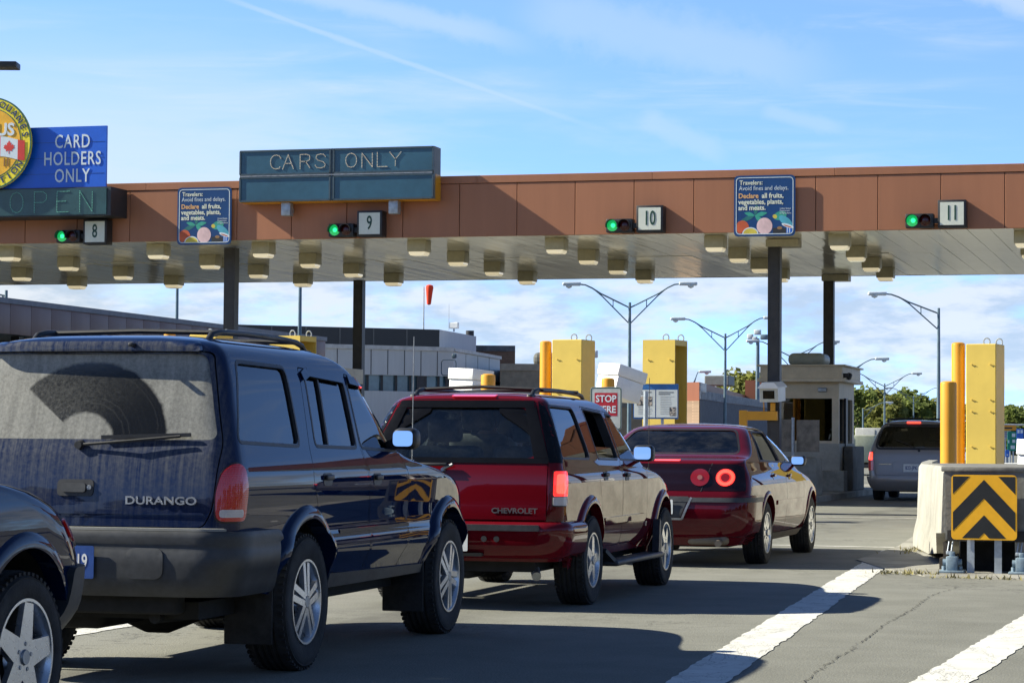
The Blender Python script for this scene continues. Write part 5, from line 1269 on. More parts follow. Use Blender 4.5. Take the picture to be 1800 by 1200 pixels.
# ceiling lights
M_LHOUS = mat('cream lamp housing', (.40, .36, .235), rough=.45, var=.08)
M_LLENS = emit('prismatic lamp lens', (.85, .78, .58), (1., .85, .55), .22)
def ceiling_light():
    r = thing('ceiling_light', 'cream box light hanging from the canopy soffit', 'ceiling light', (0, 0, SZ), 0, 'box lights under the canopy')
    mb = MB(); mb.rbox((-.20, -.20, -.24), (.20, .20, .004), .012, 2); mb.build('housing', M_LHOUS, r, 40)
    mb = MB(); mb.lathe([(.245, -.235), (.24, -.28), (.20, -.315)], 'Z', 4, Matrix.Rotation(R(45), 4, 'Z')); l = mb.build('lens', M_LLENS, r)
    return r
protoL = None
for cx in (-3.4, -7.0, -9.5, -12.8, -15.75, -19.2, -21.6, -25.1, -27.8, -31.2, 1.0):
    for cy in (49.1, 52.2, 55.4, 58.7):
        if protoL is None: protoL = ceiling_light(); o = protoL
        else: o = copy_tree(protoL)
        o.location = (cx-.03*(cy-49), cy, SZ)
# soffit junction box with loose wires
root = thing('junction_box', 'grey junction box with loose wires on the canopy soffit', 'junction box', (-21.95, 53.4, SZ))
mb = MB(); mb.rbox((-.22, -.2, -.20), (.18, .2, .0), .015, 2); mb.build('box', mat('dull cream box', (.30, .28, .2)), root)
mb = MB(); r4 = random.Random(9)
for k in range(5): mb.tube([(.18, 0, -.08), (.25+.1*r4.random(), .02, -.02-.2*r4.random()), (.32+.1*r4.random(), 0, -.06-.2*r4.random()), (.42+.1*r4.random(), .02, -.02-.2*r4.random())], .008, 5)
mb.build('wires', M_TRIM, root)

# ================================================================ lane numbers with signals
M_FACE = mat('white sign face', (.66, .68, .58), rough=.4, var=.04)
M_DKGREEN = mat('dark green lettering', (.005, .05, .03), rough=.5)
M_GREENLAMP = emit('green signal lamp', (.02, .5, .12), (.02, 1., .25), 1.1)
M_GREENDIM = emit('outer green glow lens', (.02, .30, .08), (.01, .6, .15), .30)
M_REDOFF = mat('unlit red signal lens', (.05, .006, .006), rough=.2)
for num, xc, gw in (('8', -22.58, .76), ('9', -16.47, .60), ('10', -10.62, .60), ('11', -4.70, .62)):
    yf = FY-.30; dz = -.075 if num == '8' else 0
    r = thing('lane_number_sign', f'black framed lane number {num} on the canopy fascia', 'lane sign', (xc, yf, 5.655+dz), 0, 'lane numbers on the canopy')
    mb = MB(); mb.rbox((-.27, 0, -.265), (.27, .30, .265), .012, 2); mb.build('case', M_TRIM, r, 40)
    mb = MB(); mb.prism(rrect(-.225, -.22, .225, .22, .006), 0, .006, at_front(0, 0, 0)); f = mb.build('face', M_FACE, r)
    text('lane_number', num, .40, M_DKGREEN, f, at_front(0, -.008, .0), ext=.003, sx=.62, bold=.012)
    r = thing('traffic_signal', f'two lamp lane signal showing green beside number {num}', 'traffic light', (xc-.60, yf, 5.53+dz*.5), 0, 'lane signals on the canopy')
    mb = MB(); mb.rbox((-.29, 0, -.135), (.25, .26, .135), .02, 2); mb.box((.25, .06, -.05), (.335, .14, .05)); mb.build('case', M_TRIM, r, 40)
    for k, x in enumerate((-.155, .095)):
        mb = MB(); mb.lathe([(.112, 0), (.095, .02), (.05, .035), (.004, .04)], 'Y', 24, Matrix.Translation((x, .0, 0)) @ Matrix.Rotation(math.pi, 4, 'Z')); ln = mb.build('lens', M_GREENDIM if k == 0 else M_REDOFF, r, 60)
        if k == 0: mb = MB(); mb.lathe([(.045, .036), (.03, .044), (.003, .046)], 'Y', 16, Matrix.Translation((x+.02, .0, 0)) @ Matrix.Rotation(math.pi, 4, 'Z')); mb.build('bulb', M_GREENLAMP, ln, 60)
        mb = MB(); n = 20
        vs = [(x+.122*math.cos(R(a)), y, .122*math.sin(R(a))) for y in (.0, -.12) for a in np.linspace(-20, 200, n)]; vs += [(x+.114*math.cos(R(a)), y, .114*math.sin(R(a))) for y in (.0, -.12) for a in np.linspace(-20, 200, n)]
        fs = [(i, i+1, n+i+1, n+i) for i in range(n-1)]+[(2*n+i, 3*n+i, 3*n+i+1, 2*n+i+1) for i in range(n-1)]+[(n+i, n+i+1, 3*n+i+1, 3*n+i) for i in range(n-1)]
        mb.add(vs, fs); mb.build('visor', M_TRIM, r, 50)

# ================================================================ travellers' notices
M_SBLUE = mat('deep blue sign enamel', (.004, .045, .16), rough=.3, var=.06)
M_SEDGE = mat('blue sign rim', (.006, .06, .22), rough=.35)
M_SWHITE = mat('sign white', (.62, .70, .74), rough=.5, var=.03)
M_SCREAM = mat('sign cream', (.70, .72, .58), rough=.5, var=.03)
M_SPEACH = mat('sign orange', (.75, .42, .16), rough=.5); M_SLEAF = mat('sign leaf green', (.03, .30, .22), rough=.5); M_SLEAF2 = mat('sign dark leaf', (.01, .14, .14), rough=.5)
M_SPINK = mat('sign pink', (.72, .50, .50), rough=.5); M_SRED = mat('sign red', (.55, .10, .03), rough=.5); M_SLEM = mat('sign lemon', (.60, .48, .06), rough=.5); M_STEAL = mat('sign teal', (.07, .36, .48), rough=.5); M_SBRIGHT = mat('sign bright blue', (.02, .13, .55), rough=.5)
def travel_sign(xc, label):
    W_, H_ = 1.215, 1.20; r = thing('notice_sign', label, 'sign', (xc, FY-.06, 5.89), 0, 'travellers notices on the canopy')
    mb = MB(); mb.prism(rrect(-W_/2, -H_/2, W_/2, H_/2, .10, 6), 0, .03, ROT_FRONT); p = mb.build('panel', M_SBLUE, r)
    mb = MB(); o_ = rrect(-W_/2+.045, -H_/2+.045, W_/2-.045, H_/2-.045, .08, 6); fl = lambda u, v, d: (u, -d, v); band(mb, fl, o_+[o_[0]], .014, .034, .0305); mb.build('border_line', M_SWHITE, p)
    k = .0; y0 = -.032
    text('lettering', 'Travelers:', .125, M_SCREAM, p, at_front(-.50, y0, .455), ext=.002, bold=.012, align='LEFT', sx=.92)
    text('lettering', 'Avoid fines and delays.', .125, M_SWHITE, p, at_front(-.51, y0, .345), ext=.002, bold=-.004, align='LEFT', sx=.86)
    text('lettering', 'Declare', .135, M_SPEACH, p, at_front(-.52, y0, .195), ext=.002, bold=.022, align='LEFT', sx=.93)
    text('lettering', 'all fruits,', .135, M_SCREAM, p, at_front(-.055, y0, .195), ext=.002, bold=.022, align='LEFT', sx=.93)
    text('lettering', 'vegetables, plants,', .135, M_SCREAM, p, at_front(-.52, y0, .075), ext=.002, bold=.022, align='LEFT', sx=.91)
    text('lettering', 'and meats.', .135, M_SCREAM, p, at_front(-.52, y0, -.04), ext=.002, bold=.022, align='LEFT', sx=.93)
    for i, s in enumerate(('United States', 'Department', 'of Agriculture')): text('lettering', s, .045, M_SWHITE, p, at_front(.30, y0, -.06-.045*i), ext=.002, align='LEFT', sx=.9)
    def blob(name, pts, m, z): q = MB(); q.prism(pts, .0305+z*.001, .0315+z*.001, ROT_FRONT); return q.build(name, m, p)
    def ell(cx, cy, rx, ry, a0=0, a1=360, n=26, rot=0): return [(cx+rx*math.cos(R(a0+(a1-a0)*i/n))*math.cos(R(rot))-ry*math.sin(R(a0+(a1-a0)*i/n))*math.sin(R(rot)), cy+rx*math.cos(R(a0+(a1-a0)*i/n))*math.sin(R(rot))+ry*math.sin(R(a0+(a1-a0)*i/n))*math.cos(R(rot))) for i in range(n if a1-a0 == 360 else n+1)]
    def leaf(cx, cy, l, w_, rot): return [(cx+math.cos(R(rot))*u-math.sin(R(rot))*v, cy+math.sin(R(rot))*u+math.cos(R(rot))*v) for u, v in [(0, 0), (l*.25, w_*.7), (l*.55, w_), (l*.85, w_*.5), (l, 0), (l*.85, -w_*.5), (l*.55, -w_), (l*.25, -w_*.7)]]
    for j, (l, w_, rot, m) in enumerate(((.22, .045, 80, M_SLEAF2), (.25, .045, 12, M_SLEAF), (.20, .045, -40, M_SLEAF), (.30, .045, 200, M_SLEAF2), (.22, .04, 165, M_SLEAF))): blob('leaf_picture', leaf(-.19, -.19, l, w_, rot), m, j*.2)
    blob('fruit_picture', ell(-.44, -.42, .13, .135, -10, 250), M_SRED, 1); blob('fruit_picture', ell(.0, -.40, .155, .165), M_SPINK, 1.3); blob('fruit_picture', ell(-.28, -.55, .16, .13, 0, 180), M_SWHITE, 1.6); blob('fruit_picture', ell(-.28, -.55, .14, .11, 0, 180), M_SLEM, 1.9)
    blob('parrot_picture', ell(.31, -.20, .13, .085, rot=15), M_SLEAF, 1); blob('parrot_picture', ell(.205, -.215, .045, .04, rot=-30), M_SLEM, 1.5); blob('parrot_picture', ell(.42, -.31, .16, .075, rot=-38), M_STEAL, 1.3); blob('parrot_picture', ell(.46, -.40, .125, .035, rot=-18), M_SWHITE, 1.7); blob('parrot_picture', ell(.46, -.41, .09, .012, rot=-18), M_SRED, 2.)
    blob('meat_picture', [(.17, -.545), (.17, -.44), (.32, -.43), (.45, -.46), (.45, -.545)], M_TRIM, .8); blob('perch_picture', [(.43, -.545), (.43, -.42), (.50, -.40), (.54, -.45), (.54, -.53)], M_SBRIGHT, 1.1); blob('fruit_picture', ell(.30, -.44, .05, .03), mat('sign brown', (.30, .16, .06)), 1.2)
    for x in (.445, .49): blob('perch_picture', [(x, -.54), (x, -.43), (x+.014, -.43), (x+.014, -.54)], M_SWHITE, 1.4)
    return r
travel_sign(-8.36, 'blue travellers notice with fruit and a parrot, between lanes 10 and 11')
travel_sign(-20.19, 'blue travellers notice with fruit and a parrot, between lanes 8 and 9')

# ================================================================ dotted lamp message boards
STROKES = {'C': [[(.95, .78), (.80, .95), (.5, 1), (.2, .92), (.03, .7), (0, .5), (.03, .3), (.2, .08), (.5, 0), (.8, .05), (.95, .22)]], 'A': [[(0, 0), (.5, 1), (1, 0)], [(.2, .38), (.8, .38)]],
    'R': [[(0, 0), (0, 1), (.6, 1), (.88, .9), (.88, .62), (.6, .5), (0, .5)], [(.5, .5), (.95, 0)]], 'S': [[(.93, .82), (.75, .97), (.45, 1), (.12, .92), (.06, .72), (.25, .56), (.7, .45), (.93, .28), (.85, .08), (.5, 0), (.15, .05), (0, .2)]],
    'O': [[(.5, 1), (.2, .92), (.03, .7), (0, .5), (.03, .3), (.2, .08), (.5, 0), (.8, .08), (.97, .3), (1, .5), (.97, .7), (.8, .92), (.5, 1)]], 'N': [[(0, 0), (0, 1), (.95, 0), (.95, 1)]], 'L': [[(0, 1), (0, 0), (.9, 0)]], 'Y': [[(0, 1), (.5, .5), (.5, 0)], [(1, 1), (.5, .5)]],
    'P': [[(0, 0), (0, 1), (.65, 1), (.92, .88), (.92, .62), (.65, .48), (0, .48)]], 'E': [[(.92, 1), (0, 1), (0, 0), (.92, 0)], [(0, .52), (.75, .52)]]}
def dots(ch, x, z, w_, h, r, gap, y):
    mb = MB()
    for st in STROKES[ch]:
        acc = 0.
        for a, b in zip(st[:-1], st[1:]):
            a = Vector((x+a[0]*w_, z+a[1]*h)); b = Vector((x+b[0]*w_, z+b[1]*h)); L = (b-a).length; t = acc
            while t < L: p = a+(b-a)*t/L; mb.cyl((p.x, y+.01, p.y), (p.x, y-.008, p.y), r, None, 6); t += gap
            acc = t-L
    return mb
M_BOARD = mat('grey blue lamp board', (.022, .085, .135), rough=.35, var=.12, scale=1.2)
M_BOARDF = mat('lamp board frame', (.03, .06, .085), rough=.5, var=.2)
M_DOTS = mat('pale lamp dots', (.72, .62, .48), rough=.4); M_DOTG = mat('green lamp dots', (.20, .55, .42), rough=.4)
def cars_only():
    r = thing('message_board', 'wide grey blue lamp board reading CARS ONLY above lane 9', 'message board', (-17.15, 47.82, 6.655)); w_, h = 2.105, .535
    mb = MB(); mb.box((-w_, .02, -h), (w_-.0, .46, h)); mb.build('cabinet', mat('board cabinet', (.20, .19, .16), rough=.6), r)
    mb = MB(); mb.box((w_+.002, .10, -h), (w_+.006, .455, -.02)); mb.box((-w_, .04, -h-.006), (w_, .455, -h-.002)); mb.build('yellow_edge', M_YELO, r)
    for x0, x1 in ((-w_, -.10), (-.06, w_)):
        for z0, z1 in ((-h, -.012), (.012, h)):
            mb = MB(); mb.box((x0+.03, .0, z0+.03), (x1-.03, .018, z1-.03)); pn = mb.build('lamp_panel', M_BOARD, r)
            f = MB(); o_ = [(x0+.02, z0+.02), (x1-.02, z0+.02), (x1-.02, z1-.02), (x0+.02, z1-.02), (x0+.02, z0+.02)]; band(f, lambda u, v, d: (u, -d, v), o_, .035, .02, -.02); f.build('frame', M_BOARDF, pn)
    mb = MB(); mb.box((-.095, -.01, -h), (-.065, .02, h)); mb.build('centre_post', M_BOARDF, r)
    mb = MB(); mb.box((-w_+.03, -.022, -.012), (w_-.03, -.002, .008)); mb.build('ledge', M_STEEL, r)
    for s, xs in (('CARS', (-1.42, -1.15, -.77, -.44)), ('ONLY', (.22, .57, .90, 1.17))):
        for ch, x in zip(s, xs): dots(ch, x, .135, .235, .29, .0105, .031, -.006).build('lamp_letter', M_DOTS, r)
    for x in (-1.12, 1.21):
        mb = MB(); mb.rbox((x-.1, .10, -h-.28), (x+.1, .30, -h-.01), .012, 2); mb.box((x-.05, .30, -h-.2), (x+.05, .47, -h-.1)); mb.build('driver_box', M_GALV, r, 40)
cars_only()
def open_board():
    r = thing('message_board', 'dark lamp board reading OPEN above lane 8', 'message board', (-23.85, 47.45, 6.17)); w_ = 1.87
    mb = MB(); mb.box((-w_, .02, -.30), (w_, .83, .30)); mb.build('cabinet', mat('black cabinet', (.02, .025, .03), rough=.5), r)
    mb = MB(); mb.box((-w_+.02, .0, -.275), (w_-.09, .018, .275)); mb.build('lamp_panel', mat('dark green lamp board', (.022, .07, .075), rough=.3, var=.15), r)
    for ch, x in zip('OPEN', (-.42, .14, .66, 1.18)): dots(ch, x, -.215, .30, .43, .009, .033, -.006).build('lamp_letter', M_DOTG, r)
    for x in (.0, 1.6): mb = MB(); mb.tube([(x, .3, .30), (x, .3, .37), (x+.03, .3, .39)], .015, 6); mb.build('lifting_lug', M_GALV, r)
open_board()
def card_sign():
    r = thing('lane_sign', 'bright blue sign reading CARD HOLDERS ONLY above the OPEN board', 'sign', (-24.3, 47.5, 7.09))
    mb = MB(); mb.box((-2.4, 0, -.66), (2.19, .06, .66)); p = mb.build('panel', mat('bright blue sign sheet', (.004, .105, .60), rough=.4, var=.05), r)
    for z in (-.33, .0, .33): mb = MB(); mb.box((-2.35, -.004, z-.004), (2.15, -.001, z+.004)); mb.build('sheet_seam', M_SEDGE, p)
    for s, z in (('CARD', .335), ('HOLDERS', -.025), ('ONLY', -.385)): text('lettering', s, .40, M_SWHITE, p, at_front(1.42, -.008, z), ext=.003, sx=.70, bold=.008, spacing=1.12)
    for x in (-1.8, 1.8):
        mb = MB(); mb.box((x-.05, .06, -.66), (x+.05, .14, .5)); mb.box((x-.05, .14, -.6), (x+.05, .79, -.52)); mb.build('bracket', M_COL, r)
    # round emblem
    r = thing('round_emblem', 'round yellow customs emblem with a Canadian flag and DOUANES lettering', 'sign', (-24.72, 47.36, 7.42)); RR = .985
    def ring(r0, r1, z, m, nm, par):
        q = MB(); n = 56; vs = [(rr*math.cos(2*math.pi*k/n), -zz, rr*math.sin(2*math.pi*k/n)) for zz in (z, z-.003) for rr in (r0, r1) for k in range(n)]
        fs = []
        for k in range(n): j = (k+1) % n; fs += [(k, j, n+j, n+k), (2*n+k, 3*n+k, 3*n+j, 2*n+j), (n+k, n+j, 3*n+j, 3*n+k), (k, 2*n+k, 2*n+j, j)]
        q.add(vs, fs); return q.build(nm, m, par)
    mb = MB(); mb.lathe([(RR, 0), (RR, -.05)], 'Y', 64); d = mb.build('disc', mat('emblem yellow', (.86, .70, .02), rough=.4), r, 40); mb = MB(); mb.lathe([(.735, -.052), (.735, -.055)], 'Y', 56); mb.build('inner_disc', mat('emblem orange', (.86, .45, .02), rough=.4), d)
    mg = mat('emblem green', (.01, .10, .07), rough=.4); ring(.735, .75, .0585, mg, 'inner_ring', d); ring(.955, .985, .0545, mg, 'outer_ring', d)
    def arc_text(s, a_mid, rad, step, top=True):
        for i, ch in enumerate(s):
            a = R(a_mid) + (-(i-(len(s)-1)/2)*step if top else (i-(len(s)-1)/2)*step)
            M = Matrix.Translation((rad*math.cos(a), -.0575, rad*math.sin(a))) @ ROT_FRONT @ Matrix.Rotation(a-math.pi/2 if top else a+math.pi/2, 4, 'Z'); text('lettering', ch, .20, mat('emblem navy', (.01, .04, .14)) if False else M_NAVYINK, d, M, ext=.002, bold=.02)
    arc_text('CUSTOMS DOUANES', 92, .852, R(11.5)); arc_text('IMMIGRATION', -90, .852, R(11.5), False)
    text('lettering', 'NEXUS', .36, M_SWHITE, d, at_front(.03, -.062, .27), ext=.003, bold=.03, sx=1.0)
    def sl(nm, pts, m, z): q = MB(); q.prism(pts, z, z+.002, ROT_FRONT); return q.build(nm, m, d)
    def fl(u, v): return (.10+u*.74, -.30+v*.42-u*.05+.03*math.sin(u*5))
    for u0, u1, m in ((0, .24, M_FLAGR), (.24, .78, M_SWHITE), (.78, 1., M_FLAGR)):
        n = 6; sl('flag', [fl(u0+(u1-u0)*k/n, 0) for k in range(n+1)]+[fl(u1-(u1-u0)*k/n, 1) for k in range(n+1)], m, .060)
    lf = [(0, .5), (.10, .30), (.20, .34), (.17, .10), (.30, .22), (.34, .12), (.47, .14), (.42, .02), (.50, -.05), (.26, -.22), (.28, -.32), (.03, -.27), (.03, -.5), (-.03, -.5), (-.03, -.27), (-.28, -.32), (-.26, -.22), (-.50, -.05), (-.42, .02), (-.47, .14), (-.34, .12), (-.30, .22), (-.17, .10), (-.20, .34), (-.10, .30)]
    c = fl(.51, .52); sl('maple_leaf', [(c[0]+x*.26, c[1]+y*.28) for x, y in lf], M_FLAGR, .0635)
    for k in range(5):
        q = MB(); q.prism([(-.62+k*.15, -.30), (-.60+k*.15, -.30), (-.50+k*.15, .05), (-.52+k*.15, .05)], .06, .062, ROT_FRONT); q.build('bridge_picture', mat('emblem brown', (.22, .10, .02)) if k == 0 else bpy.data.materials['emblem brown'], d)
    for x in (.02, .10, .36, .44): sl('bridge_pier', [(x, -.50), (x+.03, -.50), (x+.03, -.32), (x, -.32)], bpy.data.materials['emblem brown'], .0605)
M_NAVYINK = mat('emblem navy ink', (.008, .035, .12), rough=.5); M_FLAGR = mat('flag red', (.60, .03, .02), rough=.5)
card_sign()
# ================================================================ things round the booth
def booth():
    r = thing('inspection_booth', 'beige inspection booth with a dark window and a concrete base', 'booth', (-9.0, 57.5, 0))
    mw = mat('beige booth cladding', (.68, .57, .41), rough=.6, var=.06); mc = mat('booth cornice', (.70, .60, .45), rough=.6, var=.08); x0, x1, d = -.72, .80, 2.6
    mb = MB(); mb.box((x0, 0, .14), (x1, d, 1.24)); mb.build('base', mat('booth base concrete', (.42, .40, .35), rough=.9, var=.12, scale=2), r)
    mb = MB(); mb.box((x0+.02, .02, 1.24), (x1-.02, .10, 1.30)); mb.box((x0+.02, .02, 2.28), (x1-.02, d-.02, 2.66)); mb.box((x0+.02, .02, 1.30), (x0+.10, d-.02, 2.28)); mb.box((x1-.18, .02, 1.30), (x1-.02, .14, 2.28)); mb.box((x1-.14, 1.0, 1.24), (x1-.02, 1.12, 2.28)); mb.box((x1-.14, d-.3, 1.24), (x1-.02, d-.02, 2.28)); mb.box((x0+.10, d-.1, 1.24), (x1-.14, d-.02, 2.28)); mb.build('wall', mw, r)
    mb = MB(); mb.rbox((x0-.36, -.30, 2.66), (x1+.16, d+.3, 2.74), .01, 2); mb.rbox((x0-.30, -.24, 2.74), (x1+.10, d+.24, 3.02), .01, 2); mb.rbox((x0-.37, -.31, 3.02), (x1+.17, d+.31, 3.06), .01, 2); mb.build('roof', mc, r, 40)
    mb = MB(); mb.box((x0+.10, .04, 1.30), (x1-.18, .06, 2.28)); mb.build('window', glass('booth glass', (.004, .006, .008)), r)
    for y0, y1 in ((.14, 1.0), (1.12, d-.3)): mb = MB(); mb.box((x1-.10, y0, 1.30), (x1-.08, y1, 2.28)); mb.build('window', bpy.data.materials['booth glass'], r)
    mb = MB(); mb.box((x1-.02, .86, 1.14), (x1+.03, 1.16, 2.30)); mb.build('door_frame', M_COL, r)
    mb = MB(); mb.rbox((.30, -.06, 2.43), (.50, .02, 2.53), .02, 2); mb.build('wall_light', M_GALV, r, 40)
    mb = MB(); mb.lathe([(.02, 0), (.06, .05), (.07, .16)], 'Y', 14, Matrix.Translation((x1+.22, -.1, 2.72)) @ Matrix.Rotation(R(40), 4, 'X')); mb.rbox((x1+.08, -.12, 2.76), (x1+.22, 0, 2.86), .02, 2); mb.build('floodlight', M_TRIM, r, 40)
    mb = MB(); mb.box((-.3, 1.6, 1.24), (.1, 2.0, 1.9)); mb.build('inner_cabinet', M_INNER, r)
    return r
booth()
root = thing('air_conditioner', 'rounded grey air conditioner on the booth roof', 'air conditioner', (-9.1, 58.6, 3.06))
mb = MB(); mb.rbox((-.42, -.5, .0), (.46, .5, .30), .135, 5); mb.build('casing', mat('grey green casing', (.36, .38, .33), rough=.5, var=.1), root, 50); mb = MB(); mb.box((-.38, -.46, -.02), (.42, .46, .02)); mb.build('foot', M_GALV, root)
# speed-bump style concrete kerb block before the booth
mb = MB(); mb.rbox((-8.55, 56.9, .14), (-8.0, 57.4, .62), .02, 2); o = mb.build('concrete_block', M_CONC); tag(o, 'low concrete block at the foot of the booth', 'concrete block')
mb = MB(); mb.rbox((-8.18, 58.0, .14), (-7.96, 60.0, 1.18), .03, 2); o = mb.build('concrete_wall', M_CONCD); tag(o, 'upright concrete guard at the right side of the booth', 'guard wall')
# plywood screen on a post
r = thing('plywood_screen', 'grey weathered plywood screen on a steel post before the booth', 'screen', (-8.34, 52, 0))
mp = mat('weathered plywood', (.22, .19, .155), rough=.9, var=.25, scale=6)
mb = MB(); mb.box((-.50, 0, 1.06), (-.02, .02, 1.74)); mb.box((.02, 0, 1.06), (.50, .02, 1.73)); mb.build('board', mp, r); mb = MB(); mb.cyl((-.05, -.05, .14), (-.05, -.05, 1.74), .03, None, 12); mb.cyl((-.05, -.05, 1.74), (-.05, -.05, 1.78), .036, .03, 12); mb.build('post', M_GALV, r, 40)
mb = MB(); mb.rbox((-8.85, 52.3, .14), (-7.95, 53.2, .95), .03, 2); tag(mb.build('concrete_block', M_CONC), 'waist high concrete block below the plywood screen', 'concrete block')
# camera on an orange arm
M_WHITEBOX = mat('white camera housing', (.80, .80, .78), rough=.4, var=.05); M_LENSBLK = mat('camera window', (.01, .01, .012), rough=.08)
def camera_box(label, loc, rz, tilt, s=1.0, arm=True):
    r = thing('camera_housing', label, 'camera', loc, rz); T = Matrix.Rotation(R(tilt), 4, 'X') @ Matrix.Scale(s, 4)
    mb = MB(); mb.box((-.21, .0, -.17), (.21, .60, .13), T); mb.build('casing', M_WHITEBOX, r)
    mb = MB(); mb.prism([(-.235, .13), (.235, .13), (.235, .15), (.13, .26), (-.13, .26), (-.235, .15)], -.66, .06, T @ ROT_FRONT) if s < 1.3 else mb.box((-.22, -.04, .133), (.22, .66, .16), T); mb.build('hood', M_WHITEBOX, r)
    mb = MB(); mb.box((-.20, -.012, -.16), (.20, -.001, .12), T); f = mb.build('front_frame', mat('cream frame', (.55, .52, .42)), r); mb = MB(); mb.box((-.13, -.018, -.10), (.13, -.013, .08), T); mb.build('camera_window', M_LENSBLK, f)
    return r
camera_box('white camera box with a black window on the orange arm before the booth', (-8.50, 49.6, 2.22), R(-6), 4, .92)
r = thing('bracket_post', 'orange steel post with a side arm carrying a white camera box', 'post', (-9.05, 49.9, 0))
mb = MB(); mb.box((-.10, -.06, .14), (.06, .06, 1.90)); mb.build('post', M_YELO, r); mb = MB(); mb.box((.062, -.055, 1.70), (.68, .055, 1.88)); mb.box((.54, -.05, 1.885), (.63, .05, 2.05)); mb.cyl((.40, -.0, 1.88), (.41, -.1, 2.12), .012, None, 8); mb.build('arm', M_YELO, r)
# tilted white housing by the stop sign, seen from its shut back
def tilt_box(label, loc, rz, tilt, roll):
    r = thing('camera_housing', label, 'camera', loc); T = Matrix.Rotation(R(rz), 4, 'Z') @ Matrix.Rotation(R(tilt), 4, 'X') @ Matrix.Rotation(R(roll), 4, 'Y')
    mb = MB(); mb.rbox((-.25, 0, -.22), (.25, .55, .10), .012, 2, T); mb.build('casing', M_WHITEBOX, r, 40); mb = MB(); mb.rbox((-.262, -.03, .105), (.262, .58, .29), .01, 2, T); mb.build('lid', M_WHITEBOX, r, 40)
    return r
tilt_box('tilted white housing with a sloping lid behind the stop sign', (-9.22, 38.6, 2.21), -36, -14, 3); tilt_box('white housing corner behind the right end of the crash barrier', (-1.95, 30.1, 1.02), -20, -4, 2)
tilt_box('white housing lid showing beyond the roof of the maroon SUV', (-12.2, 40.4, 2.18), -20, -3, 2)
# stop sign
r = thing('stop_sign', 'white bordered red STOP HERE sign by the left island', 'stop sign', (-8.42, 35.2, 0))
mb = MB(); mb.prism(rrect(-.235, 1.42, .235, 2.04, .05), 0, .006, ROT_FRONT); p = mb.build('panel', mat('reflective white sheet', (.45, .47, .45), rough=.4), r); mb = MB(); q_ = rrect(-.222, 1.433, .222, 2.027, .04); band(mb, lambda u, v, d: (u, -d, v), q_+[q_[0]], .012, .008, .0062); mb.build('border_line', M_DKGREEN, p)
mb = MB(); mb.prism([(-.17, 1.62), (.17, 1.62), (.17, 1.955), (-.17, 1.955)], .0065, .008, ROT_FRONT); mb.build('red_panel', mat('sign crimson', (.42, .012, .025), rough=.4), p)
text('lettering', 'STOP', .140, M_SWHITE, p, at_front(0, -.0095, 1.865), ext=.001, bold=.02, sx=.92); text('lettering', 'HERE', .140, M_SWHITE, p, at_front(0, -.0095, 1.71), ext=.001, bold=.02, sx=.92)
mb = MB(); mb.cyl((.0, .03, .14), (.0, .03, 1.98), .025, None, 10); mb.build('post', M_GALV, r); mb = MB(); mb.cyl((.40, .06, .14), (.40, .06, 2.0), .035, None, 12); tag(mb.build('steel_post', M_GALV), 'bare galvanised post between the stop sign and the blue notice', 'post')
bpy.data.objects['steel_post'].location = (-8.42, 36.0, 0)
# two-page notice
r = thing('notice_board', 'blue framed two page notice before the open sided yellow pylon', 'notice board', (-8.64, 39.6, -.12))
mb = MB(); mb.prism(rrect(-.375, 1.74, .375, 2.31, .015), 0, .012, ROT_FRONT); p = mb.build('panel', mat('notice blue', (.01, .075, .26), rough=.35), r)
for x0, x1 in ((-.36, -.008), (.008, .36)):
    mb = MB(); mb.prism([(x0, 1.765), (x1, 1.765), (x1, 2.215), (x0, 2.215)], .0125, .0145, ROT_FRONT); s_ = mb.build('sheet', mat('notice paper', (.55, .60, .63), rough=.5, var=.05), p); r5 = random.Random(int(x1*100))
    q = MB()
    for k in range(11):
        z = 2.10-.028*k
        if x0 < 0 and k < 5: continue
        if x0 > 0 and k > 6: q.box((x0+.07, -.016, z), (x0+.22, -.0148, z+.008)); continue
        q.box((x0+.07, -.016, z), (x1-.03-.08*r5.random(), -.0148, z+.008))
    q.build('text_lines', mat('pale grey ink', (.33, .36, .40)), s_)
    q = MB(); q.box((x0+.04, -.016, 2.165), (x1-.06, -.0148, 2.18)); q.box((x0+.04, -.016, 2.135), (x1-.12, -.0148, 2.15)); q.build('heading', mat('dark grey ink', (.10, .12, .16)), s_)
    q = MB(); (q.box((-.315, -.0165, 1.955), (-.06, -.0149, 2.105)) if x0 < 0 else q.box((.23, -.0165, 1.79), (.335, -.0149, 1.93)))
    m_, t_, b_ = newmat('notice photograph'); n_ = t_.noise(coords(t_), 26, 4, .6); cr = t_.mix(t_.step(n_, .40, .58), (.03, .04, .06), (.45, .40, .36)); t_.l(cr, b_.inputs['Base Color']); q.build('photograph', m_, s_)
mb = MB(); mb.prism([(-.36, 2.222), (-.02, 2.222), (-.14, 2.295), (-.36, 2.295)], .0125, .0135, ROT_FRONT); mb.build('header', mat('notice mid blue', (.02, .14, .42)), p)
mb = MB(); mb.cyl((.1, .04, .14), (.1, .04, 2.3), .025, None, 10); mb.build('post', M_GALV, r)

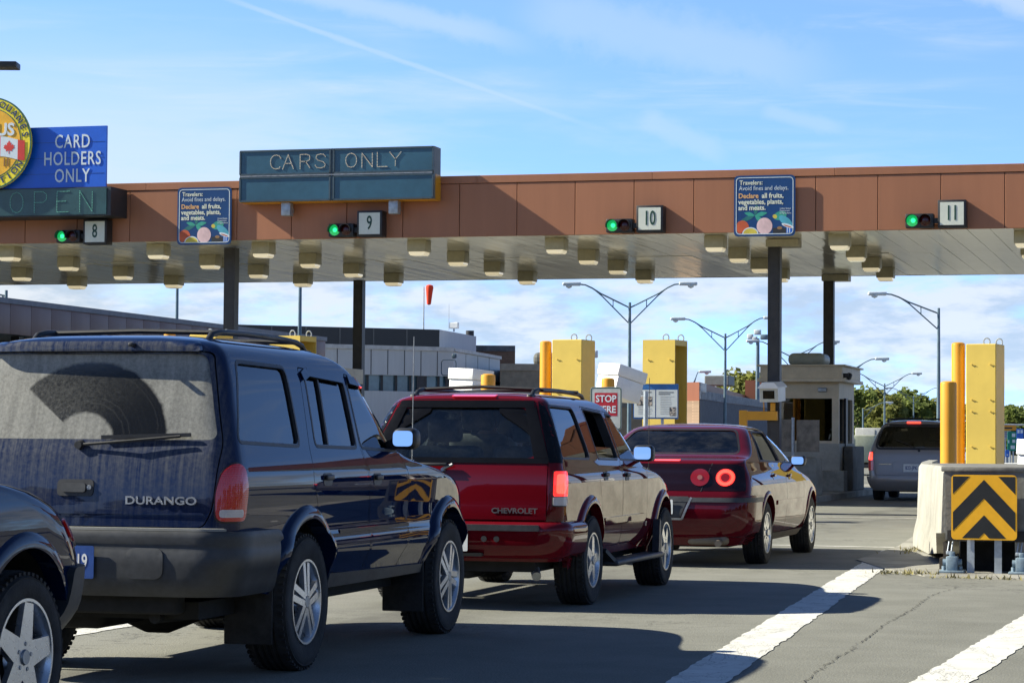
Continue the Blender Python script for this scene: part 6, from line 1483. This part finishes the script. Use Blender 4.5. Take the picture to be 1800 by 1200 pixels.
# ================================================================ buildings beyond
def brick(name, base):
    m, t, b = newmat(name); v = coords(t); br = t.n('ShaderNodeTexBrick'); br.inputs['Scale'].default_value = 3.2; br.inputs['Color1'].default_value = (*base, 1); br.inputs['Color2'].default_value = (*[c*.75 for c in base], 1); br.inputs['Mortar'].default_value = (*[c*1.2 for c in base], 1); br.inputs['Mortar Size'].default_value = .012
    sp = t.n('ShaderNodeSeparateXYZ'); t.l(v, sp.inputs[0]); cb = t.n('ShaderNodeCombineXYZ'); t.l(t.m('ADD', sp.outputs[0], sp.outputs[1]), cb.inputs[0]); t.l(sp.outputs[2], cb.inputs[1]); t.l(cb.outputs[0], br.inputs['Vector'])
    t.l(br.outputs[0], b.inputs['Base Color']); setb(b, rough=.85); return m
def footprint(mb, pts, z0, z1): mb.prism([(p[0], p[1]) for p in pts], z0, z1)
def wall_line(mb, a, b, z0, z1, th=.03, out=.01):
    """thin upright plate along a wall line, set proud of it"""
    a = Vector(a[:2]); b = Vector(b[:2]); d = (b-a).normalized(); n = Vector((d.y, -d.x)); mb.prism([tuple(a+n*out), tuple(b+n*out), tuple(b+n*(out+th)), tuple(a+n*(out+th))][::-1], z0, z1)
# long mauve roofed building along the left
r = thing('long_building', 'long low building with a mauve panelled fascia at far left', 'building', (-38, 70, 0)); m_mauve = panel_mat('mauve cladding', (.19, .115, .095))
mb = MB(); y = 0
for k in range(36): mb.rbox((-.05, -20+k*1.52+.008, 4.62), (.05, -20+k*1.52+1.512, 5.62), .01, 2)
mb.build('fascia', m_mauve, r, 35); mb = MB(); mb.box((-.12, -20, 5.622), (.10, 34.8, 5.80)); mb.build('coping', mat('grey coping', (.17, .17, .19)), r)
mb = MB(); mb.box((-12, -20, 4.62), (-.06, 34.7, 5.6)); mb.build('roof', M_COL, r); mb = MB(); mb.box((-12, -20, 0), (-3.0, 34.6, 4.6)); mb.build('wall', brick('tan block wall', (.62, .55, .40)), r)
for yy in (-14, -6, 2, 5.8, 9.5, 17, 25): mb = MB(); mb.box((-.6, yy-.15, 0), (-.3, yy+.15, 4.6)); mb.build('column', M_COL, r)
for yy in (-2, 4.2, 8.2, 12): mb = MB(); mb.rbox((-1.3, yy-.2, 4.25), (-.9, yy+.2, 4.61), .01, 2); mb.build('soffit_light', M_LHOUS, r)
# grey office block with a dark upper storey
D0 = 158
c1 = survey(772, 600, D0+2); c0 = survey(415, 600, D0-3); c2 = survey(836, 600, D0+12); back = Vector((-8, 24, 0))
r = thing('office_block', 'grey panelled office block with a dark upper storey and a window band', 'building', (0, 0, 0))
def H(py, d): return HC + (773-py)/4372*d
m_dark = panel_mat('dark metal cladding', (.010, .013, .018)); m_lite = panel_mat('grey metal cladding', (.40, .41, .42)); m_pre = panel_mat('grey precast', (.48, .485, .47))
zt, zm = H(577, D0), H(618, D0-6)
mb = MB(); footprint(mb, [c0, c1, c2, c2+back, c0+back], zm-.2, zt); mb.build('upper_storey', m_dark, r)
mb = MB(); wall_line(mb, c1, c2, zm+.2, zt-.0, .03, .01); mb.build('side_cladding', m_lite, r)
for k in range(1, 6):
    p = c0.lerp(c1, k/6); mb = MB(); wall_line(mb, p, p+(c1-c0).normalized()*.08, zm, zt-.05, .012, .005); mb.build('panel_joint', mat('joint grey', (.06, .065, .07)), r)
d0 = survey(440, 600, D0-16); d1 = survey(797, 600, D0-10); d2 = survey(879, 600, D0+4)
zg = H(617, D0-10); zw1 = H(660, D0-12); zw0 = H(688, D0-12)
mb = MB(); footprint(mb, [d0, d1, d2, d2+back, d0+back], 0, zw0); mb.build('lower_wall', m_pre, r); mb = MB(); footprint(mb, [d0, d1, d2, d2+back, d0+back], zw1, zg); mb.build('middle_wall', m_pre, r)
ins = Vector((-.15, .25, 0)); mb = MB(); footprint(mb, [d0+ins, d1+ins, d2+ins, d2+back, d0+back], zw0, zw1); mb.build('window_band', mat('sky tinted glass', (.09, .15, .18), rough=.08, var=.3, scale=.4), r)
mb = MB()
for a, b, n in ((d0, d1, 14), (d1, d2, 9)):
    for k in range(n+1): p = a.lerp(b, k/n)+ins*.6; mb.box((p.x-.06, p.y-.05, zw0), (p.x+.06, p.y+.05, zw1))
mb.build('mullions', M_TRIM, r)
for f0, f1 in ((.82, .87), (.965, .995)): mb = MB(); wall_line(mb, d0.lerp(d1, f0), d0.lerp(d1, f1), zw0, zw1, .03, -.14); mb.build('dark_panel', M_TRIM, r)
mb = MB(); wall_line(mb, d0, d1, zg-.02, zg+.22, .12, .0); wall_line(mb, d1, d2, zg-.02, zg+.18, .12, .0); mb.build('parapet', mat('pale parapet', (.50, .49, .46)), r)
for a, b, n in ((d0, d1, 12), (d1, d2, 4)):
    for k in range(1, n): p = a.lerp(b, k/n); mb = MB(); wall_line(mb, p, p+(b-a).normalized()*.05, zw1+.02, zg-.03, .01, .004); mb.build('panel_joint', bpy.data.materials['joint grey'], r)
p = survey(789, 640, D0-11.5); mb = MB(); q_ = rrect(-.45, -.45, .45, .45, .2); band(mb, lambda u, v, d: (p.x+u, p.y-d, p.z+v-.2), q_+[q_[0]], .05, .05, .0); mb.rbox((p.x+.25, p.y-.3, p.z+.35), (p.x+.5, p.y, p.z+.6), .06, 2); mb.build('wall_conduit', M_BOARDF, r)
def at_px(x, y, d): return survey(x, y, d)
# roof gear
p = at_px(826, 590, D0+12); mb = MB(); mb.cyl((p.x, p.y, p.z-.3), (p.x, p.y, p.z+.35), .28, None, 14); tag(mb.build('roof_vent', M_TRIM), 'small dark vent on the right end of the office block roof', 'vent')
p = at_px(798, 576, D0+3); r = thing('floodlight', 'white floodlight on the office block roof edge', 'floodlight', (p.x, p.y, p.z-.15)); mb = MB(); mb.rbox((-.3, -.1, .1), (.3, .2, .5), .05, 2); mb.build('lamp_head', M_WHITEBOX, r); mb = MB(); mb.box((-.05, -.05, -.1), (.05, .05, .1)); mb.build('bracket', M_GALV, r)
p = at_px(789, 575, D0+3); mb = MB(); mb.cyl((p.x, p.y, p.z-.2), (p.x, p.y, p.z+1.5), .025, .012, 6); tag(mb.build('aerial_mast', M_GALV), 'thin aerial beside the roof floodlight', 'aerial')
p = at_px(634, 568, D0); mb = MB(); mb.lathe([(.02, 0), (.25, .06), (.30, .2), (.2, .35), (.02, .4)], 'Z', 14); o = mb.build('roof_siren', M_TRIM, None, 50); o.location = (p.x, p.y, p.z-.15); tag(o, 'dark siren on the office block roof beside a canopy column', 'siren')
# windsock
p = at_px(744.5, 577, D0+8); zt_ = at_px(745, 500, D0+8).z
r = thing('windsock', 'limp orange windsock hanging from a thin mast on the office roof', 'windsock', (p.x, p.y, 0))
mb = MB(); mb.cyl((0, 0, p.z-.2), (0, 0, zt_-.15), .05, .04, 8); mb.build('mast', M_GALV, r)
mb = MB(); mb.lathe([(.05, zt_-1.35), (.14, zt_-1.30), (.17, zt_-1.0), (.22, zt_-.5), (.26, zt_-.2), (.22, zt_-.05), (.06, zt_)], 'Z', 16, Matrix.Rotation(R(2), 4, 'Y')); o = mb.build('sock', mat('orange windsock cloth', (.80, .05, .01), rough=.8), r, 50)
# small brick and tan blocks right of the office
def block(name, label, x0, x1, ytop, dist, m, depth=14., xs=None, slab=None):
    a = survey(x0, 700, dist); b = survey(x1, 700, dist); z = H(ytop, dist); dv = Vector((-math.sin(YAW), math.cos(YAW), 0))*depth
    r = thing(name, label, 'building', (a.x, a.y, 0)); o = Vector((a.x, a.y, 0)); pts = [a-o, b-o, b-o+dv, a-o+dv]
    mb = MB(); footprint(mb, pts, 0, z); mb.build('wall', m, r)
    mb = MB(); wall_line(mb, pts[0], pts[1], z-.35, z+.06, .08, .0); mb.build('parapet', slab or M_CONCD, r)
    return r, a-o, b-o, z, dv
block('brick_stair_tower', 'low brown brick block behind the office block', 800, 905, 608, 176, brick('brown brick', (.26, .155, .09)))
rr, a, b, z, dv = block('tan_building', 'tan flat roofed building behind the tall yellow bollard', 879, 1010, 640, 150, mat('tan stucco', (.22, .19, .14), rough=.9), slab=mat('tan band', (.26, .225, .17)))
p = at_px(941, 632, 152); mb = MB(); mb.rbox((p.x-.2, p.y, p.z-.4), (p.x+1.2, p.y+1.5, p.z+.45), .3, 3); tag(mb.build('roof_unit', mat('dark roof unit', (.10, .10, .09))), 'dark rounded unit on the tan roof', 'roof unit')
block('tan_building', 'tan wall low behind the stop sign and the info notice', 900, 1130, 700, 118, mat('dull tan wall', (.24, .19, .13), rough=.9))
# another booth left: roof and air conditioner above the navy SUV
r = thing('inspection_booth', 'pale booth roof half hidden behind the navy SUV', 'booth', (-22.05, 57.5, 0)); mb = MB(); mb.box((-1.0, 0, .14), (1.0, 2.6, 2.66)); mb.build('wall', mat('pale booth wall', (.36, .33, .27)), r); mb = MB(); mb.rbox((-1.3, -.3, 2.66), (1.2, 2.9, 3.04), .02, 2); mb.build('roof', bpy.data.materials['booth cornice'], r)
root = thing('air_conditioner', 'rounded grey air conditioner beside the open pylon over the navy SUV', 'air conditioner', (-22.8, 58.2, 3.04)); mb = MB(); mb.rbox((-.1, -.5, 0), (.95, .5, .36), .10, 4); mb.build('casing', bpy.data.materials['grey green casing'], root, 50); mb = MB(); mb.box((0, -.46, -.02), (.9, .46, .02)); mb.build('foot', M_GALV, root)
# orange fasciaed brick building on the right
r = thing('brick_building', 'brick building with an orange fascia behind the sedan', 'building', (0, 0, 0)); m_or = panel_mat('orange cladding', (.22, .078, .040)); m_br = brick('tan brick', (.30, .20, .13)); m_gr = mat('grey side wall', (.13, .13, .14), rough=.9, var=.12); m_cor = mat('corrugated grey metal', (.27, .28, .30), rough=.6, var=.2, scale=4)
e0 = survey(1185, 700, 140); e1 = survey(1229, 700, 138); e2 = survey(1392, 700, 190); g0 = survey(1180, 700, 150); g1 = survey(1313, 700, 178); bk = Vector((-6, 20, 0))
mb = MB(); footprint(mb, [e0, e1, e1+Vector((-4, 40, 0)), e0+Vector((-4, 40, 0))], 0, H(701, 138)); mb.build('front_wall', m_br, r)
mb = MB(); footprint(mb, [e1+Vector((.02, .1, 0)), e2, e2+bk, e1+Vector((-3.9, 40, 0))], 0, H(697, 138)-.05); mb.build('side_wall', m_gr, r)
zc = H(683, 138)
mb = MB(); L_ = (e2-e1).length; n = 90; d = (e2-e1).normalized(); nn = Vector((d.y, -d.x, 0))
for k in range(n): p = e1+d*(L_*k/n); q_ = e1+d*(L_*(k+.55)/n); mb.prism([(p.x, p.y), (q_.x, q_.y), (q_.x+nn.x*.08, q_.y+nn.y*.08), (p.x+nn.x*.08, p.y+nn.y*.08)][::-1], H(698, 138), zc)
wall_line(mb, e1, e2, H(698, 138)+.01, zc-.01, .03, .0); mb.build('corrugated_band', m_cor, r)
mb = MB(); footprint(mb, [e0+Vector((-.1, .6, 0)), e1+Vector((-.12, .6, 0)), g1, g1+bk, g0+bk], H(701, 138)+.01, H(676, 150)); mb.build('orange_fascia', m_or, r)
p = at_px(1322, 690, 176); mb = MB(); mb.box((p.x-.5, p.y, 2), (p.x+.7, p.y+6, H(664, 176))); mb.build('orange_pier', m_or, r)
p = at_px(1233, 677, 139); mb = MB(); mb.cyl((p.x, p.y, p.z-.4), (p.x, p.y, p.z+.1), .28, None, 14); tag(mb.build('roof_vent', mat('white vent', (.6, .6, .58))), 'white vent cap on the corner of the brick building', 'vent')
p = at_px(1257, 668, 160); mb = MB(); mb.rbox((p.x-.7, p.y, p.z-.35), (p.x+.9, p.y+2, p.z+.30), .06, 2); tag(mb.build('roof_unit', mat('grey rooftop unit', (.17, .19, .18))), 'grey boxy unit on the brick building roof', 'roof unit')

# ================================================================ lamp posts
M_POLE = mat('blue grey lamp pole', (.13, .19, .23), rough=.5, metal=.3, var=.15, scale=3); M_HEAD = mat('pale lamp head', (.55, .60, .62), rough=.4)
def lamp_post(px, pyj, dist, arms, label, hl=None):
    """arms: (horizontal pixel reach, head height px) to the left (-) or right (+)"""
    p = survey(px, pyj, dist); r = thing('lamp_post', label, 'street lamp', (p.x, p.y, 0), YAW, 'lamp posts'); s = dist/4372; zj = p.z
    mb = MB(); mb.cyl((0, 0, 0), (0, 0, zj+.25), .11, .065, 10); mb.build('pole', M_POLE, r, 50)
    for reach, dz in arms:
        L, h = reach*s, dz*s; sg = 1 if L > 0 else -1; mb = MB(); top = [(0, 0, zj)]; low = [(0, 0, zj-.75)]
        top += [(L*.52, 0, zj+h*.60), (L*.68, 0, zj+h*.84), (L*.80, 0, zj+h*.97), (L*.92, 0, zj+h)]; low += [(L*.50, 0, zj+h*.50), (L*.62, 0, zj+h*.74)]
        mb.tube(top, .036, 6); mb.tube(low, .030, 6); mb.cyl((L*.30, 0, zj+h*.345), (L*.30, 0, zj-.75+(h*.50+.75)*.60), .022, None, 6); ar = mb.build('arm', M_POLE, r, 50)
        hd = MB(); hd.rbox((L*.88, -.13, zj+h-.08), (L*.88+sg*.85, .13, zj+h+.09), .06, 3); hd.lathe([(.02, -.17), (.13, -.12), (.15, -.03)], 'Z', 12, Matrix.Translation((L*.88+sg*.55, 0, zj+h-.03))); hd.build('lamp_head', M_HEAD, ar, 50)
    return r
lamp_post(1107, 541, 115, [(-98, 41), (98, 43)], 'two armed lamp post rising behind the stop sign')
lamp_post(1275, 594, 141, [(-80, 33), (76, 36)], 'two armed lamp post rising behind the sedan roof')
lamp_post(1650, 551, 113, [(-104, 34)], 'lamp post with one left arm beyond the minivan')
lamp_post(1555, 679, 205, [(-55, 23), (54, 23)], 'two armed lamp post before the trees at the right of the booth')
lamp_post(1393, 628, 160, [(-66, 28), (68, 28)], 'two armed lamp post half hidden by the booth and its column')
lamp_post(1466, 664, 150, [(82, 34)], 'lamp post whose right arm shows over the booth corner')
lamp_post(1606, 699, 290, [(-44, 17), (46, 18)], 'far two armed lamp post over the minivan')
lamp_post(1517, 722, 230, [(42, 15)], 'short lamp post with one arm beside the truck trailer')
lamp_post(1599, 716, 340, [(46, 14)], 'farthest small lamp post over the minivan')
lamp_post(1214, 683, 170, [(16, 30)], 'small crooked lamp on the brick building roof')
lamp_post(11, 520, 110, [(-14, 2)], 'small lamp post over the mauve fascia at far left')
lamp_post(312, 470, 120, [(-60, 30)], 'pole behind the canopy between the first two columns')
lamp_post(528, 470, 104, [(-60, 30), (60, 30)], 'thicker pole behind the canopy left of the middle column')
# floodlight mast
p = survey(1332, 600, 170); r = thing('floodlight_mast', 'mast with a cluster of floodlights behind the brick building', 'floodlight mast', (p.x, p.y, 0)); mb = MB(); mb.cyl((0, 0, 0), (0, 0, p.z+.2), .16, .12, 10); mb.build('pole', M_POLE, r, 50)
for dx, dz, w_ in ((-.5, .15, .4), (.45, .12, .5), (0, .45, .45), (-.2, -.02, .35)): mb = MB(); mb.rbox((dx-w_/2, -.25, p.z+dz), (dx+w_/2, .1, p.z+dz+.35), .05, 2); mb.build('lamp_head', M_HEAD if dx < .3 else M_POLE, r, 50)
p = survey(1048, 623, 150); r = thing('floodlight_mast', 'small floodlights peeping out right of the pylon behind the maroon SUV', 'floodlight mast', (p.x-.35, p.y, 0)); mb = MB(); mb.cyl((0, 0, 0), (0, 0, p.z), .12, .09, 8); mb.build('pole', M_POLE, r, 50); mb = MB(); mb.rbox((-.5, -.2, p.z-.2), (.45, .1, p.z+.25), .06, 2); mb.build('lamp_head', M_HEAD, r, 50)
# box lamp reaching in from the left, nearer than the canopy
p = survey(6, 110, 44); r = thing('box_lamp', 'dark flat box lamp reaching in at the top left edge', 'street lamp', (p.x-1.6, p.y, 0), YAW); mb = MB(); mb.cyl((0, 0, 0), (0, 0, p.z), .10, .07, 12); mb.build('pole', M_COL, r, 50)
mb = MB(); mb.box((.07, -.03, p.z-.03), (1.3, .03, p.z+.03)); mb.build('arm', M_COL, r); mb = MB(); mb.rbox((1.25, -.2, p.z-.05), (1.72, .2, p.z+.06), .015, 2); mb.build('lamp_head', M_COL, r, 40)

# ================================================================ far traffic and signs
def truck(px, dist, w_, h, label, m, z0=1.1, side=1.2):
    p = survey(px, 800, dist); r = thing('truck_trailer', label, 'truck', (p.x, p.y, 0), R(2), 'parked trucks'); mb = MB(); mb.rbox((-w_/2, 0, z0), (w_/2, 5, h), .05, 2); mb.build('box', m, r, 40)
    mb = MB(); mb.box((-w_/2+.1, .1, z0-.2), (w_/2-.1, 4.9, z0-.01)); mb.build('chassis', M_UNDER, r); mb = MB(); mb.box((-w_/2+.1, -.05, z0-.18), (w_/2-.1, .05, z0-.06)); mb.build('underrun_bar', M_TRIM, r)
    for x in (-w_/2+.2, w_/2-.2):
        for y in (1.0, 2.3): mb = MB(); mb.lathe([(.18, -.1), (.34, -.09), (.34, .09), (.18, .1)], 'X', 24, Matrix.Translation((x, y, .34)), close=True); mb.build('wheel', M_RUBBER, r, 50)
    mb = MB(); mb.box((-.012, -.012, z0+.1), (.012, -.001, h-.1)); mb.build('door_seam', M_TRIM, r)
    return r
truck(1499, 96, 1.7, 1.56, 'low pale green cargo trailer beside the booth', mat('pale green trailer', (.40, .42, .30), rough=.6), .50)
truck(1538, 125, 2.0, 2.02, 'white ribbed box trailer behind the minivan', mat('off white trailer', (.45, .45, .42), rough=.6), .6)
p = survey(1240, 747, 75); r = thing('parked_car', 'dark car roof with rails showing over the burgundy sedan', 'car', (p.x, p.y, 0), R(80))
mb = MB(); mb.rbox((-2.2, -.88, .35), (2.2, .88, .95), .16, 4); mb.rbox((-1.7, -.74, .9), (1.3, .74, 1.58), .22, 4); mb.build('body', P_NAVY2, r, 45)
for x in (-1.35, 1.35):
    for y in (-.8, .8): mb = MB(); mb.lathe([(.2, -.1), (.33, -.09), (.33, .09), (.2, .1)], 'Y', 24, Matrix.Translation((x, y, .33)), close=True); mb.build('wheel', M_RUBBER, r, 50)
for y in (-.5, .5): mb = MB(); mb.tube([(-1.2, y, 1.56), (-1.1, y, 1.64), (.7, y, 1.64), (.8, y, 1.56)], .02, 6); mb.build('roof_rail', M_TRIM, r, 50)
for a_, b_ in (((-1.55, -.75, 1.05), (1.1, -.742, 1.45)), ((-1.55, .742, 1.05), (1.1, .75, 1.45))): mb = MB(); mb.box(a_, b_); mb.build('window', M_LENSBLK, r)
# road signs at the far right, on one overhead frame
def board(px0, px1, py0, py1, dist, m, label, lines, ink, post=True):
    a = survey(px0, py1, dist); b = survey(px1, py0, dist); w_ = (Vector((b.x, b.y))-Vector((a.x, a.y))).length; h = b.z-a.z; r = thing('road_sign', label, 'road sign', (a.x, a.y, 0), YAW)
    mb = MB(); mb.prism(rrect(0, a.z, w_, b.z, .06), 0, .05, ROT_FRONT); p = mb.build('panel', m, r)
    q = MB()
    for x0, x1, z0, z1 in lines: q.box((w_*x0, -.058, a.z+h*z0), (w_*x1, -.052, a.z+h*z1))
    if lines: q.build('lettering', ink, p)
    if post:
        q = MB(); q.cyl((w_*.3, .08, 0), (w_*.3, .08, b.z), .05, None, 8); q.build('post', M_GALV, r); q = MB(); q.cyl((w_*.7, .08, 0), (w_*.7, .08, b.z), .05, None, 8); q.build('post', M_GALV, r)
    return r
M_SGREEN = mat('highway green', (.0, .22, .15), rough=.5); M_SAMB = mat('sign amber', (.72, .28, .01), rough=.5); M_SGREY = mat('far sign grey', (.42, .46, .50), rough=.5)
board(1752, 1786, 747, 756, 150, M_SAMB, 'amber sign strip at the far right edge', [(.12, .8, .3, .6)], M_TRIM); board(1752, 1774, 757, 771, 150.5, M_SGREY, 'pale grey sign below the amber strip', [(.2, .85, .75, .85), (.3, .9, .5, .6), (.25, .8, .25, .35)], M_INKBLUE)
board(1771, 1786, 758, 792, 148, M_SGREEN, 'green road sign beyond the crash barrier', [(.5, .9, .72, .9), (.55, .9, .42, .58), (.35, .85, .1, .28), (.05, .2, .4, .55)], M_SWHITE); board(1787, 1799, 753, 782, 147, M_SBRIGHT, 'blue route shields at the right edge', [(.1, .42, .72, .92), (.55, .9, .72, .92), (.1, .42, .15, .35), (.55, .9, .15, .35)], M_SWHITE)
board(1758, 1766, 803, 813, 146, M_SBRIGHT, 'small blue sign low beside the yellow pylon', [(.3, .7, .3, .7)], M_SWHITE); board(1767, 1774, 790, 803, 146.5, M_SBRIGHT, 'small blue sign under the green road sign', [(.3, .7, .2, .4)], M_SWHITE)
p0 = survey(1735, 746, 152); p1 = survey(1815, 746, 152); r = thing('sign_gantry', 'thin grey gantry rail behind the far road signs', 'gantry', (p0.x, p0.y, 0)); q = p1-p0
mb = MB(); mb.cyl((0, 0, p0.z), (q.x, q.y, p0.z), .06, None, 8); mb.build('beam', M_GALV, r)
for t in (0., 1.): mb = MB(); mb.cyl((q.x*t, q.y*t, 0), (q.x*t, q.y*t, p0.z), .09, None, 8); mb.build('post', M_GALV, r)
p0 = survey(1750, 816, 70); p1 = survey(1830, 816, 70); r = thing('guard_rail', 'low white rail beyond the crash barrier', 'guard rail', (p0.x, p0.y, 0)); q = p1-p0
mb = MB(); mb.cyl((0, 0, p0.z), (q.x, q.y, p0.z), .05, None, 8); mb.build('rail', M_WHITEBOX, r); mb = MB(); mb.cyl((q.x*.4, q.y*.4, 0), (q.x*.4, q.y*.4, p0.z), .04, None, 8); mb.build('post', M_WHITEBOX, r)

# ================================================================ trees
def leaf_mat(name, base):
    m, t, b = newmat(name); g = t.n('ShaderNodeNewGeometry'); v = coords(t); n = t.noise(v, .5, 3, .5)
    f = t.m('ADD', t.m('MULTIPLY', g.outputs['Random Per Island'], .6), t.m('MULTIPLY', n, .4)); t.l(t.mix(f, tuple(c*.75 for c in base), tuple(c*1.3 for c in base)), b.inputs['Base Color']); setb(b, rough=.7, spec=.3)
    tl = t.n('ShaderNodeBsdfTranslucent'); t.l(b.inputs['Base Color'].links[0].from_socket, tl.inputs[0]); mx = t.n('ShaderNodeMixShader'); mx.inputs[0].default_value = .55; o = [n for n in m.node_tree.nodes if n.type == 'OUTPUT_MATERIAL'][0]
    t.l(b.outputs[0], mx.inputs[1]); t.l(tl.outputs[0], mx.inputs[2]); t.l(mx.outputs[0], o.inputs[0]); return m
LEAF = [leaf_mat('oak leaves', (.17, .21, .055)), leaf_mat('olive leaves', (.21, .22, .06)), leaf_mat('yellowing leaves', (.26, .22, .05))]
M_BARK = mat('bark', (.07, .055, .04), rough=.95, var=.3, scale=8)
def crown_mesh(seed, h, w_):
    r = random.Random(seed); mb = MB(); cl = []
    for k in range(58):
        a = r.uniform(0, 6.28); u = r.random()**.6; z = h*(.06+.90*r.random()); env = math.sin(min(1, max(.0, .22+.78*(z/h)))*math.pi)**.5; cl.append((math.cos(a)*u*w_*env, math.sin(a)*u*w_*env, z, r.uniform(.5, 1.05)*w_*.30))
    for x, y, z, s in cl:
        for k in range(80):
            d = Vector((r.gauss(0, 1), r.gauss(0, 1), r.gauss(0, .8))).normalized()*s*(r.random()**.33); p = Vector((x, y, z))+d
            if p.z < .15: continue
            n_ = Vector((r.gauss(0, 1), r.gauss(0, 1), r.gauss(.5, 1))).normalized(); u_ = n_.orthogonal().normalized(); v_ = n_.cross(u_); q = r.uniform(.20, .42)
            mb.add([p-u_*q, p+v_*q*.7, p+u_*q, p-v_*q*.7], [(0, 1, 2, 3)])
    me = bpy.data.meshes.new('crown'); me.from_pydata(mb.v, [], mb.f);     return me
CR = [crown_mesh(s, 8.2, 3.6) for s in (11, 12, 13)]
def trunk_mesh():
    mb = MB(); mb.tube([(0, 0, 0), (.05, .02, 1.5), (0, .1, 3.5), (.1, 0, 6)], [.26, .2, .15, .05], 10); r = random.Random(4)
    for k in range(7): a = k*.9; z = 1.6+.5*k; mb.tube([(0, 0, z), (math.cos(a)*.9, math.sin(a)*.9, z+.7), (math.cos(a)*1.9, math.sin(a)*1.9, z+1.3)], [.1, .06, .02], 6)
    return mb.mesh('trunk', 50)
TR = trunk_mesh()
def tree(px, dist, ytop, kind, label, wide=1.0):
    p = survey(px, 760, dist); z = survey(px, ytop, dist).z; r = thing('broadleaf_tree', label, 'tree', (p.x, p.y, 0), px*.7, 'trees beyond the lanes'); k = z/8.3
    c = bpy.data.objects.new('crown', CR[(px*7+int(dist)) % 3].copy()); COL.objects.link(c); c.parent = r; c.data.materials.clear(); c.data.materials.append(LEAF[kind]); c.scale = (k*wide, k*wide, k)
    t = bpy.data.objects.new('trunk', TR.copy()); COL.objects.link(t); t.parent = r; t.data.materials.clear(); t.data.materials.append(M_BARK); t.scale = (k, k, k)
spots = [(1480, 300, 700, 0, 'tree hidden in part by the booth corner'), (1508, 290, 684, 0, 'tall dark tree just right of the booth'), (1535, 300, 688, 1, 'olive green tree right of the booth floodlight'), (1560, 270, 700, 1, 'olive tree behind the two armed lamp post'), (1582, 310, 687, 0, 'dark rounded tree above the minivan roof'), (1610, 300, 697, 0, 'dark tree over the right of the minivan'), (1634, 320, 705, 1, 'lighter tree left of the shorter bollard'), (1656, 330, 708, 2, 'yellowing tree behind the shorter bollard'),
    (1690, 300, 712, 1, 'tree hidden behind the yellow pylon'), (1730, 310, 716, 1, 'tree behind the right side of the yellow pylon'), (1764, 300, 713, 2, 'yellowish tree right of the yellow pylon'), (1783, 280, 716, 0, 'dark tree above the amber sign'), (1806, 290, 708, 0, 'dark tree cut by the right edge'), (1306, 330, 655, 1, 'tree top peeping over the brick building'), (1338, 340, 668, 1, 'tree top between the brick building and the booth')]
for px, d, yt, k, lb in spots: tree(px, d, yt, k, lb, 1.15)

# unseen trees, added to darken the reflections in the cars' paint
rt = random.Random(21)
for i, (x, y) in enumerate([(34, -26), (41, -18), (38, -9), (45, 0), (40, 9), (46, 18), (42, 28), (50, 38), (28, -36), (18, -42), (8, -46), (-3, -44), (-14, -47), (-24, -43), (-33, -38)]):
    r = thing('broadleaf_tree', 'tree outside the view to the right or behind, mirrored in car paint', 'tree', (x, y, 0), rt.uniform(0, 6), 'unseen trees added for car reflections'); k = rt.uniform(1.0, 1.45)
    c = bpy.data.objects.new('crown', CR[i % 3].copy()); COL.objects.link(c); c.parent = r; c.data.materials.clear(); c.data.materials.append(LEAF[i % 2]); c.scale = (k*1.2, k*1.2, k)
    t = bpy.data.objects.new('trunk', TR.copy()); COL.objects.link(t); t.parent = r; t.data.materials.clear(); t.data.materials.append(M_BARK); t.scale = (k, k, k)
